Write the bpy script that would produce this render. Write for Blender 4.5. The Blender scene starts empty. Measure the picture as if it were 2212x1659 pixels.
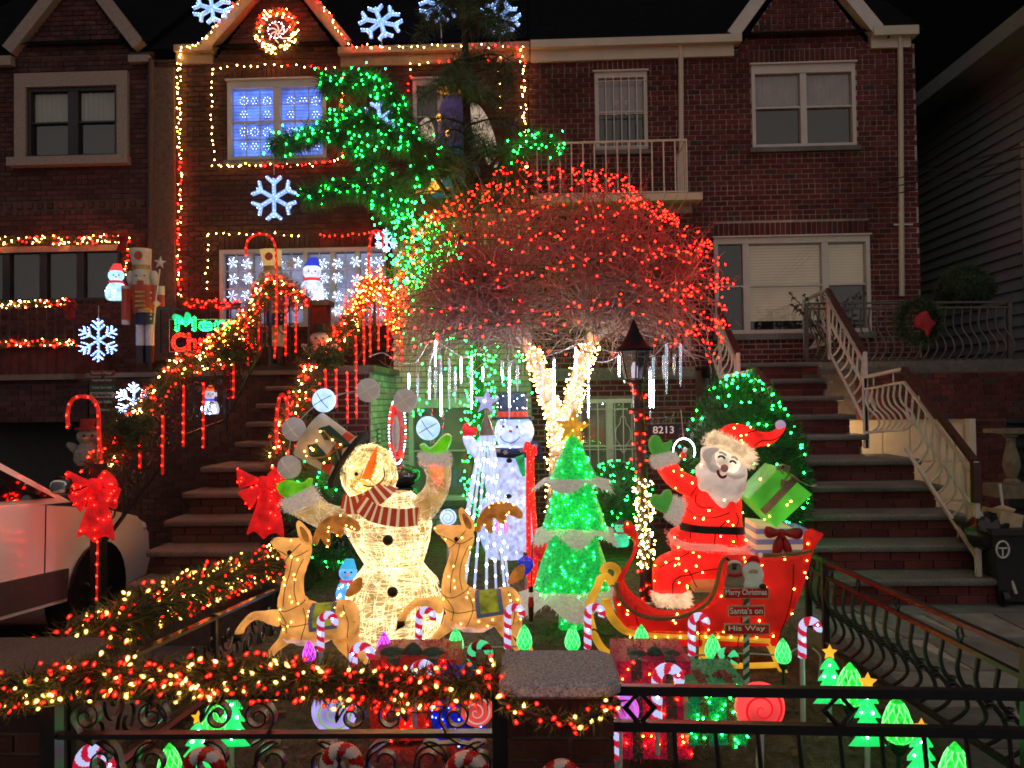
import bpy, math, random
import numpy as np
from mathutils import Vector, Matrix
from mathutils.geometry import delaunay_2d_cdt

# ------------------------------------------------------------ camera, sky, moon/street light, exposure
S = bpy.context.scene
F = 1661.0                      # focal length for a 2212 px wide picture
H = 1.56                        # eye height above the lawn
yaw, pit, rol = math.radians(2.0), math.radians(1.2), math.radians(0.8)
fw = Vector((-math.sin(yaw)*math.cos(pit), math.cos(yaw)*math.cos(pit), math.sin(pit)))
r0 = Vector((math.cos(yaw), math.sin(yaw), 0)); u0 = r0.cross(fw)
rt = r0*math.cos(rol) - u0*math.sin(rol); up = u0*math.cos(rol) + r0*math.sin(rol)
cam = bpy.data.cameras.new('camera'); camo = bpy.data.objects.new('camera', cam)
S.collection.objects.link(camo); S.camera = camo
cam.sensor_width = 36; cam.lens = 36*F/2212; cam.clip_start = .05; cam.clip_end = 500
m = Matrix((rt, up, -fw)).transposed().to_4x4(); m.translation = (0, 0, H); camo.matrix_world = m

W = bpy.data.worlds.new('World'); S.world = W; W.use_nodes = True
nt = W.node_tree; sky = nt.nodes.new('ShaderNodeTexSky'); sky.sky_type = 'NISHITA'; sky.sun_disc = False
sky.sun_elevation = math.radians(-4); sky.sun_rotation = math.radians(200)
bg = nt.nodes['Background']; nt.links.new(sky.outputs[0], bg.inputs[0]); bg.inputs[1].default_value = .05
sun = bpy.data.lights.new('night_light', 'SUN'); sun.energy = .74; sun.angle = math.radians(105); sun.color = (1, .9, .82)
suno = bpy.data.objects.new('night_light', sun); S.collection.objects.link(suno)
suno.rotation_euler = (math.radians(46), 0, math.radians(6)); suno['kind'] = 'helper'
S.view_settings.view_transform = 'Standard'; S.view_settings.look = 'None'
S.view_settings.exposure = .25; S.view_settings.gamma = 1
cy = S.cycles; cy.use_denoising = True; cy.max_bounces = 5; cy.diffuse_bounces = 2; cy.glossy_bounces = 2
cy.transmission_bounces = 3; cy.transparent_max_bounces = 10; cy.sample_clamp_indirect = 2.0; cy.sample_clamp_direct = 0
cy.caustics_reflective = False; cy.caustics_refractive = False; cy.filter_width = 1.75
try: cy.denoiser = 'OPENIMAGEDENOISE'
except Exception: pass
rnd = random.Random(5)

# ------------------------------------------------------------ helpers
def at(px, py, Y):
    d = fw + rt*((px-1106)/F) + up*((829.5-py)/F)
    return Vector((0, 0, H)) + d*(Y/d.y)
def rect(a, b, c, d, Y):        # picture rectangle -> x0,x1,z0,z1 on the plane Y
    mx, my = (a+c)/2, (b+d)/2
    return at(a, my, Y).x, at(c, my, Y).x, at(mx, d, Y).z, at(mx, b, Y).z
MC = {}
def mat(name, col, rough=.6, metal=0, emit=None, es=0., noise=.15, ns=18, bump=0, bs=80, spec=.4, rnd_obj=0, emap=0, stain=0):
    if name in MC: return MC[name]
    M_ = bpy.data.materials.new(name); M_.use_nodes = True; MC[name] = M_
    t = M_.node_tree; N = t.nodes; L = t.links; b = N['Principled BSDF']
    b.inputs['Roughness'].default_value = rough; b.inputs['Metallic'].default_value = metal
    b.inputs['Specular IOR Level'].default_value = spec
    c = Vector(col[:3]); tc = N.new('ShaderNodeTexCoord')
    if noise:
        n = N.new('ShaderNodeTexNoise'); n.inputs['Scale'].default_value = ns; n.inputs['Detail'].default_value = 4
        L.new(tc.outputs['Object'], n.inputs['Vector'])
        r = N.new('ShaderNodeValToRGB'); r.color_ramp.elements[0].position = .3; r.color_ramp.elements[1].position = .7
        r.color_ramp.elements[0].color = (*[max(0, x*(1-noise)) for x in c], 1); r.color_ramp.elements[1].color = (*[x*(1+noise) for x in c], 1)
        L.new(n.outputs[0], r.inputs[0]); out = r.outputs[0]
        if rnd_obj:
            g = N.new('ShaderNodeNewGeometry'); o = N.new('ShaderNodeObjectInfo')
            a = N.new('ShaderNodeMath'); a.operation = 'ADD'; f = N.new('ShaderNodeMath'); f.operation = 'FRACT'
            L.new(g.outputs['Random Per Island'], a.inputs[0]); L.new(o.outputs['Random'], a.inputs[1]); L.new(a.outputs[0], f.inputs[0])
            h = N.new('ShaderNodeHueSaturation'); mr = N.new('ShaderNodeMapRange')
            mr.inputs['To Min'].default_value = 1-rnd_obj; mr.inputs['To Max'].default_value = 1+rnd_obj
            L.new(f.outputs[0], mr.inputs[0]); L.new(mr.outputs[0], h.inputs['Value']); L.new(out, h.inputs['Color']); out = h.outputs[0]
        if stain:               # broad weathering in world space
            gp = N.new('ShaderNodeNewGeometry'); n3 = N.new('ShaderNodeTexNoise'); n3.inputs['Scale'].default_value = 1.1; n3.inputs['Detail'].default_value = 6; n3.inputs['Roughness'].default_value = .65
            L.new(gp.outputs['Position'], n3.inputs['Vector']); m3 = N.new('ShaderNodeMapRange'); m3.inputs['From Min'].default_value = .35; m3.inputs['From Max'].default_value = .65; m3.inputs['To Min'].default_value = 1-stain; m3.inputs['To Max'].default_value = 1+stain*.6
            h3 = N.new('ShaderNodeHueSaturation'); L.new(n3.outputs[0], m3.inputs[0]); L.new(m3.outputs[0], h3.inputs['Value']); L.new(out, h3.inputs['Color']); out = h3.outputs[0]
        L.new(out, b.inputs['Base Color'])
    else: b.inputs['Base Color'].default_value = (*c, 1)
    if emit:
        b.inputs['Emission Color'].default_value = (*emit, 1); b.inputs['Emission Strength'].default_value = es
        if emap:                # uneven glow of lamps behind cloth
            n2 = N.new('ShaderNodeTexNoise'); n2.inputs['Scale'].default_value = emap; n2.inputs['Detail'].default_value = 2
            L.new(tc.outputs['Object'], n2.inputs['Vector'])
            m2 = N.new('ShaderNodeMapRange'); m2.inputs['From Min'].default_value = .3; m2.inputs['From Max'].default_value = .72
            m2.inputs['To Min'].default_value = es*.45; m2.inputs['To Max'].default_value = es*1.7
            L.new(n2.outputs[0], m2.inputs[0]); L.new(m2.outputs[0], b.inputs['Emission Strength'])
    if bump:
        n = N.new('ShaderNodeTexNoise'); n.inputs['Scale'].default_value = bs; n.inputs['Detail'].default_value = 5
        L.new(tc.outputs['Object'], n.inputs['Vector'])
        bp = N.new('ShaderNodeBump'); bp.inputs['Strength'].default_value = bump; bp.inputs['Distance'].default_value = .02
        L.new(n.outputs[0], bp.inputs['Height']); L.new(bp.outputs[0], b.inputs['Normal'])
    return M_
def glassmat(name, tint=(.8, .85, .9), k=.75, rough=.05):
    if name in MC: return MC[name]
    M_ = bpy.data.materials.new(name); M_.use_nodes = True; MC[name] = M_; t = M_.node_tree; N = t.nodes; N.clear()
    o = N.new('ShaderNodeOutputMaterial'); mx = N.new('ShaderNodeMixShader'); tr = N.new('ShaderNodeBsdfTransparent'); gl = N.new('ShaderNodeBsdfGlossy')
    tr.inputs[0].default_value = (*tint, 1); gl.inputs['Roughness'].default_value = rough; gl.inputs[0].default_value = (.5, .5, .5, 1)
    mx.inputs[0].default_value = 1-k; t.links.new(tr.outputs[0], mx.inputs[1]); t.links.new(gl.outputs[0], mx.inputs[2]); t.links.new(mx.outputs[0], o.inputs[0])
    return M_
def setp(o, label=None, cat=None, group=None, kind=None):
    if label: o['label'] = label
    if cat: o['category'] = cat
    if group: o['group'] = group
    if kind: o['kind'] = kind
    return o
COL = S.collection
class T:                        # a thing: Empty at its base; p() turns a picture point at the thing's depth into its own space
    def __init__(s, name, label, cat, px, py, Y, group=None, kind=None):
        s.Y = Y; s.e = bpy.data.objects.new(name, None); COL.objects.link(s.e); s.e.empty_display_size = .1
        s.o = at(px, py, Y); s.e.location = s.o; setp(s.e, label, cat, group, kind); s.k = Y/F
    def p(s, px, py, dy=0): return at(px, py, s.Y+dy) - s.o
    def l(s, v): return Vector(v) - s.o
def par(x): return x.e if isinstance(x, T) else x
class MB:
    def __init__(s): s.v = []; s.f = []; s.m = []
    def add(s, v, f, mi=0):
        n = len(s.v); s.v.extend([tuple(q) for q in v]); s.f.extend([tuple(i+n for i in q) for q in f]); s.m.extend([mi]*len(f)); return s
    def box(s, a, b, mi=0):
        x0, y0, z0 = a; x1, y1, z1 = b
        return s.add([(x0,y0,z0),(x1,y0,z0),(x1,y1,z0),(x0,y1,z0),(x0,y0,z1),(x1,y0,z1),(x1,y1,z1),(x0,y1,z1)],
                     [(0,3,2,1),(4,5,6,7),(0,1,5,4),(1,2,6,5),(2,3,7,6),(3,0,4,7)], mi)
    def obox(s, a, b, w, h, mi=0, upv=(0,0,1)):    # bar from a to b
        a = Vector(a); b = Vector(b); d = (b-a).normalized(); u = Vector(upv)
        if abs(d.dot(u)) > .95: u = Vector((0,1,0))
        r = d.cross(u).normalized()*(w/2); u = r.cross(d).normalized()*(h/2)
        return s.add([a-r-u,a+r-u,a+r+u,a-r+u,b-r-u,b+r-u,b+r+u,b-r+u],[(0,1,2,3),(7,6,5,4),(0,4,5,1),(1,5,6,2),(2,6,7,3),(3,7,4,0)], mi)
    def tube(s, path, r, n=6, mi=0, cap=True, closed=False):
        P = [Vector(q) for q in path]; k = len(P)
        if k < 2: return s
        R = r if hasattr(r, '__len__') else [r]*k
        vs = []; prev = None
        for i in range(k):
            d = (P[(i+1) % k]-P[i-1]) if closed else (P[min(i+1, k-1)]-P[max(i-1, 0)])
            if d.length < 1e-9: d = Vector((0,0,1))
            d.normalize()
            if prev is None:
                u = d.orthogonal().normalized()
            else:
                u = prev - d*prev.dot(d)
                u = u.normalized() if u.length > 1e-6 else d.orthogonal().normalized()
            prev = u; w = d.cross(u)
            for j in range(n):
                a = 2*math.pi*j/n; vs.append(P[i]+(u*math.cos(a)+w*math.sin(a))*R[i])
        fs = []
        for i in range(k if closed else k-1):
            i2 = (i+1) % k
            for j in range(n): fs.append((i*n+j, i*n+(j+1) % n, i2*n+(j+1) % n, i2*n+j))
        if cap and not closed: fs.append(tuple(range(n-1, -1, -1))); fs.append(tuple((k-1)*n+j for j in range(n)))
        return s.add(vs, fs, mi)
    def lathe(s, prof, c=(0,0,0), n=16, mi=0, ax=None):   # prof [(r,z)]
        c = Vector(c); vs = []; Rm = Vector((0,0,1)).rotation_difference(Vector(ax)).to_matrix() if ax is not None else Matrix.Identity(3)
        for r, z in prof:
            for j in range(n):
                a = 2*math.pi*j/n; vs.append(c + Rm @ Vector((r*math.cos(a), r*math.sin(a), z)))
        fs = [(i*n+j, i*n+(j+1) % n, (i+1)*n+(j+1) % n, (i+1)*n+j) for i in range(len(prof)-1) for j in range(n)]
        if prof[0][0] > 1e-5: fs.append(tuple(range(n-1, -1, -1)))
        if prof[-1][0] > 1e-5: fs.append(tuple((len(prof)-1)*n+j for j in range(n)))
        return s.add(vs, fs, mi)
    def ell(s, c, r, n=14, k=9, mi=0, ax=None):
        r = r if hasattr(r, '__len__') else (r, r, r); c = Vector(c); vs = []
        Rm = Vector((0,0,1)).rotation_difference(Vector(ax)).to_matrix() if ax is not None else Matrix.Identity(3)
        for i in range(k+1):
            t = math.pi*i/k
            for j in range(n):
                a = 2*math.pi*j/n; q = Vector((r[0]*math.sin(t)*math.cos(a), r[1]*math.sin(t)*math.sin(a), -r[2]*math.cos(t))); vs.append(c+Rm @ q)
        return s.add(vs, [(i*n+j, i*n+(j+1) % n, (i+1)*n+(j+1) % n, (i+1)*n+j) for i in range(k) for j in range(n)], mi)
    def prism(s, pts, th, mi=0):                # pts: 3-D outline facing -Y, thickness th along +Y
        n = len(pts); P = [Vector(q) for q in pts]
        ar = sum(P[i].x*P[(i+1) % n].z-P[(i+1) % n].x*P[i].z for i in range(n))
        if ar < 0: P.reverse()
        vs = P+[q+Vector((0, th, 0)) for q in P]
        tri = delaunay_2d_cdt([Vector((q.x, q.z)) for q in P], [], [list(range(n))], 1, 1e-7)
        if len(tri[0]) == n:
            mp = [o[0] for o in tri[3]]
            fs = [tuple(mp[i] for i in f) for f in tri[2]]+[tuple(mp[i]+n for i in reversed(f)) for f in tri[2]]
        else: fs = [tuple(range(n)), tuple(range(2*n-1, n-1, -1))]
        fs += [(i, i+n, (i+1) % n+n, (i+1) % n) for i in range(n)]
        return s.add(vs, fs, mi)
    def puff(s, pts, th, D=None, g=None, mi=0, flat=0):       # pillow solid over an outline in a plane facing -Y
        P = [Vector(q) for q in pts]; y0 = sum(q.y for q in P)/len(P)
        A = np.array([(q.x, q.z) for q in P]); B = np.roll(A, -1, 0); ar = np.sum(A[:,0]*B[:,1]-B[:,0]*A[:,1])
        if ar < 0: P.reverse(); A = A[::-1].copy(); B = np.roll(A, -1, 0)
        lo = A.min(0); hi = A.max(0); ext = max(hi-lo); g = g or ext/14
        gx, gz = np.meshgrid(np.arange(lo[0]+g/2, hi[0], g), np.arange(lo[1]+g/2, hi[1], g)); Q = np.stack([gx.ravel(), gz.ravel()], 1)
        def dist(Q):
            AB = B-A; t = np.clip(np.einsum('qij,ij->qi', Q[:,None]-A[None], AB)/np.maximum((AB**2).sum(1), 1e-12), 0, 1)
            return np.linalg.norm(Q[:,None]-(A[None]+t[...,None]*AB[None]), axis=2).min(1)
        def inside(Q):
            x = Q[:,0][:,None]; z = Q[:,1][:,None]
            c = ((A[:,1] > z) != (B[:,1] > z)) & (x < (B[:,0]-A[:,0])*(z-A[:,1])/np.where(abs(B[:,1]-A[:,1]) < 1e-12, 1e-12, B[:,1]-A[:,1])+A[:,0])
            return c.sum(1) % 2 == 1
        Q = Q[inside(Q)]; Q = Q[dist(Q) > g*.35] if len(Q) else Q
        n = len(A); V = [Vector(a) for a in A]+[Vector(q) for q in Q]
        r = delaunay_2d_cdt(V, [], [list(range(n))], 1, 1e-7)
        V2 = np.array([tuple(q) for q in r[0]]); d = dist(V2); D = D or max(d.max(), 1e-6)
        h = th/2*np.sqrt(np.maximum(0, 1-(1-np.minimum(d/D, 1))**2)); k = len(V2); bd = d < 1e-6
        h = np.where(bd, 0, h)
        if flat: h = np.where(bd, 0, th/2)
        s.hf = lambda x, z: y0-th/2*float(np.sqrt(max(0, 1-(1-min(dist(np.array([[x, z]]))[0]/D, 1))**2)))
        s.ins = lambda x, z: bool(inside(np.array([[x, z]]))[0]); s.bb = (lo, hi)
        vs = [(x, y0-q, z) for (x, z), q in zip(V2, h)]; back = {}
        for i in range(k):
            if bd[i] : back[i] = i
            else: back[i] = len(vs); vs.append((V2[i][0], y0+h[i], V2[i][1]))
        fs = []
        for f in r[2]:
            a = [V2[i] for i in f]; o = (a[1][0]-a[0][0])*(a[2][1]-a[0][1])-(a[2][0]-a[0][0])*(a[1][1]-a[0][1])
            f = list(f) if o > 0 else list(f)[::-1]
            fs.append(tuple(f))
            if any(not bd[i] for i in f): fs.append(tuple(back[i] for i in f[::-1]))
        return s.add(vs, fs, mi)
    def build(s, name, mats, parent=None, smooth=True, kind=None, label=None):
        me = bpy.data.meshes.new(name); me.from_pydata(s.v, [], s.f)
        mats = mats if isinstance(mats, (list, tuple)) else [mats]
        for q in mats: me.materials.append(q)
        if len(mats) > 1: me.polygons.foreach_set('material_index', s.m)
        if smooth and len(me.polygons):
            me.polygons.foreach_set('use_smooth', [True]*len(me.polygons)); me.set_sharp_from_angle(angle=math.radians(38))
        me.update(); o = bpy.data.objects.new(name, me); COL.objects.link(o); o.parent = par(parent)
        return setp(o, label, None, None, kind)
def cr(pts, n=6, closed=True):                   # Catmull-Rom through picture points (tuples) -> list of tuples
    P = [np.array(q, float) for q in pts]; k = len(P); out = []
    for i in range(k if closed else k-1):
        if closed: a, b, c, d = P[i-1], P[i], P[(i+1) % k], P[(i+2) % k]
        else: a, b, c, d = P[max(i-1, 0)], P[i], P[i+1], P[min(i+2, k-1)]
        for j in range(n):
            t = j/n; out.append(tuple(.5*((2*b)+(c-a)*t+(2*a-5*b+4*c-d)*t*t+(3*b-a-3*c+d)*t**3)))
    if not closed: out.append(tuple(P[-1]))
    return out
def resample(path, step):
    P = [Vector(q) for q in path]; out = [P[0].copy()]; acc = 0
    for a, b in zip(P, P[1:]):
        L = (b-a).length; t = step-acc
        while t <= L and L > 0: out.append(a+(b-a)*(t/L)); t += step
        acc = (acc+L) % step if L else acc
    return out
def copyobj(o, parent=None, loc=None, rot=None, scale=None):
    c = o.copy(); COL.objects.link(c); c.parent = par(parent)
    if loc is not None: c.location = loc
    if rot is not None: c.rotation_euler = rot
    if scale is not None: c.scale = scale
    return c
def child(name, me, parent, loc=(0,0,0), rot=None, scale=None):
    c = bpy.data.objects.new(name, me); COL.objects.link(c); c.parent = par(parent); c.location = loc
    if rot is not None: c.rotation_euler = rot
    if scale is not None: c.scale = scale
    return c
# ---- bulbs
def emat(name, col, es): return mat(name, [min(.8, x*.8) for x in col], .35, emit=col, es=es, noise=0)
BC = {'red': emat('bulb_red', (1, .0035, .0015), 95), 'warm': emat('bulb_warm', (1, .52, .13), 48), 'red_near': emat('bulb_red_near', (1, .012, .012), 7), 'warm_near': emat('bulb_warm_near', (1, .5, .1), 7.5), 'ice': emat('bulb_ice', (.3, .52, 1), 12), 'green': emat('bulb_green', (.008, 1, .07), 52),
      'white': emat('bulb_white', (.6, .76, 1), 24), 'blue': emat('bulb_blue', (.05, .1, 1), 16), 'gold': emat('bulb_gold', (1, .4, .05), 34), 'orange': emat('bulb_orange', (1, .16, .012), 45)}
BC['red_near_core'] = emat('filament_red', (1, .075, .03), 46); BC['warm_near_core'] = emat('filament_warm', (1, .64, .24), 50)
def shellmat(c):
    M_ = bpy.data.materials.new('shell_'+c); M_.use_nodes = True; t = M_.node_tree; N = t.nodes; N.clear(); o = N.new('ShaderNodeOutputMaterial'); mx = N.new('ShaderNodeMixShader'); tr = N.new('ShaderNodeBsdfTransparent'); em = N.new('ShaderNodeEmission')
    col = (1, .012, .012, 1) if c[0] == 'r' else (1, .55, .1, 1); tr.inputs[0].default_value = (1, .12, .08, 1) if c[0] == 'r' else (1, .75, .35, 1); em.inputs[0].default_value = col; em.inputs[1].default_value = 2.2 if c[0] == 'r' else 1.8
    mx.inputs[0].default_value = .5; t.links.new(tr.outputs[0], mx.inputs[1]); t.links.new(em.outputs[0], mx.inputs[2]); t.links.new(mx.outputs[0], o.inputs[0]); return M_
def bulbgeo(n=5):
    b = MB(); b.lathe([(0, -1.0), (.55, -.85), (.85, -.1), (.6, .75), (0, 1.5)], n=n); return b
BG = bulbgeo(); BMESH = {}
def bulbmesh(c):
    if c not in BMESH:
        me = bpy.data.meshes.new('bulb_'+c); me.from_pydata(BG.v, [], BG.f); me.materials.append(BC[c])
        if c.endswith('_near'):         # tinted glass shell round a hot filament
            fb = MB(); fb.lathe([(0, -.55), (.34, -.3), (.38, .1), (.2, .5), (0, .7)], n=6); n0 = len(BG.v)
            me.clear_geometry(); me.from_pydata(BG.v+fb.v, [], BG.f+[tuple(i+n0 for i in f) for f in fb.f]); me.materials.clear(); me.materials.append(shellmat(c)); me.materials.append(BC[c+'_core'])
            me.polygons.foreach_set('material_index', [0]*len(BG.f)+[1]*len(fb.f))
        me.polygons.foreach_set('use_smooth', [True]*len(me.polygons)); BMESH[c] = me
    return BMESH[c]
def rdir(r): 
    v = Vector((r.gauss(0, 1), r.gauss(0, 1), r.gauss(0, 1))); return v.normalized()
def bulbs(parent, pts, cols, r=.011, nobj=120, dirs=None, seed=1, name='bulb', stuff=True):
    """light bulbs at local points; the first nobj as objects, the rest joined"""
    R = random.Random(seed); J = {}
    for i, p in enumerate(pts):
        c = cols[i] if isinstance(cols, list) else (cols(i, R) if callable(cols) else cols)
        if i >= nobj: c = c.replace('_near', '')
        d = dirs[i] if isinstance(dirs, list) else (Vector(dirs) + rdir(R)*.45 if dirs is not None else rdir(R))
        q = Vector((0,0,1)).rotation_difference(d); k = r*.66*R.uniform(.85, 1.15)*(1.5 if str(c).endswith('_near') else 1)
        if i < nobj: child(name, bulbmesh(c), parent, p, q.to_euler(), (k, k, k))
        else: J.setdefault(c, []).append((Vector(p), q, k))
    if J:
        b = MB(); ms = []
        for c, L in J.items():
            ms.append(BC[c])
            for p, q, k in L: b.add([p + q @ (Vector(v)*k) for v in BG.v], BG.f, len(ms)-1)
        b.build('bulbs', ms, parent, kind='stuff' if stuff else None)
def scatter_tris(b, path, rad, n, ln, wd, R, droop=0., along=.5, mi=(0,), out=1.0):
    """needle sprigs round a path: thin bent blades"""
    P = [Vector(q) for q in path]; seg = [(P[i+1]-P[i]).length for i in range(len(P)-1)]; tot = sum(seg)
    for _ in range(n):
        t = R.random()*tot; i = 0
        while i < len(seg)-1 and t > seg[i]: t -= seg[i]; i += 1
        a = P[i].lerp(P[i+1], t/max(seg[i], 1e-6)); d = (P[i+1]-P[i]).normalized()
        o = rdir(R); o = (o-d*o.dot(d)); o.normalize()
        rr = rad(i/len(seg)) if callable(rad) else rad
        s0 = a + o*rr*R.uniform(0, .75); v = (o*out + d*R.uniform(-along, along) + rdir(R)*.5 + Vector((0,0,-droop))).normalized()
        L = ln*R.uniform(.5, 1.25); w = v.cross(rdir(R)).normalized()*wd*R.uniform(.6, 1.3)
        b.add([s0-w, s0+w, s0+v*L], [(0, 1, 2)], R.choice(mi))
# ------------------------------------------------------------ materials of the setting
brick_red = mat('brick_red', (.10, .026, .025), .9, noise=.22, ns=9, bump=.25, bs=40, rnd_obj=.28, spec=.2, stain=.4)
brick_dark = mat('brick_burnt', (.05, .03, .03), .85, noise=.3, rnd_obj=.3, spec=.2)
brick_brown = mat('brick_brown', (.08, .034, .026), .9, noise=.22, ns=9, bump=.25, bs=40, rnd_obj=.25, spec=.2, stain=.35)
brick_plum = mat('brick_plum', (.08, .032, .034), .9, noise=.25, ns=9, bump=.2, bs=40, rnd_obj=.3, spec=.2, stain=.35)
brick_grey = mat('brick_painted_grey', (.42, .42, .39), .85, noise=.2, ns=6, bump=.3, bs=30, rnd_obj=.2, spec=.25, stain=.3)
mortar_pale = mat('mortar_pale', (.36, .32, .29), .95, noise=.2, spec=.1, stain=.45)
mortar_dark = mat('mortar_dark', (.09, .065, .055), .95, noise=.2, spec=.1)
mortar_grey = mat('mortar_grey', (.2, .2, .18), .95, noise=.2, spec=.1)
cream = mat('cream_paint', (.5, .45, .37), .6, noise=.08, ns=5)
white_trim = mat('white_trim', (.5, .47, .45), .5, noise=.07, ns=6)
stucco = mat('pink_stucco', (.28, .21, .19), .9, noise=.15, ns=30, bump=.2)
granite = mat('granite', (.14, .135, .125), .75, noise=.75, ns=160, bump=.3, bs=120, stain=.5)
granite_red = mat('granite_warm', (.16, .12, .10), .75, noise=.7, ns=150, bump=.3, bs=120, stain=.5)
shingle_mat = mat('roof_shingle', (.007, .007, .009), .95, noise=.3, ns=12, spec=.03)
iron = mat('black_iron', (.012, .012, .014), .32, noise=.2, spec=.6)
iron_beige = mat('beige_iron', (.5, .45, .4), .5, noise=.12)
iron_white = mat('white_iron', (.6, .56, .5), .5, noise=.1)
rail_red = mat('oxblood_rail', (.055, .02, .018), .4, noise=.2)
glass = glassmat('window_glass', (.9, .9, .9), .9)
dark_room = mat('dark_room', (.012, .012, .014), .9, noise=.2)
curtain_m = mat('mauve_curtain', (.36, .3, .3), .9, noise=.15, ns=5, emit=(.9, .75, .75), es=.012)
blind_m = mat('beige_blind', (.62, .52, .38), .8, emit=(1, .78, .5), es=.085, noise=.08, ns=3)
asphalt = mat('asphalt', (.03, .03, .032), .9, noise=.35, ns=60, bump=.3)
concrete = mat('concrete', (.1, .095, .09), .9, noise=.25, ns=25, bump=.3)
slate = mat('slate_flag', (.15, .155, .15), .8, noise=.25, ns=8, bump=.3, bs=25, rnd_obj=.3)
soil = mat('lawn_soil', (.085, .07, .042), .95, noise=.5, ns=14, bump=.8, bs=50)
UNIT = MB().box((-.5, -.5, -.5), (.5, .5, .5))
def unitmesh(name, m_):
    me = bpy.data.meshes.new(name); me.from_pydata(UNIT.v, [], UNIT.f); me.materials.append(m_); return me
BRK = {k: unitmesh('brick', v) for k, v in dict(red=brick_red, burnt=brick_dark, brown=brick_brown, plum=brick_plum, grey=brick_grey).items()}
BMAT = dict(red=brick_red, burnt=brick_dark, brown=brick_brown, plum=brick_plum, grey=brick_grey)

def bricks(t, x0, x1, z0, z1, Y, kind, openings=(), bl=.16, bh=.0665, j=.014, xlim=None, nobj=300, pref=None, soldiers=(), burnt=.05, side=None, seed=3, parent=None):
    """running bond in front of the plane Y (side=None) or on the plane x=side looking along x"""
    R = random.Random(seed); L = []
    nz = int((z1-z0)/bh)
    for c in range(nz+1):
        a = z0+c*bh; b = min(a+bh-j, z1)
        if b-a < bh*.3: continue
        hdr = c % 6 == 5; w = bl*(.5 if hdr else 1); off = (c % 2)*bl*.5+R.uniform(0, .01)
        xa, xb = (x0, x1) if xlim is None else xlim((a+b)/2)
        x = x0-off
        while x < x1:
            l, r = max(x, xa), min(x+w-j, xb); x += w
            segs = [(l, r)]
            for (ox0, ox1, oz0, oz1) in openings:
                if oz0 < (a+b)/2 < oz1:
                    n = []
                    for (p, q) in segs:
                        if q <= ox0 or p >= ox1: n.append((p, q)); continue
                        if p < ox0: n.append((p, ox0-.003))
                        if q > ox1: n.append((ox1+.003, q))
                    segs = n
            for p, q in segs:
                if q-p > .022: L.append((p, q, a, b))
    for (sx0, sx1, sz0, sz1) in soldiers:
        n = max(1, round((sx1-sx0)/bh)); w = (sx1-sx0)/n
        for i in range(n): L.append((sx0+i*w+j/2, sx0+(i+1)*w-j/2, sz0, sz1))
    if pref: L.sort(key=lambda q: abs((q[0]+q[1])/2-pref[0])+abs((q[2]+q[3])/2-pref[1])*1.1)
    J = MB(); kinds = [kind, 'burnt']
    pa = parent if parent is not None else t
    for i, (p, q, a, b) in enumerate(L):
        k = 'burnt' if R.random() < burnt else kind; pr = R.uniform(-.002, .004)
        if side is None: lo = (p, Y-.012-pr, a); hi = (q, Y+.03, b)
        else: lo = (side-.012-pr if Y < 0 else side-.03, p, a); hi = (side+.03 if Y < 0 else side+.012+pr, q, b)
        c = t.l([(u+v)/2 for u, v in zip(lo, hi)]); s_ = [v-u for u, v in zip(lo, hi)]
        if i < nobj: child('brick', BRK[k], pa, c, None, s_)
        else:
            h = Vector(s_)/2; J.box(c-h, c+h, kinds.index(k))
    if J.v: J.build('bricks', [BMAT[k] for k in kinds], pa, smooth=False, kind='stuff')
def cells(t, name, x0, x1, z0, z1, Y, th, openings, m_, parent=None):
    xs = sorted({x0, x1, *[min(max(v, x0), x1) for o in openings for v in o[:2]]}); zs = sorted({z0, z1, *[min(max(v, z0), z1) for o in openings for v in o[2:]]})
    b = MB()
    for xa, xb in zip(xs, xs[1:]):
        for za, zb in zip(zs, zs[1:]):
            cx, cz = (xa+xb)/2, (za+zb)/2
            if any(o[0] < cx < o[1] and o[2] < cz < o[3] for o in openings): continue
            b.box(t.l((xa, Y, za)), t.l((xb, Y+th, zb)))
    return b.build(name, m_, parent or t, smooth=False)
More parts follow.
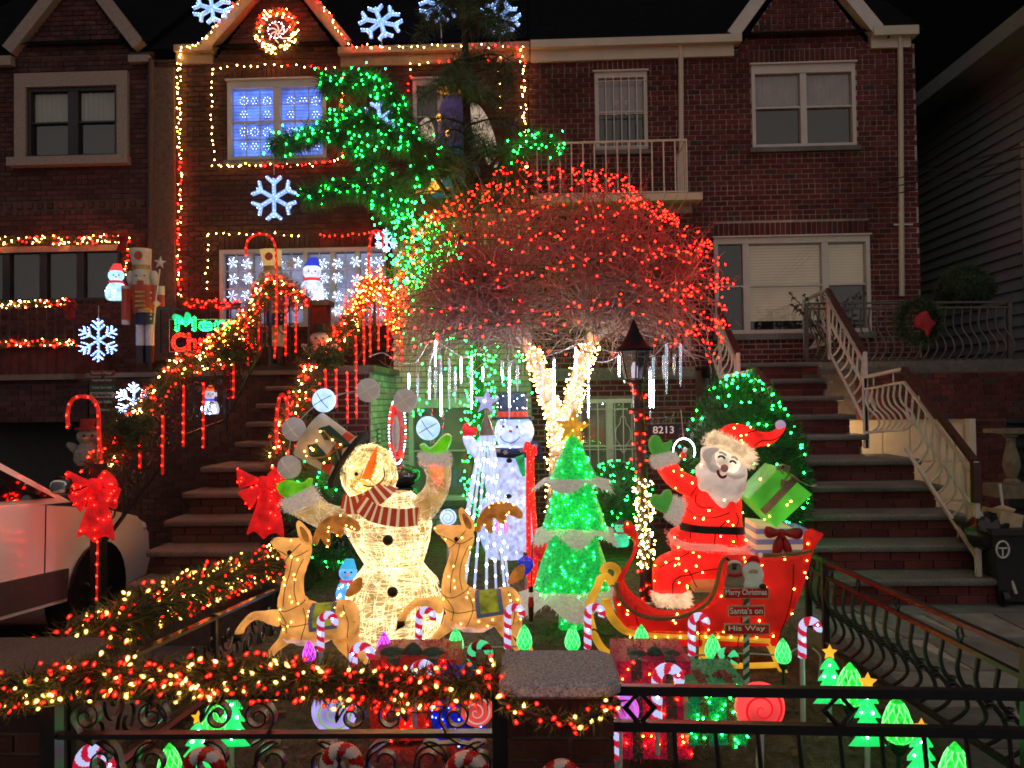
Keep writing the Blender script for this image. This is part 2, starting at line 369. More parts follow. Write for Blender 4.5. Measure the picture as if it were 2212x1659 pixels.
def window(t, r, Y, cols=(1,), rows=(1,), tw=.05, fm=None, head=.0, sill=None, blinds=(), muntin=None, back=None, mw=.035, label=None, pane_m=None):
    x0, x1, z0, z1 = r; fm = fm or white_trim; b = MB(); f0, f1 = Y-.03, Y+.07
    def bx(a, c, y0=f0, y1=f1, bb=b, mi=0): bb.box(t.l((a[0], y0, a[1])), t.l((c[0], y1, c[1])), mi)
    bx((x0, z1-tw-head), (x1, z1)); bx((x0, z0), (x1, z0+tw)); bx((x0, z0+tw), (x0+tw, z1-tw-head)); bx((x1-tw, z0+tw), (x1, z1-tw-head))
    if head: bx((x0-.02, z1), (x1+.02, z1+.02), f0-.03, f1)
    ix0, ix1, iz0, iz1 = x0+tw, x1-tw, z0+tw, z1-tw-head
    sc = sum(cols); sr = sum(rows); xs = [ix0]; zs = [iz1]
    for c in cols: xs.append(xs[-1]+(ix1-ix0)*c/sc)
    for c in rows: zs.append(zs[-1]-(iz1-iz0)*c/sr)
    for i, xx in enumerate(xs[1:-1]): bx((xx-mw, iz0), (xx+mw, iz1), f0+.008, f1)
    cells_ = []
    for i in range(len(cols)):
        a = xs[i]+(mw if i else 0); c = xs[i+1]-(mw if i < len(cols)-1 else 0)
        for k in range(len(rows)):
            d, e = zs[k+1], zs[k]
            bx((a, d), (c, d+.022), f0+.02, f1-.01) if k < len(rows)-1 else None
            cells_.append((a+.002, c-.002, d+(.022 if k < len(rows)-1 else 0), e, i, k))
    wo = b.build('window', fm, t, smooth=False, label=label)
    for (a, c, d, e, i, k) in cells_:
        o = MB().box(t.l((a, Y+.02+.012*k, d)), t.l((c, Y+.026+.012*k, e))); o.build('pane', pane_m or glass, wo, smooth=False)
        if muntin:
            q = MB(); nx, ny = muntin
            for u in range(1, nx): xx = a+(c-a)*u/nx; q.box(t.l((xx-.006, Y+.008, d)), t.l((xx+.006, Y+.018, e)))
            for u in range(1, ny): zz = d+(e-d)*u/ny; q.box(t.l((a, Y+.006, zz-.006)), t.l((c, Y+.016, zz+.006)))
            q.build('muntin', fm, wo, smooth=False)
    for (i, k, m_) in blinds:
        for (a, c, d, e, ii, kk) in cells_:
            if (ii, kk) == (i, k):          # curtain with hanging folds
                q = MB(); n_ = 40; vs = []
                for u in range(n_+1):
                    xx = a+(c-a)*u/n_; yo = .05+.012*math.sin(u*1.15)+.006*math.sin(u*.43+k)
                    vs += [t.l((xx, Y+yo, d)), t.l((xx, Y+yo*.9+.006, e))]
                q.add(vs, [(2*u, 2*u+2, 2*u+3, 2*u+1) for u in range(n_)]); q.build('blind', m_, wo)
    if back is not False: MB().box(t.l((ix0, Y+.16, iz0)), t.l((ix1, Y+.18, iz1))).build('room_backing', back or dark_room, wo, smooth=False)
    if sill:
        MB().box(t.l((x0-.04, Y-.07, z0-sill[0])), t.l((x1+.04, Y+.02, z0-.002))).build('sill', sill[1], wo, smooth=False)
    return wo, (ix0, ix1, iz0, iz1), cells_
def bar(t, name, pts, w, m_, parent=None, th=None):     # board through picture points on plane t.Y
    b = MB(); P = [Vector(p) for p in pts]
    for a, c in zip(P, P[1:]): b.obox(a, c, th or w, w)
    return b.build(name, m_, parent or t, smooth=False)
YF, YE = 10.0, 9.3
# ------------------------------------------------------------ ground
def sheet(name, x0, x1, y0, y1, z, m_, label, nx=2, ny=2, amp=0, zf=None):
    b = MB(); R = random.Random(2); vs = []; fs = []
    for i in range(nx+1):
        for k in range(ny+1):
            x = x0+(x1-x0)*i/nx; y = y0+(y1-y0)*k/ny; vs.append((x, y, (zf(x, y) if zf else z)+R.uniform(-amp, amp)))
    for i in range(nx):
        for k in range(ny): a = i*(ny+1)+k; fs.append((a, a+ny+1, a+ny+2, a+1))
    b.add(vs, fs); o = b.build(name, m_, smooth=True); setp(o, label, 'ground', None, 'structure'); return o
sheet('ground', -60, 60, -20, 90, -.62, asphalt, 'dark asphalt ground of the street and yards')
lawn = sheet('lawn', -1.95, 1.8, 2.35, 9.28, 0, soil, 'dark winter lawn with soil and dead leaves', 40, 60, .012)
drv = sheet('driveway', -6.4, -2.0, 1.0, 9.9, 0, concrete, 'sloping concrete driveway under the white car', 4, 40, 0, lambda x, y: -.05-max(0, min(1, (y-3)/5.9))*.5)
drv2 = sheet('driveway', 4.02, 6.7, 3.6, 12, 0, asphalt, 'dark sloping driveway running down to the lit garage door', 4, 40, 0, lambda x, y: -.03-max(0, min(1, (y-4)/4.9))*.5)
pth = sheet('path', 1.8, 4.0, 2.0, 9.2, -.02, mat('path_joint', (.3, .29, .27), .9, noise=.2), 'flagstone path leading to the right hand stoop')
R = random.Random(9); yy = 3.0
while yy < 5.7:                 # irregular flagstones, each its own piece
    h = R.uniform(.42, .6); xx = 1.84
    while xx < 3.9:
        w = min(R.uniform(.4, .75), 3.97-xx); sk = R.uniform(-.12, .12); sk2 = R.uniform(-.12, .12)
        q = [(xx+.012, yy+.012), (xx+w-.012, yy+.012+sk*.3), (xx+w-.012+sk, yy+h-.012), (xx+.012+sk2*.2, yy+h-.012)]
        MB().add([(*p, -.03) for p in q]+[(*p, -.006+R.uniform(-.003, .003)) for p in q], [(4,5,6,7),(0,1,5,4),(1,2,6,5),(2,3,7,6),(3,0,4,7)]).build('flagstone', slate, pth, smooth=False)
        xx += w
    yy += h
MB().box((1.70, 2.3, -.1), (1.84, 5.5, .075)).build('kerb', concrete, None, smooth=False)
setp(bpy.data.objects['kerb'], 'low concrete kerb under the belly baluster fence', 'kerb', None, 'structure')
k2 = MB().box((-2.02, 2.5, -.1), (-1.9, 5.6, .04)).build('kerb', concrete, None, smooth=False); setp(k2, 'concrete kerb between the lawn and the driveway', 'kerb', None, 'structure')

# ------------------------------------------------------------ right house
hr = T('brick_house', 'red brick house with white gutters and undecorated windows', 'house', 1560, 1140, YF)
hx0, hx1 = at(1147, 500, YF).x, at(1985, 500, YF).x; eave = at(1400, 120, YF).z
w_up = rect(1623, 140, 1847, 319, YF); w_bar = rect(1285, 157, 1398, 326, YF); w_big = rect(1543, 512, 1879, 720, YF)
gl = at(1597, 82, YF); gr_ = at(1876, 75, YF); ga = at(1732, -89, YF)
ops = [w_up, w_bar, w_big]
cells(hr, 'wall', hx0, hx1, -.6, eave+.05, YF, .25, ops, mortar_pale)
gx0, gx1 = gl.x-.05, gr_.x+.02
MB().prism([hr.l((gx0, YF+.002, eave)), hr.l((gx1, YF+.002, eave)), hr.l((ga.x, YF+.002, ga.z))], .2).build('gable', mortar_pale, hr, smooth=False)
sol_up = (w_up[0]-.02, w_up[1]+.02, w_up[3]+.025, w_up[3]+.2); sol_bar = (w_bar[0]-.02, w_bar[1]+.02, w_bar[3]+.01, w_bar[3]+.17); sol_big = (w_big[0], w_big[1], w_big[3]+.012, w_big[3]+.19)
bricks(hr, hx0, hx1, at(1500, 800, YF).z, eave+.03, YF, 'red', ops+[sol_up, sol_bar, sol_big], soldiers=[sol_up, sol_bar, sol_big], pref=(at(1750, 380, YF).x, at(1750, 380, YF).z), burnt=.045, seed=4)
def xl(z):
    f = (z-eave)/(ga.z-eave); return gx0+(ga.x-gx0)*f, gx1+(ga.x-gx1)*f
bricks(hr, gx0, gx1, eave+.035, ga.z-.05, YF, 'red', xlim=xl, nobj=0, seed=5)
for (a, c, w) in (((1580, 80), (1700, -85), .16), ((1893, 68), (1760, -92), .16)):
    p, q = hr.l(at(*a, YF-.05)), hr.l(at(*c, YF-.05)); MB().obox(p, q, .14, w).build('rake_board', white_trim, hr, smooth=False)
gt = MB(); 
for (a, b_, c, d, y0) in ((1146, 106, 1583, 131, .06), (1146, 90, 1597, 106, .14), (1878, 85, 1963, 107, .06), (1878, 66, 1974, 85, .14)):
    x0, x1, z0, z1 = rect(a, b_, c, d, YF); MB().box(hr.l((x0, YF-y0, z0)), hr.l((x1, YF+.05, z1))).build('gutter' if y0 > .1 else 'fascia_board', cream, hr, smooth=False)
for (px, pa, pb) in ((1470, 95, 430), (1944, 78, 640)):
    d = MB(); p = [at(px, pa, YF-.06), at(px+1, pa+45, YF-.04), at(px+4 if px > 1500 else px+2, pb, YF-.04)]; d.tube([hr.l(q) for q in p], .034, 8); d.build('downspout', cream, hr)
d = MB(); q = hr.l(at(1951, 485, YF-.05)); d.obox(q-Vector((.12, 0, 0)), q+Vector((.12, 0, 0)), .02, .02); d.build('bracket', white_trim, hr)
window(hr, w_up, YF, (1, 1), (1, 1.05), .045, head=.07, sill=(.06, granite), blinds=[(0, 0, curtain_m), (1, 0, curtain_m)], mw=.04)
window(hr, w_bar, YF, (1,), (1, 1), .045, head=.03, sill=(.06, granite), blinds=[(0, 0, curtain_m)])
window(hr, w_big, YF, (.62, 1.75, .9), (1, 1.0), .05, head=.03, sill=(.08, granite), blinds=[], mw=.04)
x0, x1, z0, z1 = w_big
def slats(t, a, b_, c, d, Y, m_, n, nm='blind'):
    xa, xb, za, zb = rect(a, b_, c, d, Y); q = MB(); hh = (zb-za)/n
    for i in range(n): q.add([t.l((xa, Y, za+i*hh)), t.l((xb, Y, za+i*hh)), t.l((xb, Y+.012, za+(i+1)*hh)), t.l((xa, Y+.012, za+(i+1)*hh))], [(0, 1, 2, 3)])
    return q.build(nm, m_, t, smooth=False)
slats(hr, 1613, 530, 1772, 693, YF+.085, blind_m, 26); slats(hr, 1790, 528, 1868, 615, YF+.085, blind_m, 14)
# window bars
g = MB(); wx0, wx1, wz0, wz1 = w_bar
for i in range(7):
    xx = wx0+.04+(wx1-wx0-.08)*i/6; g.tube([hr.l((xx, YF-.06, wz0+.02)), hr.l((xx, YF-.06, wz1-.06))], .006, 6)
for zz in (wz0+.04, (wz0*.55+wz1*.45), wz1-.13): g.tube([hr.l((wx0, YF-.06, zz)), hr.l((wx1, YF-.06, zz))], .006, 6)
for sx in (-1, 1):
    for sz in (-1, 1):
        c = Vector(((wx0+wx1)/2+sx*.07, YF-.06, (wz0+wz1)/2+.02+sz*.07)); g.tube([hr.l(c+Vector((math.cos(a*.5)*.035*(1-a/16), 0, math.sin(a*.5)*.035*(1-a/16)))) for a in range(13)], .004, 5)
g.build('window_bars', iron_white, hr)
# ground floor bay that carries the balcony
ext_z = at(1300, 440, YE).z; ex0, ex1 = at(1147, 700, YE).x, at(1500, 700, YE).x; wb = rect(1246, 862, 1392, 1078, YE)
cells(hr, 'bay_wall', ex0, ex1, -.2, ext_z, YE, .68, [wb], mortar_grey)
bricks(hr, ex0, ex1, .0, at(1300, 818, YE).z-.01, YE, 'red', [wb], nobj=120, pref=(at(1350, 850, YE).x, at(1350, 850, YE).z), seed=6)
bricks(hr, ex0, ex1, at(1300, 798, YE).z+.02, ext_z-.13, YE, 'red', [], nobj=0, seed=7)
x0, x1, z0, z1 = rect(1147, 800, 1500, 817, YE); MB().box(hr.l((x0, YE-.06, z0)), hr.l((x1, YE+.02, z1))).build('stone_band', granite, hr, smooth=False)
x0, x1, z0, z1 = rect(1147, 427, 1512, 442, YE); MB().box(hr.l((x0, YE-.16, z0)), hr.l((x1, YF-.02, z1))).build('balcony_slab', cream, hr, smooth=False)
teal_trim = mat('pale_green_trim', (.55, .62, .56), .5, noise=.06)
blind_w = mat('white_blind', (.45, .46, .42), .7, noise=.05)
window(hr, wb, YE, (1, 1), (1, 1.1), .05, teal_trim, sill=(.07, granite)); slats(hr, 1255, 872, 1384, 1070, YE+.085, blind_w, 30)
g = MB(); wx0, wx1, wz0, wz1 = wb
for i in range(8):
    xx = wx0+.05+(wx1-wx0-.1)*i/7; g.tube([hr.l((xx, YE-.07, wz0)), hr.l((xx, YE-.07, wz1-.02))], .007, 6)
for zz in (wz0+.08, wz0*.5+wz1*.5, wz1-.12): g.tube([hr.l((wx0, YE-.07, zz)), hr.l((wx1, YE-.07, zz))], .007, 6)
for cz in (wz0*.35+wz1*.65, wz0*.8+wz1*.2):
    cx = wx0*.32+wx1*.68
    for s_ in (-1, 1): g.tube([hr.l((cx+s_*w, YE-.075, cz+h)) for w, h in cr([(0, -.22), (.03, -.19), (.035, -.13), (.075, -.08), (.09, 0), (.075, .08), (.035, .13), (.03, .19), (0, .22)], 4, False)], .006, 5)
g.build('window_bars', teal_trim, hr)
# balcony railing (a part of the house)
rail_z = at(1300, 307, YE-.1).z
rb = MB(); xa, xb = at(1160, 320, YE-.1).x, at(1483, 320, YE-.1).x
for (z_, r_) in ((rail_z, .014), (ext_z+.1, .01)):
    rb.tube([hr.l((xa, YE-.1, z_)), hr.l((xb, YE-.1, z_)), hr.l((xb, YF-.05, z_))], r_, 6)
ro = rb.build('balcony_railing', iron_white, hr)
bm = MB(); bm.tube([(0, 0, 0), (0, 0, rail_z-ext_z+.0)], .009, 6); b0 = bm.build('baluster', iron_white, ro); b0.location = hr.l((xa, YE-.1, ext_z))
n = 13
for i in range(1, n+1): copyobj(b0, ro, hr.l((xa+(xb-xa)*i/n, YE-.1, ext_z)))
for i in range(1, 6): copyobj(b0, ro, hr.l((xb, YE-.1+.7*i/6, ext_z)))
# roofs
MB().add([hr.l(v) for v in ((hx0-.0, YF-.1, eave+.18), (hx1+.1, YF-.1, eave+.18), (hx1+.1, YF+4.5, eave+4.2), (hx0, YF+4.5, eave+4.2))], [(0, 1, 2, 3)]).build('roof', shingle_mat, hr, smooth=False)
MB().add([hr.l(v) for v in ((gx0-.2, YF-.12, eave+.1), (ga.x, YF-.12, ga.z+.12), (ga.x, YF+3, ga.z+.12), (gx0-.2, YF+3, eave+.1), (gx1+.2, YF-.12, eave+.1), (gx1+.2, YF+3, eave+.1))], [(0, 1, 2, 3), (1, 4, 5, 2)]).build('gable_roof', shingle_mat, hr, smooth=False)
MB().box(hr.l((hx1-.25, YF+.255, -.6)), hr.l((hx1, YF+6, eave))).build('side_wall', brick_red, hr, smooth=False)

# ------------------------------------------------------------ middle (decorated) house
hm = T('brick_house', 'brown brick house covered in christmas light strings with a lit gable', 'house', 740, 1140, YF)
mx0, mx1 = at(333, 500, YF).x, at(1146, 500, YF).x; me_ = at(420, 135, YF).z
w1 = rect(493, 174, 705, 346, YF); w2 = rect(476, 537, 835, 706, YF); w3 = rect(893, 172, 1010, 330, YF)
opm = [w1, w2, w3]
cells(hm, 'wall', mx0, mx1-.004, -.6, me_+.05, YF, .25, opm, mortar_dark)
ml, mr_, ma = at(462, 104, YF), at(740, 100, YF), at(607, -58, YF)
MB().prism([hm.l((ml.x, YF+.002, me_)), hm.l((mr_.x, YF+.002, me_)), hm.l((ma.x, YF+.002, ma.z))], .2).build('gable', mortar_dark, hm, smooth=False)
s1 = (w1[0], w1[1], w1[3]+.012, w1[3]+.17); s2 = (w2[0], w2[1], w2[3]+.012, w2[3]+.17)
bricks(hm, mx0, mx1-.004, at(500, 790, YF).z, me_+.03, YF, 'brown', opm+[s1, s2], soldiers=[s1, s2], pref=(at(440, 420, YF).x, at(440, 420, YF).z), burnt=.02, seed=8)
def xl2(z):
    f = (z-me_)/(ma.z-me_); return ml.x+(ma.x-ml.x)*f, mr_.x+(ma.x-mr_.x)*f
bricks(hm, ml.x, mr_.x, me_+.035, ma.z-.05, YF, 'brown', xlim=xl2, nobj=0, burnt=.02, seed=9)
warm_tint_trim = mat('warm_tint_board', (.3, .2, .13), .6, noise=.15)  # cream boards coloured tan to carry the glow of the warm bulbs
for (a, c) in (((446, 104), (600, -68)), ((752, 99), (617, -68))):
    MB().obox(hm.l(at(*a, YF-.05)), hm.l(at(*c, YF-.05)), .14, .15).build('rake_board', warm_tint_trim, hm, smooth=False)
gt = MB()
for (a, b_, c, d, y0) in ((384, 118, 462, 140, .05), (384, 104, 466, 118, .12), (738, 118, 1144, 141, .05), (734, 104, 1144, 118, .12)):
    x0, x1, z0, z1 = rect(a, b_, c, d, YF); MB().box(hm.l((x0, YF-y0, z0)), hm.l((x1, YF+.05, z1))).build('gutter' if y0 > .1 else 'fascia_board', warm_tint_trim, hm, smooth=False)
x0, x1, z0, z1 = rect(328, 150, 382, 780, YF); MB().box(hm.l((x0, YF-.06, z0)), hm.l((x1, YF-.02, z1))).build('corner_pilaster', mat('pilaster', (.1, .062, .045), .9, noise=.3, ns=25, bump=.4), hm, smooth=False)
blue_glow = mat('blue_lit_blind', (.3, .4, .7), .7, emit=(.09, .22, 1), es=1.1, noise=.1, ns=4, emap=6)
lilac = mat('lilac_curtain', (.16, .1, .08), .8, noise=.15, ns=4)
warm_room = mat('lit_room', (.3, .2, .15), .8, emit=(.42, .5, .85), es=.42, noise=.2, ns=3, emap=3)
wo1, wi1, c1 = window(hm, w1, YF, (1, 1), (1, 1), .05, white_trim, head=.05, sill=(.06, granite), muntin=(3, 2), mw=.045, back=False)
slats(hm, 503, 188, 697, 336, YF+.1, blue_glow, 20)
wo2, wi2, c2 = window(hm, w2, YF, (1, .9, 1.1, 1, .9, .9), (1,), .05, white_trim, muntin=(2, 4), mw=.03, back=warm_room)
window(hm, w3, YF, (1, 1), (1, 1), .05, white_trim, head=.03, sill=(.06, granite), blinds=[(0, 0, lilac), (1, 0, lilac), (0, 1, lilac), (1, 1, lilac)])
b0_, b1_ = at(850, 700, YE).x, at(1146, 700, YE).x; wm = rect(884, 864, 1030, 1080, YE); em_z = at(1000, 437, YE).z
cells(hm, 'bay_wall', b0_, b1_-.004, -.2, em_z, YE, .68, [wm], mortar_grey)
bricks(hm, b0_, b1_-.004, .0, em_z-.13, YE, 'grey', [wm], nobj=150, pref=(at(1080, 930, YE).x, at(1080, 930, YE).z), burnt=0, bl=.2, seed=10)
x0, x1, z0, z1 = rect(846, 424, 1142, 440, YE); MB().box(hm.l((x0, YE-.16, z0)), hm.l((x1, YF-.02, z1))).build('balcony_slab', granite, hm, smooth=False)
window(hm, wm, YE, (1,), (1, 1), .055, teal_trim, head=.04, sill=(.07, granite)); slats(hm, 895, 880, 1022, 1070, YE+.085, blind_w, 34)
MB().add([hm.l(v) for v in ((mx0, YF-.1, me_+.15), (mx1-.01, YF-.1, me_+.15), (mx1-.01, YF+4.5, me_+4.2), (mx0, YF+4.5, me_+4.2))], [(0, 1, 2, 3)]).build('roof', shingle_mat, hm, smooth=False)
MB().add([hm.l(v) for v in ((ml.x-.2, YF-.12, me_+.1), (ma.x, YF-.12, ma.z+.12), (ma.x, YF+3, ma.z+.12), (ml.x-.2, YF+3, me_+.1), (mr_.x+.2, YF-.12, me_+.1), (mr_.x+.2, YF+3, me_+.1))], [(0, 1, 2, 3), (1, 4, 5, 2)]).build('gable_roof', shingle_mat, hm, smooth=False)

# ------------------------------------------------------------ left house
hl = T('brick_house', 'dark plum brick house with a wide stucco window surround', 'house', 150, 1140, YF)
lx0, lx1 = at(-160, 500, YF).x, mx0-.004; le = at(150, 125, YF).z
wl1 = rect(62, 190, 258, 343, YF); wl2 = rect(-70, 540, 262, 652, YF)
cells(hl, 'wall', lx0, lx1, -.6, le+.05, YF, .25, [wl1, wl2], mortar_dark)
la, lb, lc = at(35, 118, YF), at(286, 100, YF), at(169, -49, YF)
MB().prism([hl.l((la.x, YF+.002, le)), hl.l((lb.x, YF+.002, le)), hl.l((lc.x, YF+.002, lc.z))], .2).build('gable', mortar_dark, hl, smooth=False)
band = (lx0, lx1, at(150, 449, YF).z, at(150, 437, YF).z)
bricks(hl, lx0, lx1, at(150, 905, YF).z, le+.03, YF, 'plum', [wl1, wl2, band], pref=(at(200, 450, YF).x, at(200, 450, YF).z), burnt=.02, seed=11)
def xl3(z):
    f = (z-le)/(lc.z-le); return la.x+(lc.x-la.x)*f, lb.x+(lc.x-lb.x)*f
bricks(hl, la.x, lb.x, le+.035, lc.z-.05, YF, 'plum', xlim=xl3, nobj=0, seed=12)
bm = MB(); xx = lx0                    # dentil course
while xx < lx1-.1: bm.box(hl.l((xx, YF-.03, band[2])), hl.l((xx+.07, YF+.02, band[3]))); xx += .14
bm.build('dentils', brick_plum, hl, smooth=False, kind='stuff')
for (a, c) in (((22, 112), (160, -62)), ((302, 100), (178, -62))): MB().obox(hl.l(at(*a, YF-.05)), hl.l(at(*c, YF-.05)), .14, .16).build('rake_board', stucco, hl, smooth=False)
gt = MB()
for (a, b_, c, d) in ((-60, 128, 34, 148), (285, 125, 328, 140)):
    x0, x1, z0, z1 = rect(a, b_, c, d, YF); MB().box(hl.l((x0, YF-.1, z0)), hl.l((x1, YF+.05, z1))).build('gutter', stucco, hl, smooth=False)
MB().tube([hl.l(at(327, 130, YF-.06)), hl.l(at(325, 300, YF-.06)), hl.l(at(326, 800, YF-.06))], .04, 8).build('downspout', mat('dark_pipe', (.05, .03, .03), .6), hl)
fr = MB(); x0, x1, z0, z1 = wl1; Sx0, Sx1, Sz0, Sz1 = rect(38, 160, 281, 345, YF)
for q in ((Sx0, Sx1, z1, Sz1), (Sx0, x0, z0, z1), (x1, Sx1, z0, z1)): fr.box(hl.l((q[0], YF-.07, q[2])), hl.l((q[1], YF+.02, q[3])))
fr.box(hl.l((Sx0-.06, YF-.14, Sz0-.1)), hl.l((Sx1+.02, YF+.02, z0)))
fr.build('window_surround', stucco, hl, smooth=False)
dk = mat('dark_frame', (.02, .018, .022), .5, noise=.1); grey_bl = mat('grey_blind', (.42, .4, .34), .8, noise=.1, ns=3)
window(hl, wl1, YF, (1, 1), (1, 1), .05, dk, blinds=[(0, 0, grey_bl), (1, 0, grey_bl)], mw=.07)
window(hl, wl2, YF, (1, 1, 1, 1), (1,), .04, dk, mw=.05)
x0, x1, z0, z1 = rect(-70, 533, 275, 546, YF); MB().box(hl.l((x0, YF-.05, z0)), hl.l((x1, YF+.02, z1))).build('window_head', stucco, hl, smooth=False)
MB().add([hl.l(v) for v in ((lx0, YF-.1, le+.15), (lx1, YF-.1, le+.15), (lx1, YF+4.5, le+4.2), (lx0, YF+4.5, le+4.2))], [(0, 1, 2, 3)]).build('roof', shingle_mat, hl, smooth=False)
# its front terrace: panel wall, ledge, garage mouth
ty = 9.25
tw_ = MB(); x0, x1, z0, z1 = rect(-120, 748, 165, 812, ty); tw_.box(hl.l((x0, ty, z0)), hl.l((x1, YF-.02, z1)))
tw_.build('terrace_panel', brick_plum, hl, smooth=False)
x0, x1, z0, z1 = rect(-120, 810, 172, 822, ty); MB().box(hl.l((x0, ty-.1, z0)), hl.l((x1, YF-.02, z1))).build('ledge', granite_red, hl, smooth=False)
gz = at(100, 912, ty).z; x0, x1 = at(-120, 860, ty).x, at(190, 860, ty).x
MB().box(hl.l((x0, ty, gz)), hl.l((x1, YF-.02, at(100, 822, ty).z-.003))).build('garage_lintel', mortar_dark, hl, smooth=False)
bricks(hl, x0, x1, gz+.004, at(100, 824, ty).z-.004, ty, 'plum', nobj=80, seed=13, pref=(at(100, 860, ty).x, gz))
MB().box(hl.l((x0, YF-.1, -.7)), hl.l((x1, YF-.04, gz))).build('garage_door', mat('dark_door', (.03, .028, .03), .7), hl, smooth=False)

# ------------------------------------------------------------ siding house
hs = T('siding_house', 'pale clapboard house wall and eave across the dark alley', 'house', 2150, 1000, 9.4)
sx = 6.55; siding = mat('pale_siding', (.26, .29, .3), .6, noise=.08, ns=3); nb = 40; zt = 6.1; zb = -.5; hh = (zt-zb)/nb
me0 = MB().add([(0, 7.6, 0), (0, 15.5, 0), (-.03, 15.5, 0), (-.03, 7.6, 0), (0, 7.6, hh), (0, 15.5, hh)], [(3, 2, 5, 4), (0, 1, 2, 3), (0, 3, 4), (1, 5, 2)])
mm = bpy.data.meshes.new('siding_board'); mm.from_pydata(me0.v, [], me0.f); mm.materials.append(siding)
for i in range(nb): child('siding_board', mm, hs, hs.l((sx, 0, zb+i*hh)))
MB().box(hs.l((sx+.005, 7.62, zb)), hs.l((sx+5, 15.5, zt))).build('wall', siding, hs, smooth=False)
MB().box(hs.l((sx-.5, 7.2, zt)), hs.l((sx+.2, 16, zt+.03))).build('soffit', siding, hs, smooth=False)
MB().box(hs.l((sx-.55, 7.2, zt-.02)), hs.l((sx-.505, 16, zt+.2))).build('fascia', siding, hs, smooth=False)
MB().add([hs.l(v) for v in ((sx-.55, 7.1, zt+.2), (sx-.55, 16, zt+.2), (sx+4, 16, zt+2.6), (sx+4, 7.1, zt+2.6))], [(0, 1, 2, 3)]).build('roof', shingle_mat, hs, smooth=False)
MB().tube([hs.l((sx-.06, 10.4, -.4)), hs.l((sx-.06, 10.4, 4.9))], .045, 8).build('downspout', stucco, hs)

# ------------------------------------------------------------ stoops
RZ = .195; TY = [5.6, 5.83, 6.12, 6.42, 6.75, 7.12, 7.75, 8.05, 8.35, 8.65, 8.95]       # riser fronts: ground, k=1 ... 10
def stoop(name, label, xlow, xup, tm, bk, seed, px):
    t = T(name, label, 'staircase', px, 1320, 5.7); R = random.Random(seed)
    for k in range(1, 11):
        x0, x1 = xlow(k) if k <= 5 else xup(k); yf = TY[k]; yb = (TY[k+1] if k < 10 else 9.3)+.04; zt_ = k*RZ
        MB().box(t.l((x0, yf+.03, -.5)), t.l((x1, yb+.02, zt_-.055))).build('step_core', mortar_grey if bk == 'red' else mortar_dark, t, smooth=False)
        # rounded granite tread
        prof = [(0, -.055), (-.02, -.05), (-.032, -.03), (-.03, -.012), (-.018, 0), (yb-yf, 0), (yb-yf, -.055)]; ov = .05
        vs = [t.l((x0-ov, yf+y, zt_+z)) for y, z in prof]+[t.l((x1+ov, yf+y, zt_+z)) for y, z in prof]; n = len(prof)
        MB().add(vs, [tuple(range(n)), tuple(range(2*n-1, n-1, -1))]+[(i+n, (i+1) % n+n, (i+1) % n, i) for i in range(n)]).build('tread', tm, t)
        for c in range(2):
            a = zt_-RZ+.006+c*.068; xx = x0-(c % 2)*.11-R.uniform(0, .04)
            while xx < x1:
                l, r = max(xx, x0), min(xx+.215, x1); xx += .225
                if r-l > .03: child('brick', BRK[bk], t, t.l(((l+r)/2, yf+.025, a+.03)), None, (r-l, .03, .06))
    return t
st_r = stoop('stoop_stairs', 'brick stairs with grey granite treads climbing beside the topiary bush', lambda k: (2.18, 3.4), lambda k: (2.28, 3.2), granite, 'red', 21, 1900)
st_l = stoop('stoop_stairs', 'brown brick stairs between the two garlanded black railings', lambda k: (-3.12, -1.98), lambda k: (-3.05, -2.3), granite_red, 'brown', 22, 430)
# porch of the decorated house
pm = T('porch', 'brick porch and flank wall of the decorated house', 'porch', 740, 1140, 8.0)
pz = 10*RZ
MB().box(pm.l((at(192, 850, 8.95).x, 8.97, -.6)), pm.l((-1.77, YF-.03, pz-.06))).build('porch_core', mortar_dark, pm, smooth=False)
bricks(pm, at(192, 850, 8.95).x, -3.1, -.4, pz-.07, 8.97, 'brown', nobj=200, seed=23, pref=(-4.2, 1.2))
MB().box(pm.l((at(190, 850, 8.95).x, 8.9, pz-.055)), pm.l((-2.32, YF-.02, pz-.001))).build('porch_slab', granite_red, pm, smooth=False)
MB().box(pm.l((-2.28, 7.9, -.2)), pm.l((-1.75, 9.28, pz-.08))).build('flank_wall', mortar_grey, pm, smooth=False)
bricks(pm, -2.28, -1.76, 0, pz-.09, 7.9, 'red', nobj=120, seed=24, bl=.2)
bricks(pm, 7.9, 9.28, 0, pz-.09, 1, 'grey', nobj=200, seed=25, side=-1.75, bl=.2, burnt=0)
MB().box(pm.l((-2.34, 7.85, pz-.078)), pm.l((-1.69, 9.28, pz-.01))).build('flank_coping', granite, pm, smooth=False)
vt = MB(); x_ = -1.735
for i in range(6): vt.box(pm.l((x_, 8.18, .98+i*.05)), pm.l((x_+.02, 8.27, 1.005+i*.05)))
vt.box(pm.l((x_-.02, 8.16, .95)), pm.l((x_+.004, 8.29, 1.28)), 1); vt.build('vent_grille', [teal_trim, iron], pm, smooth=False)
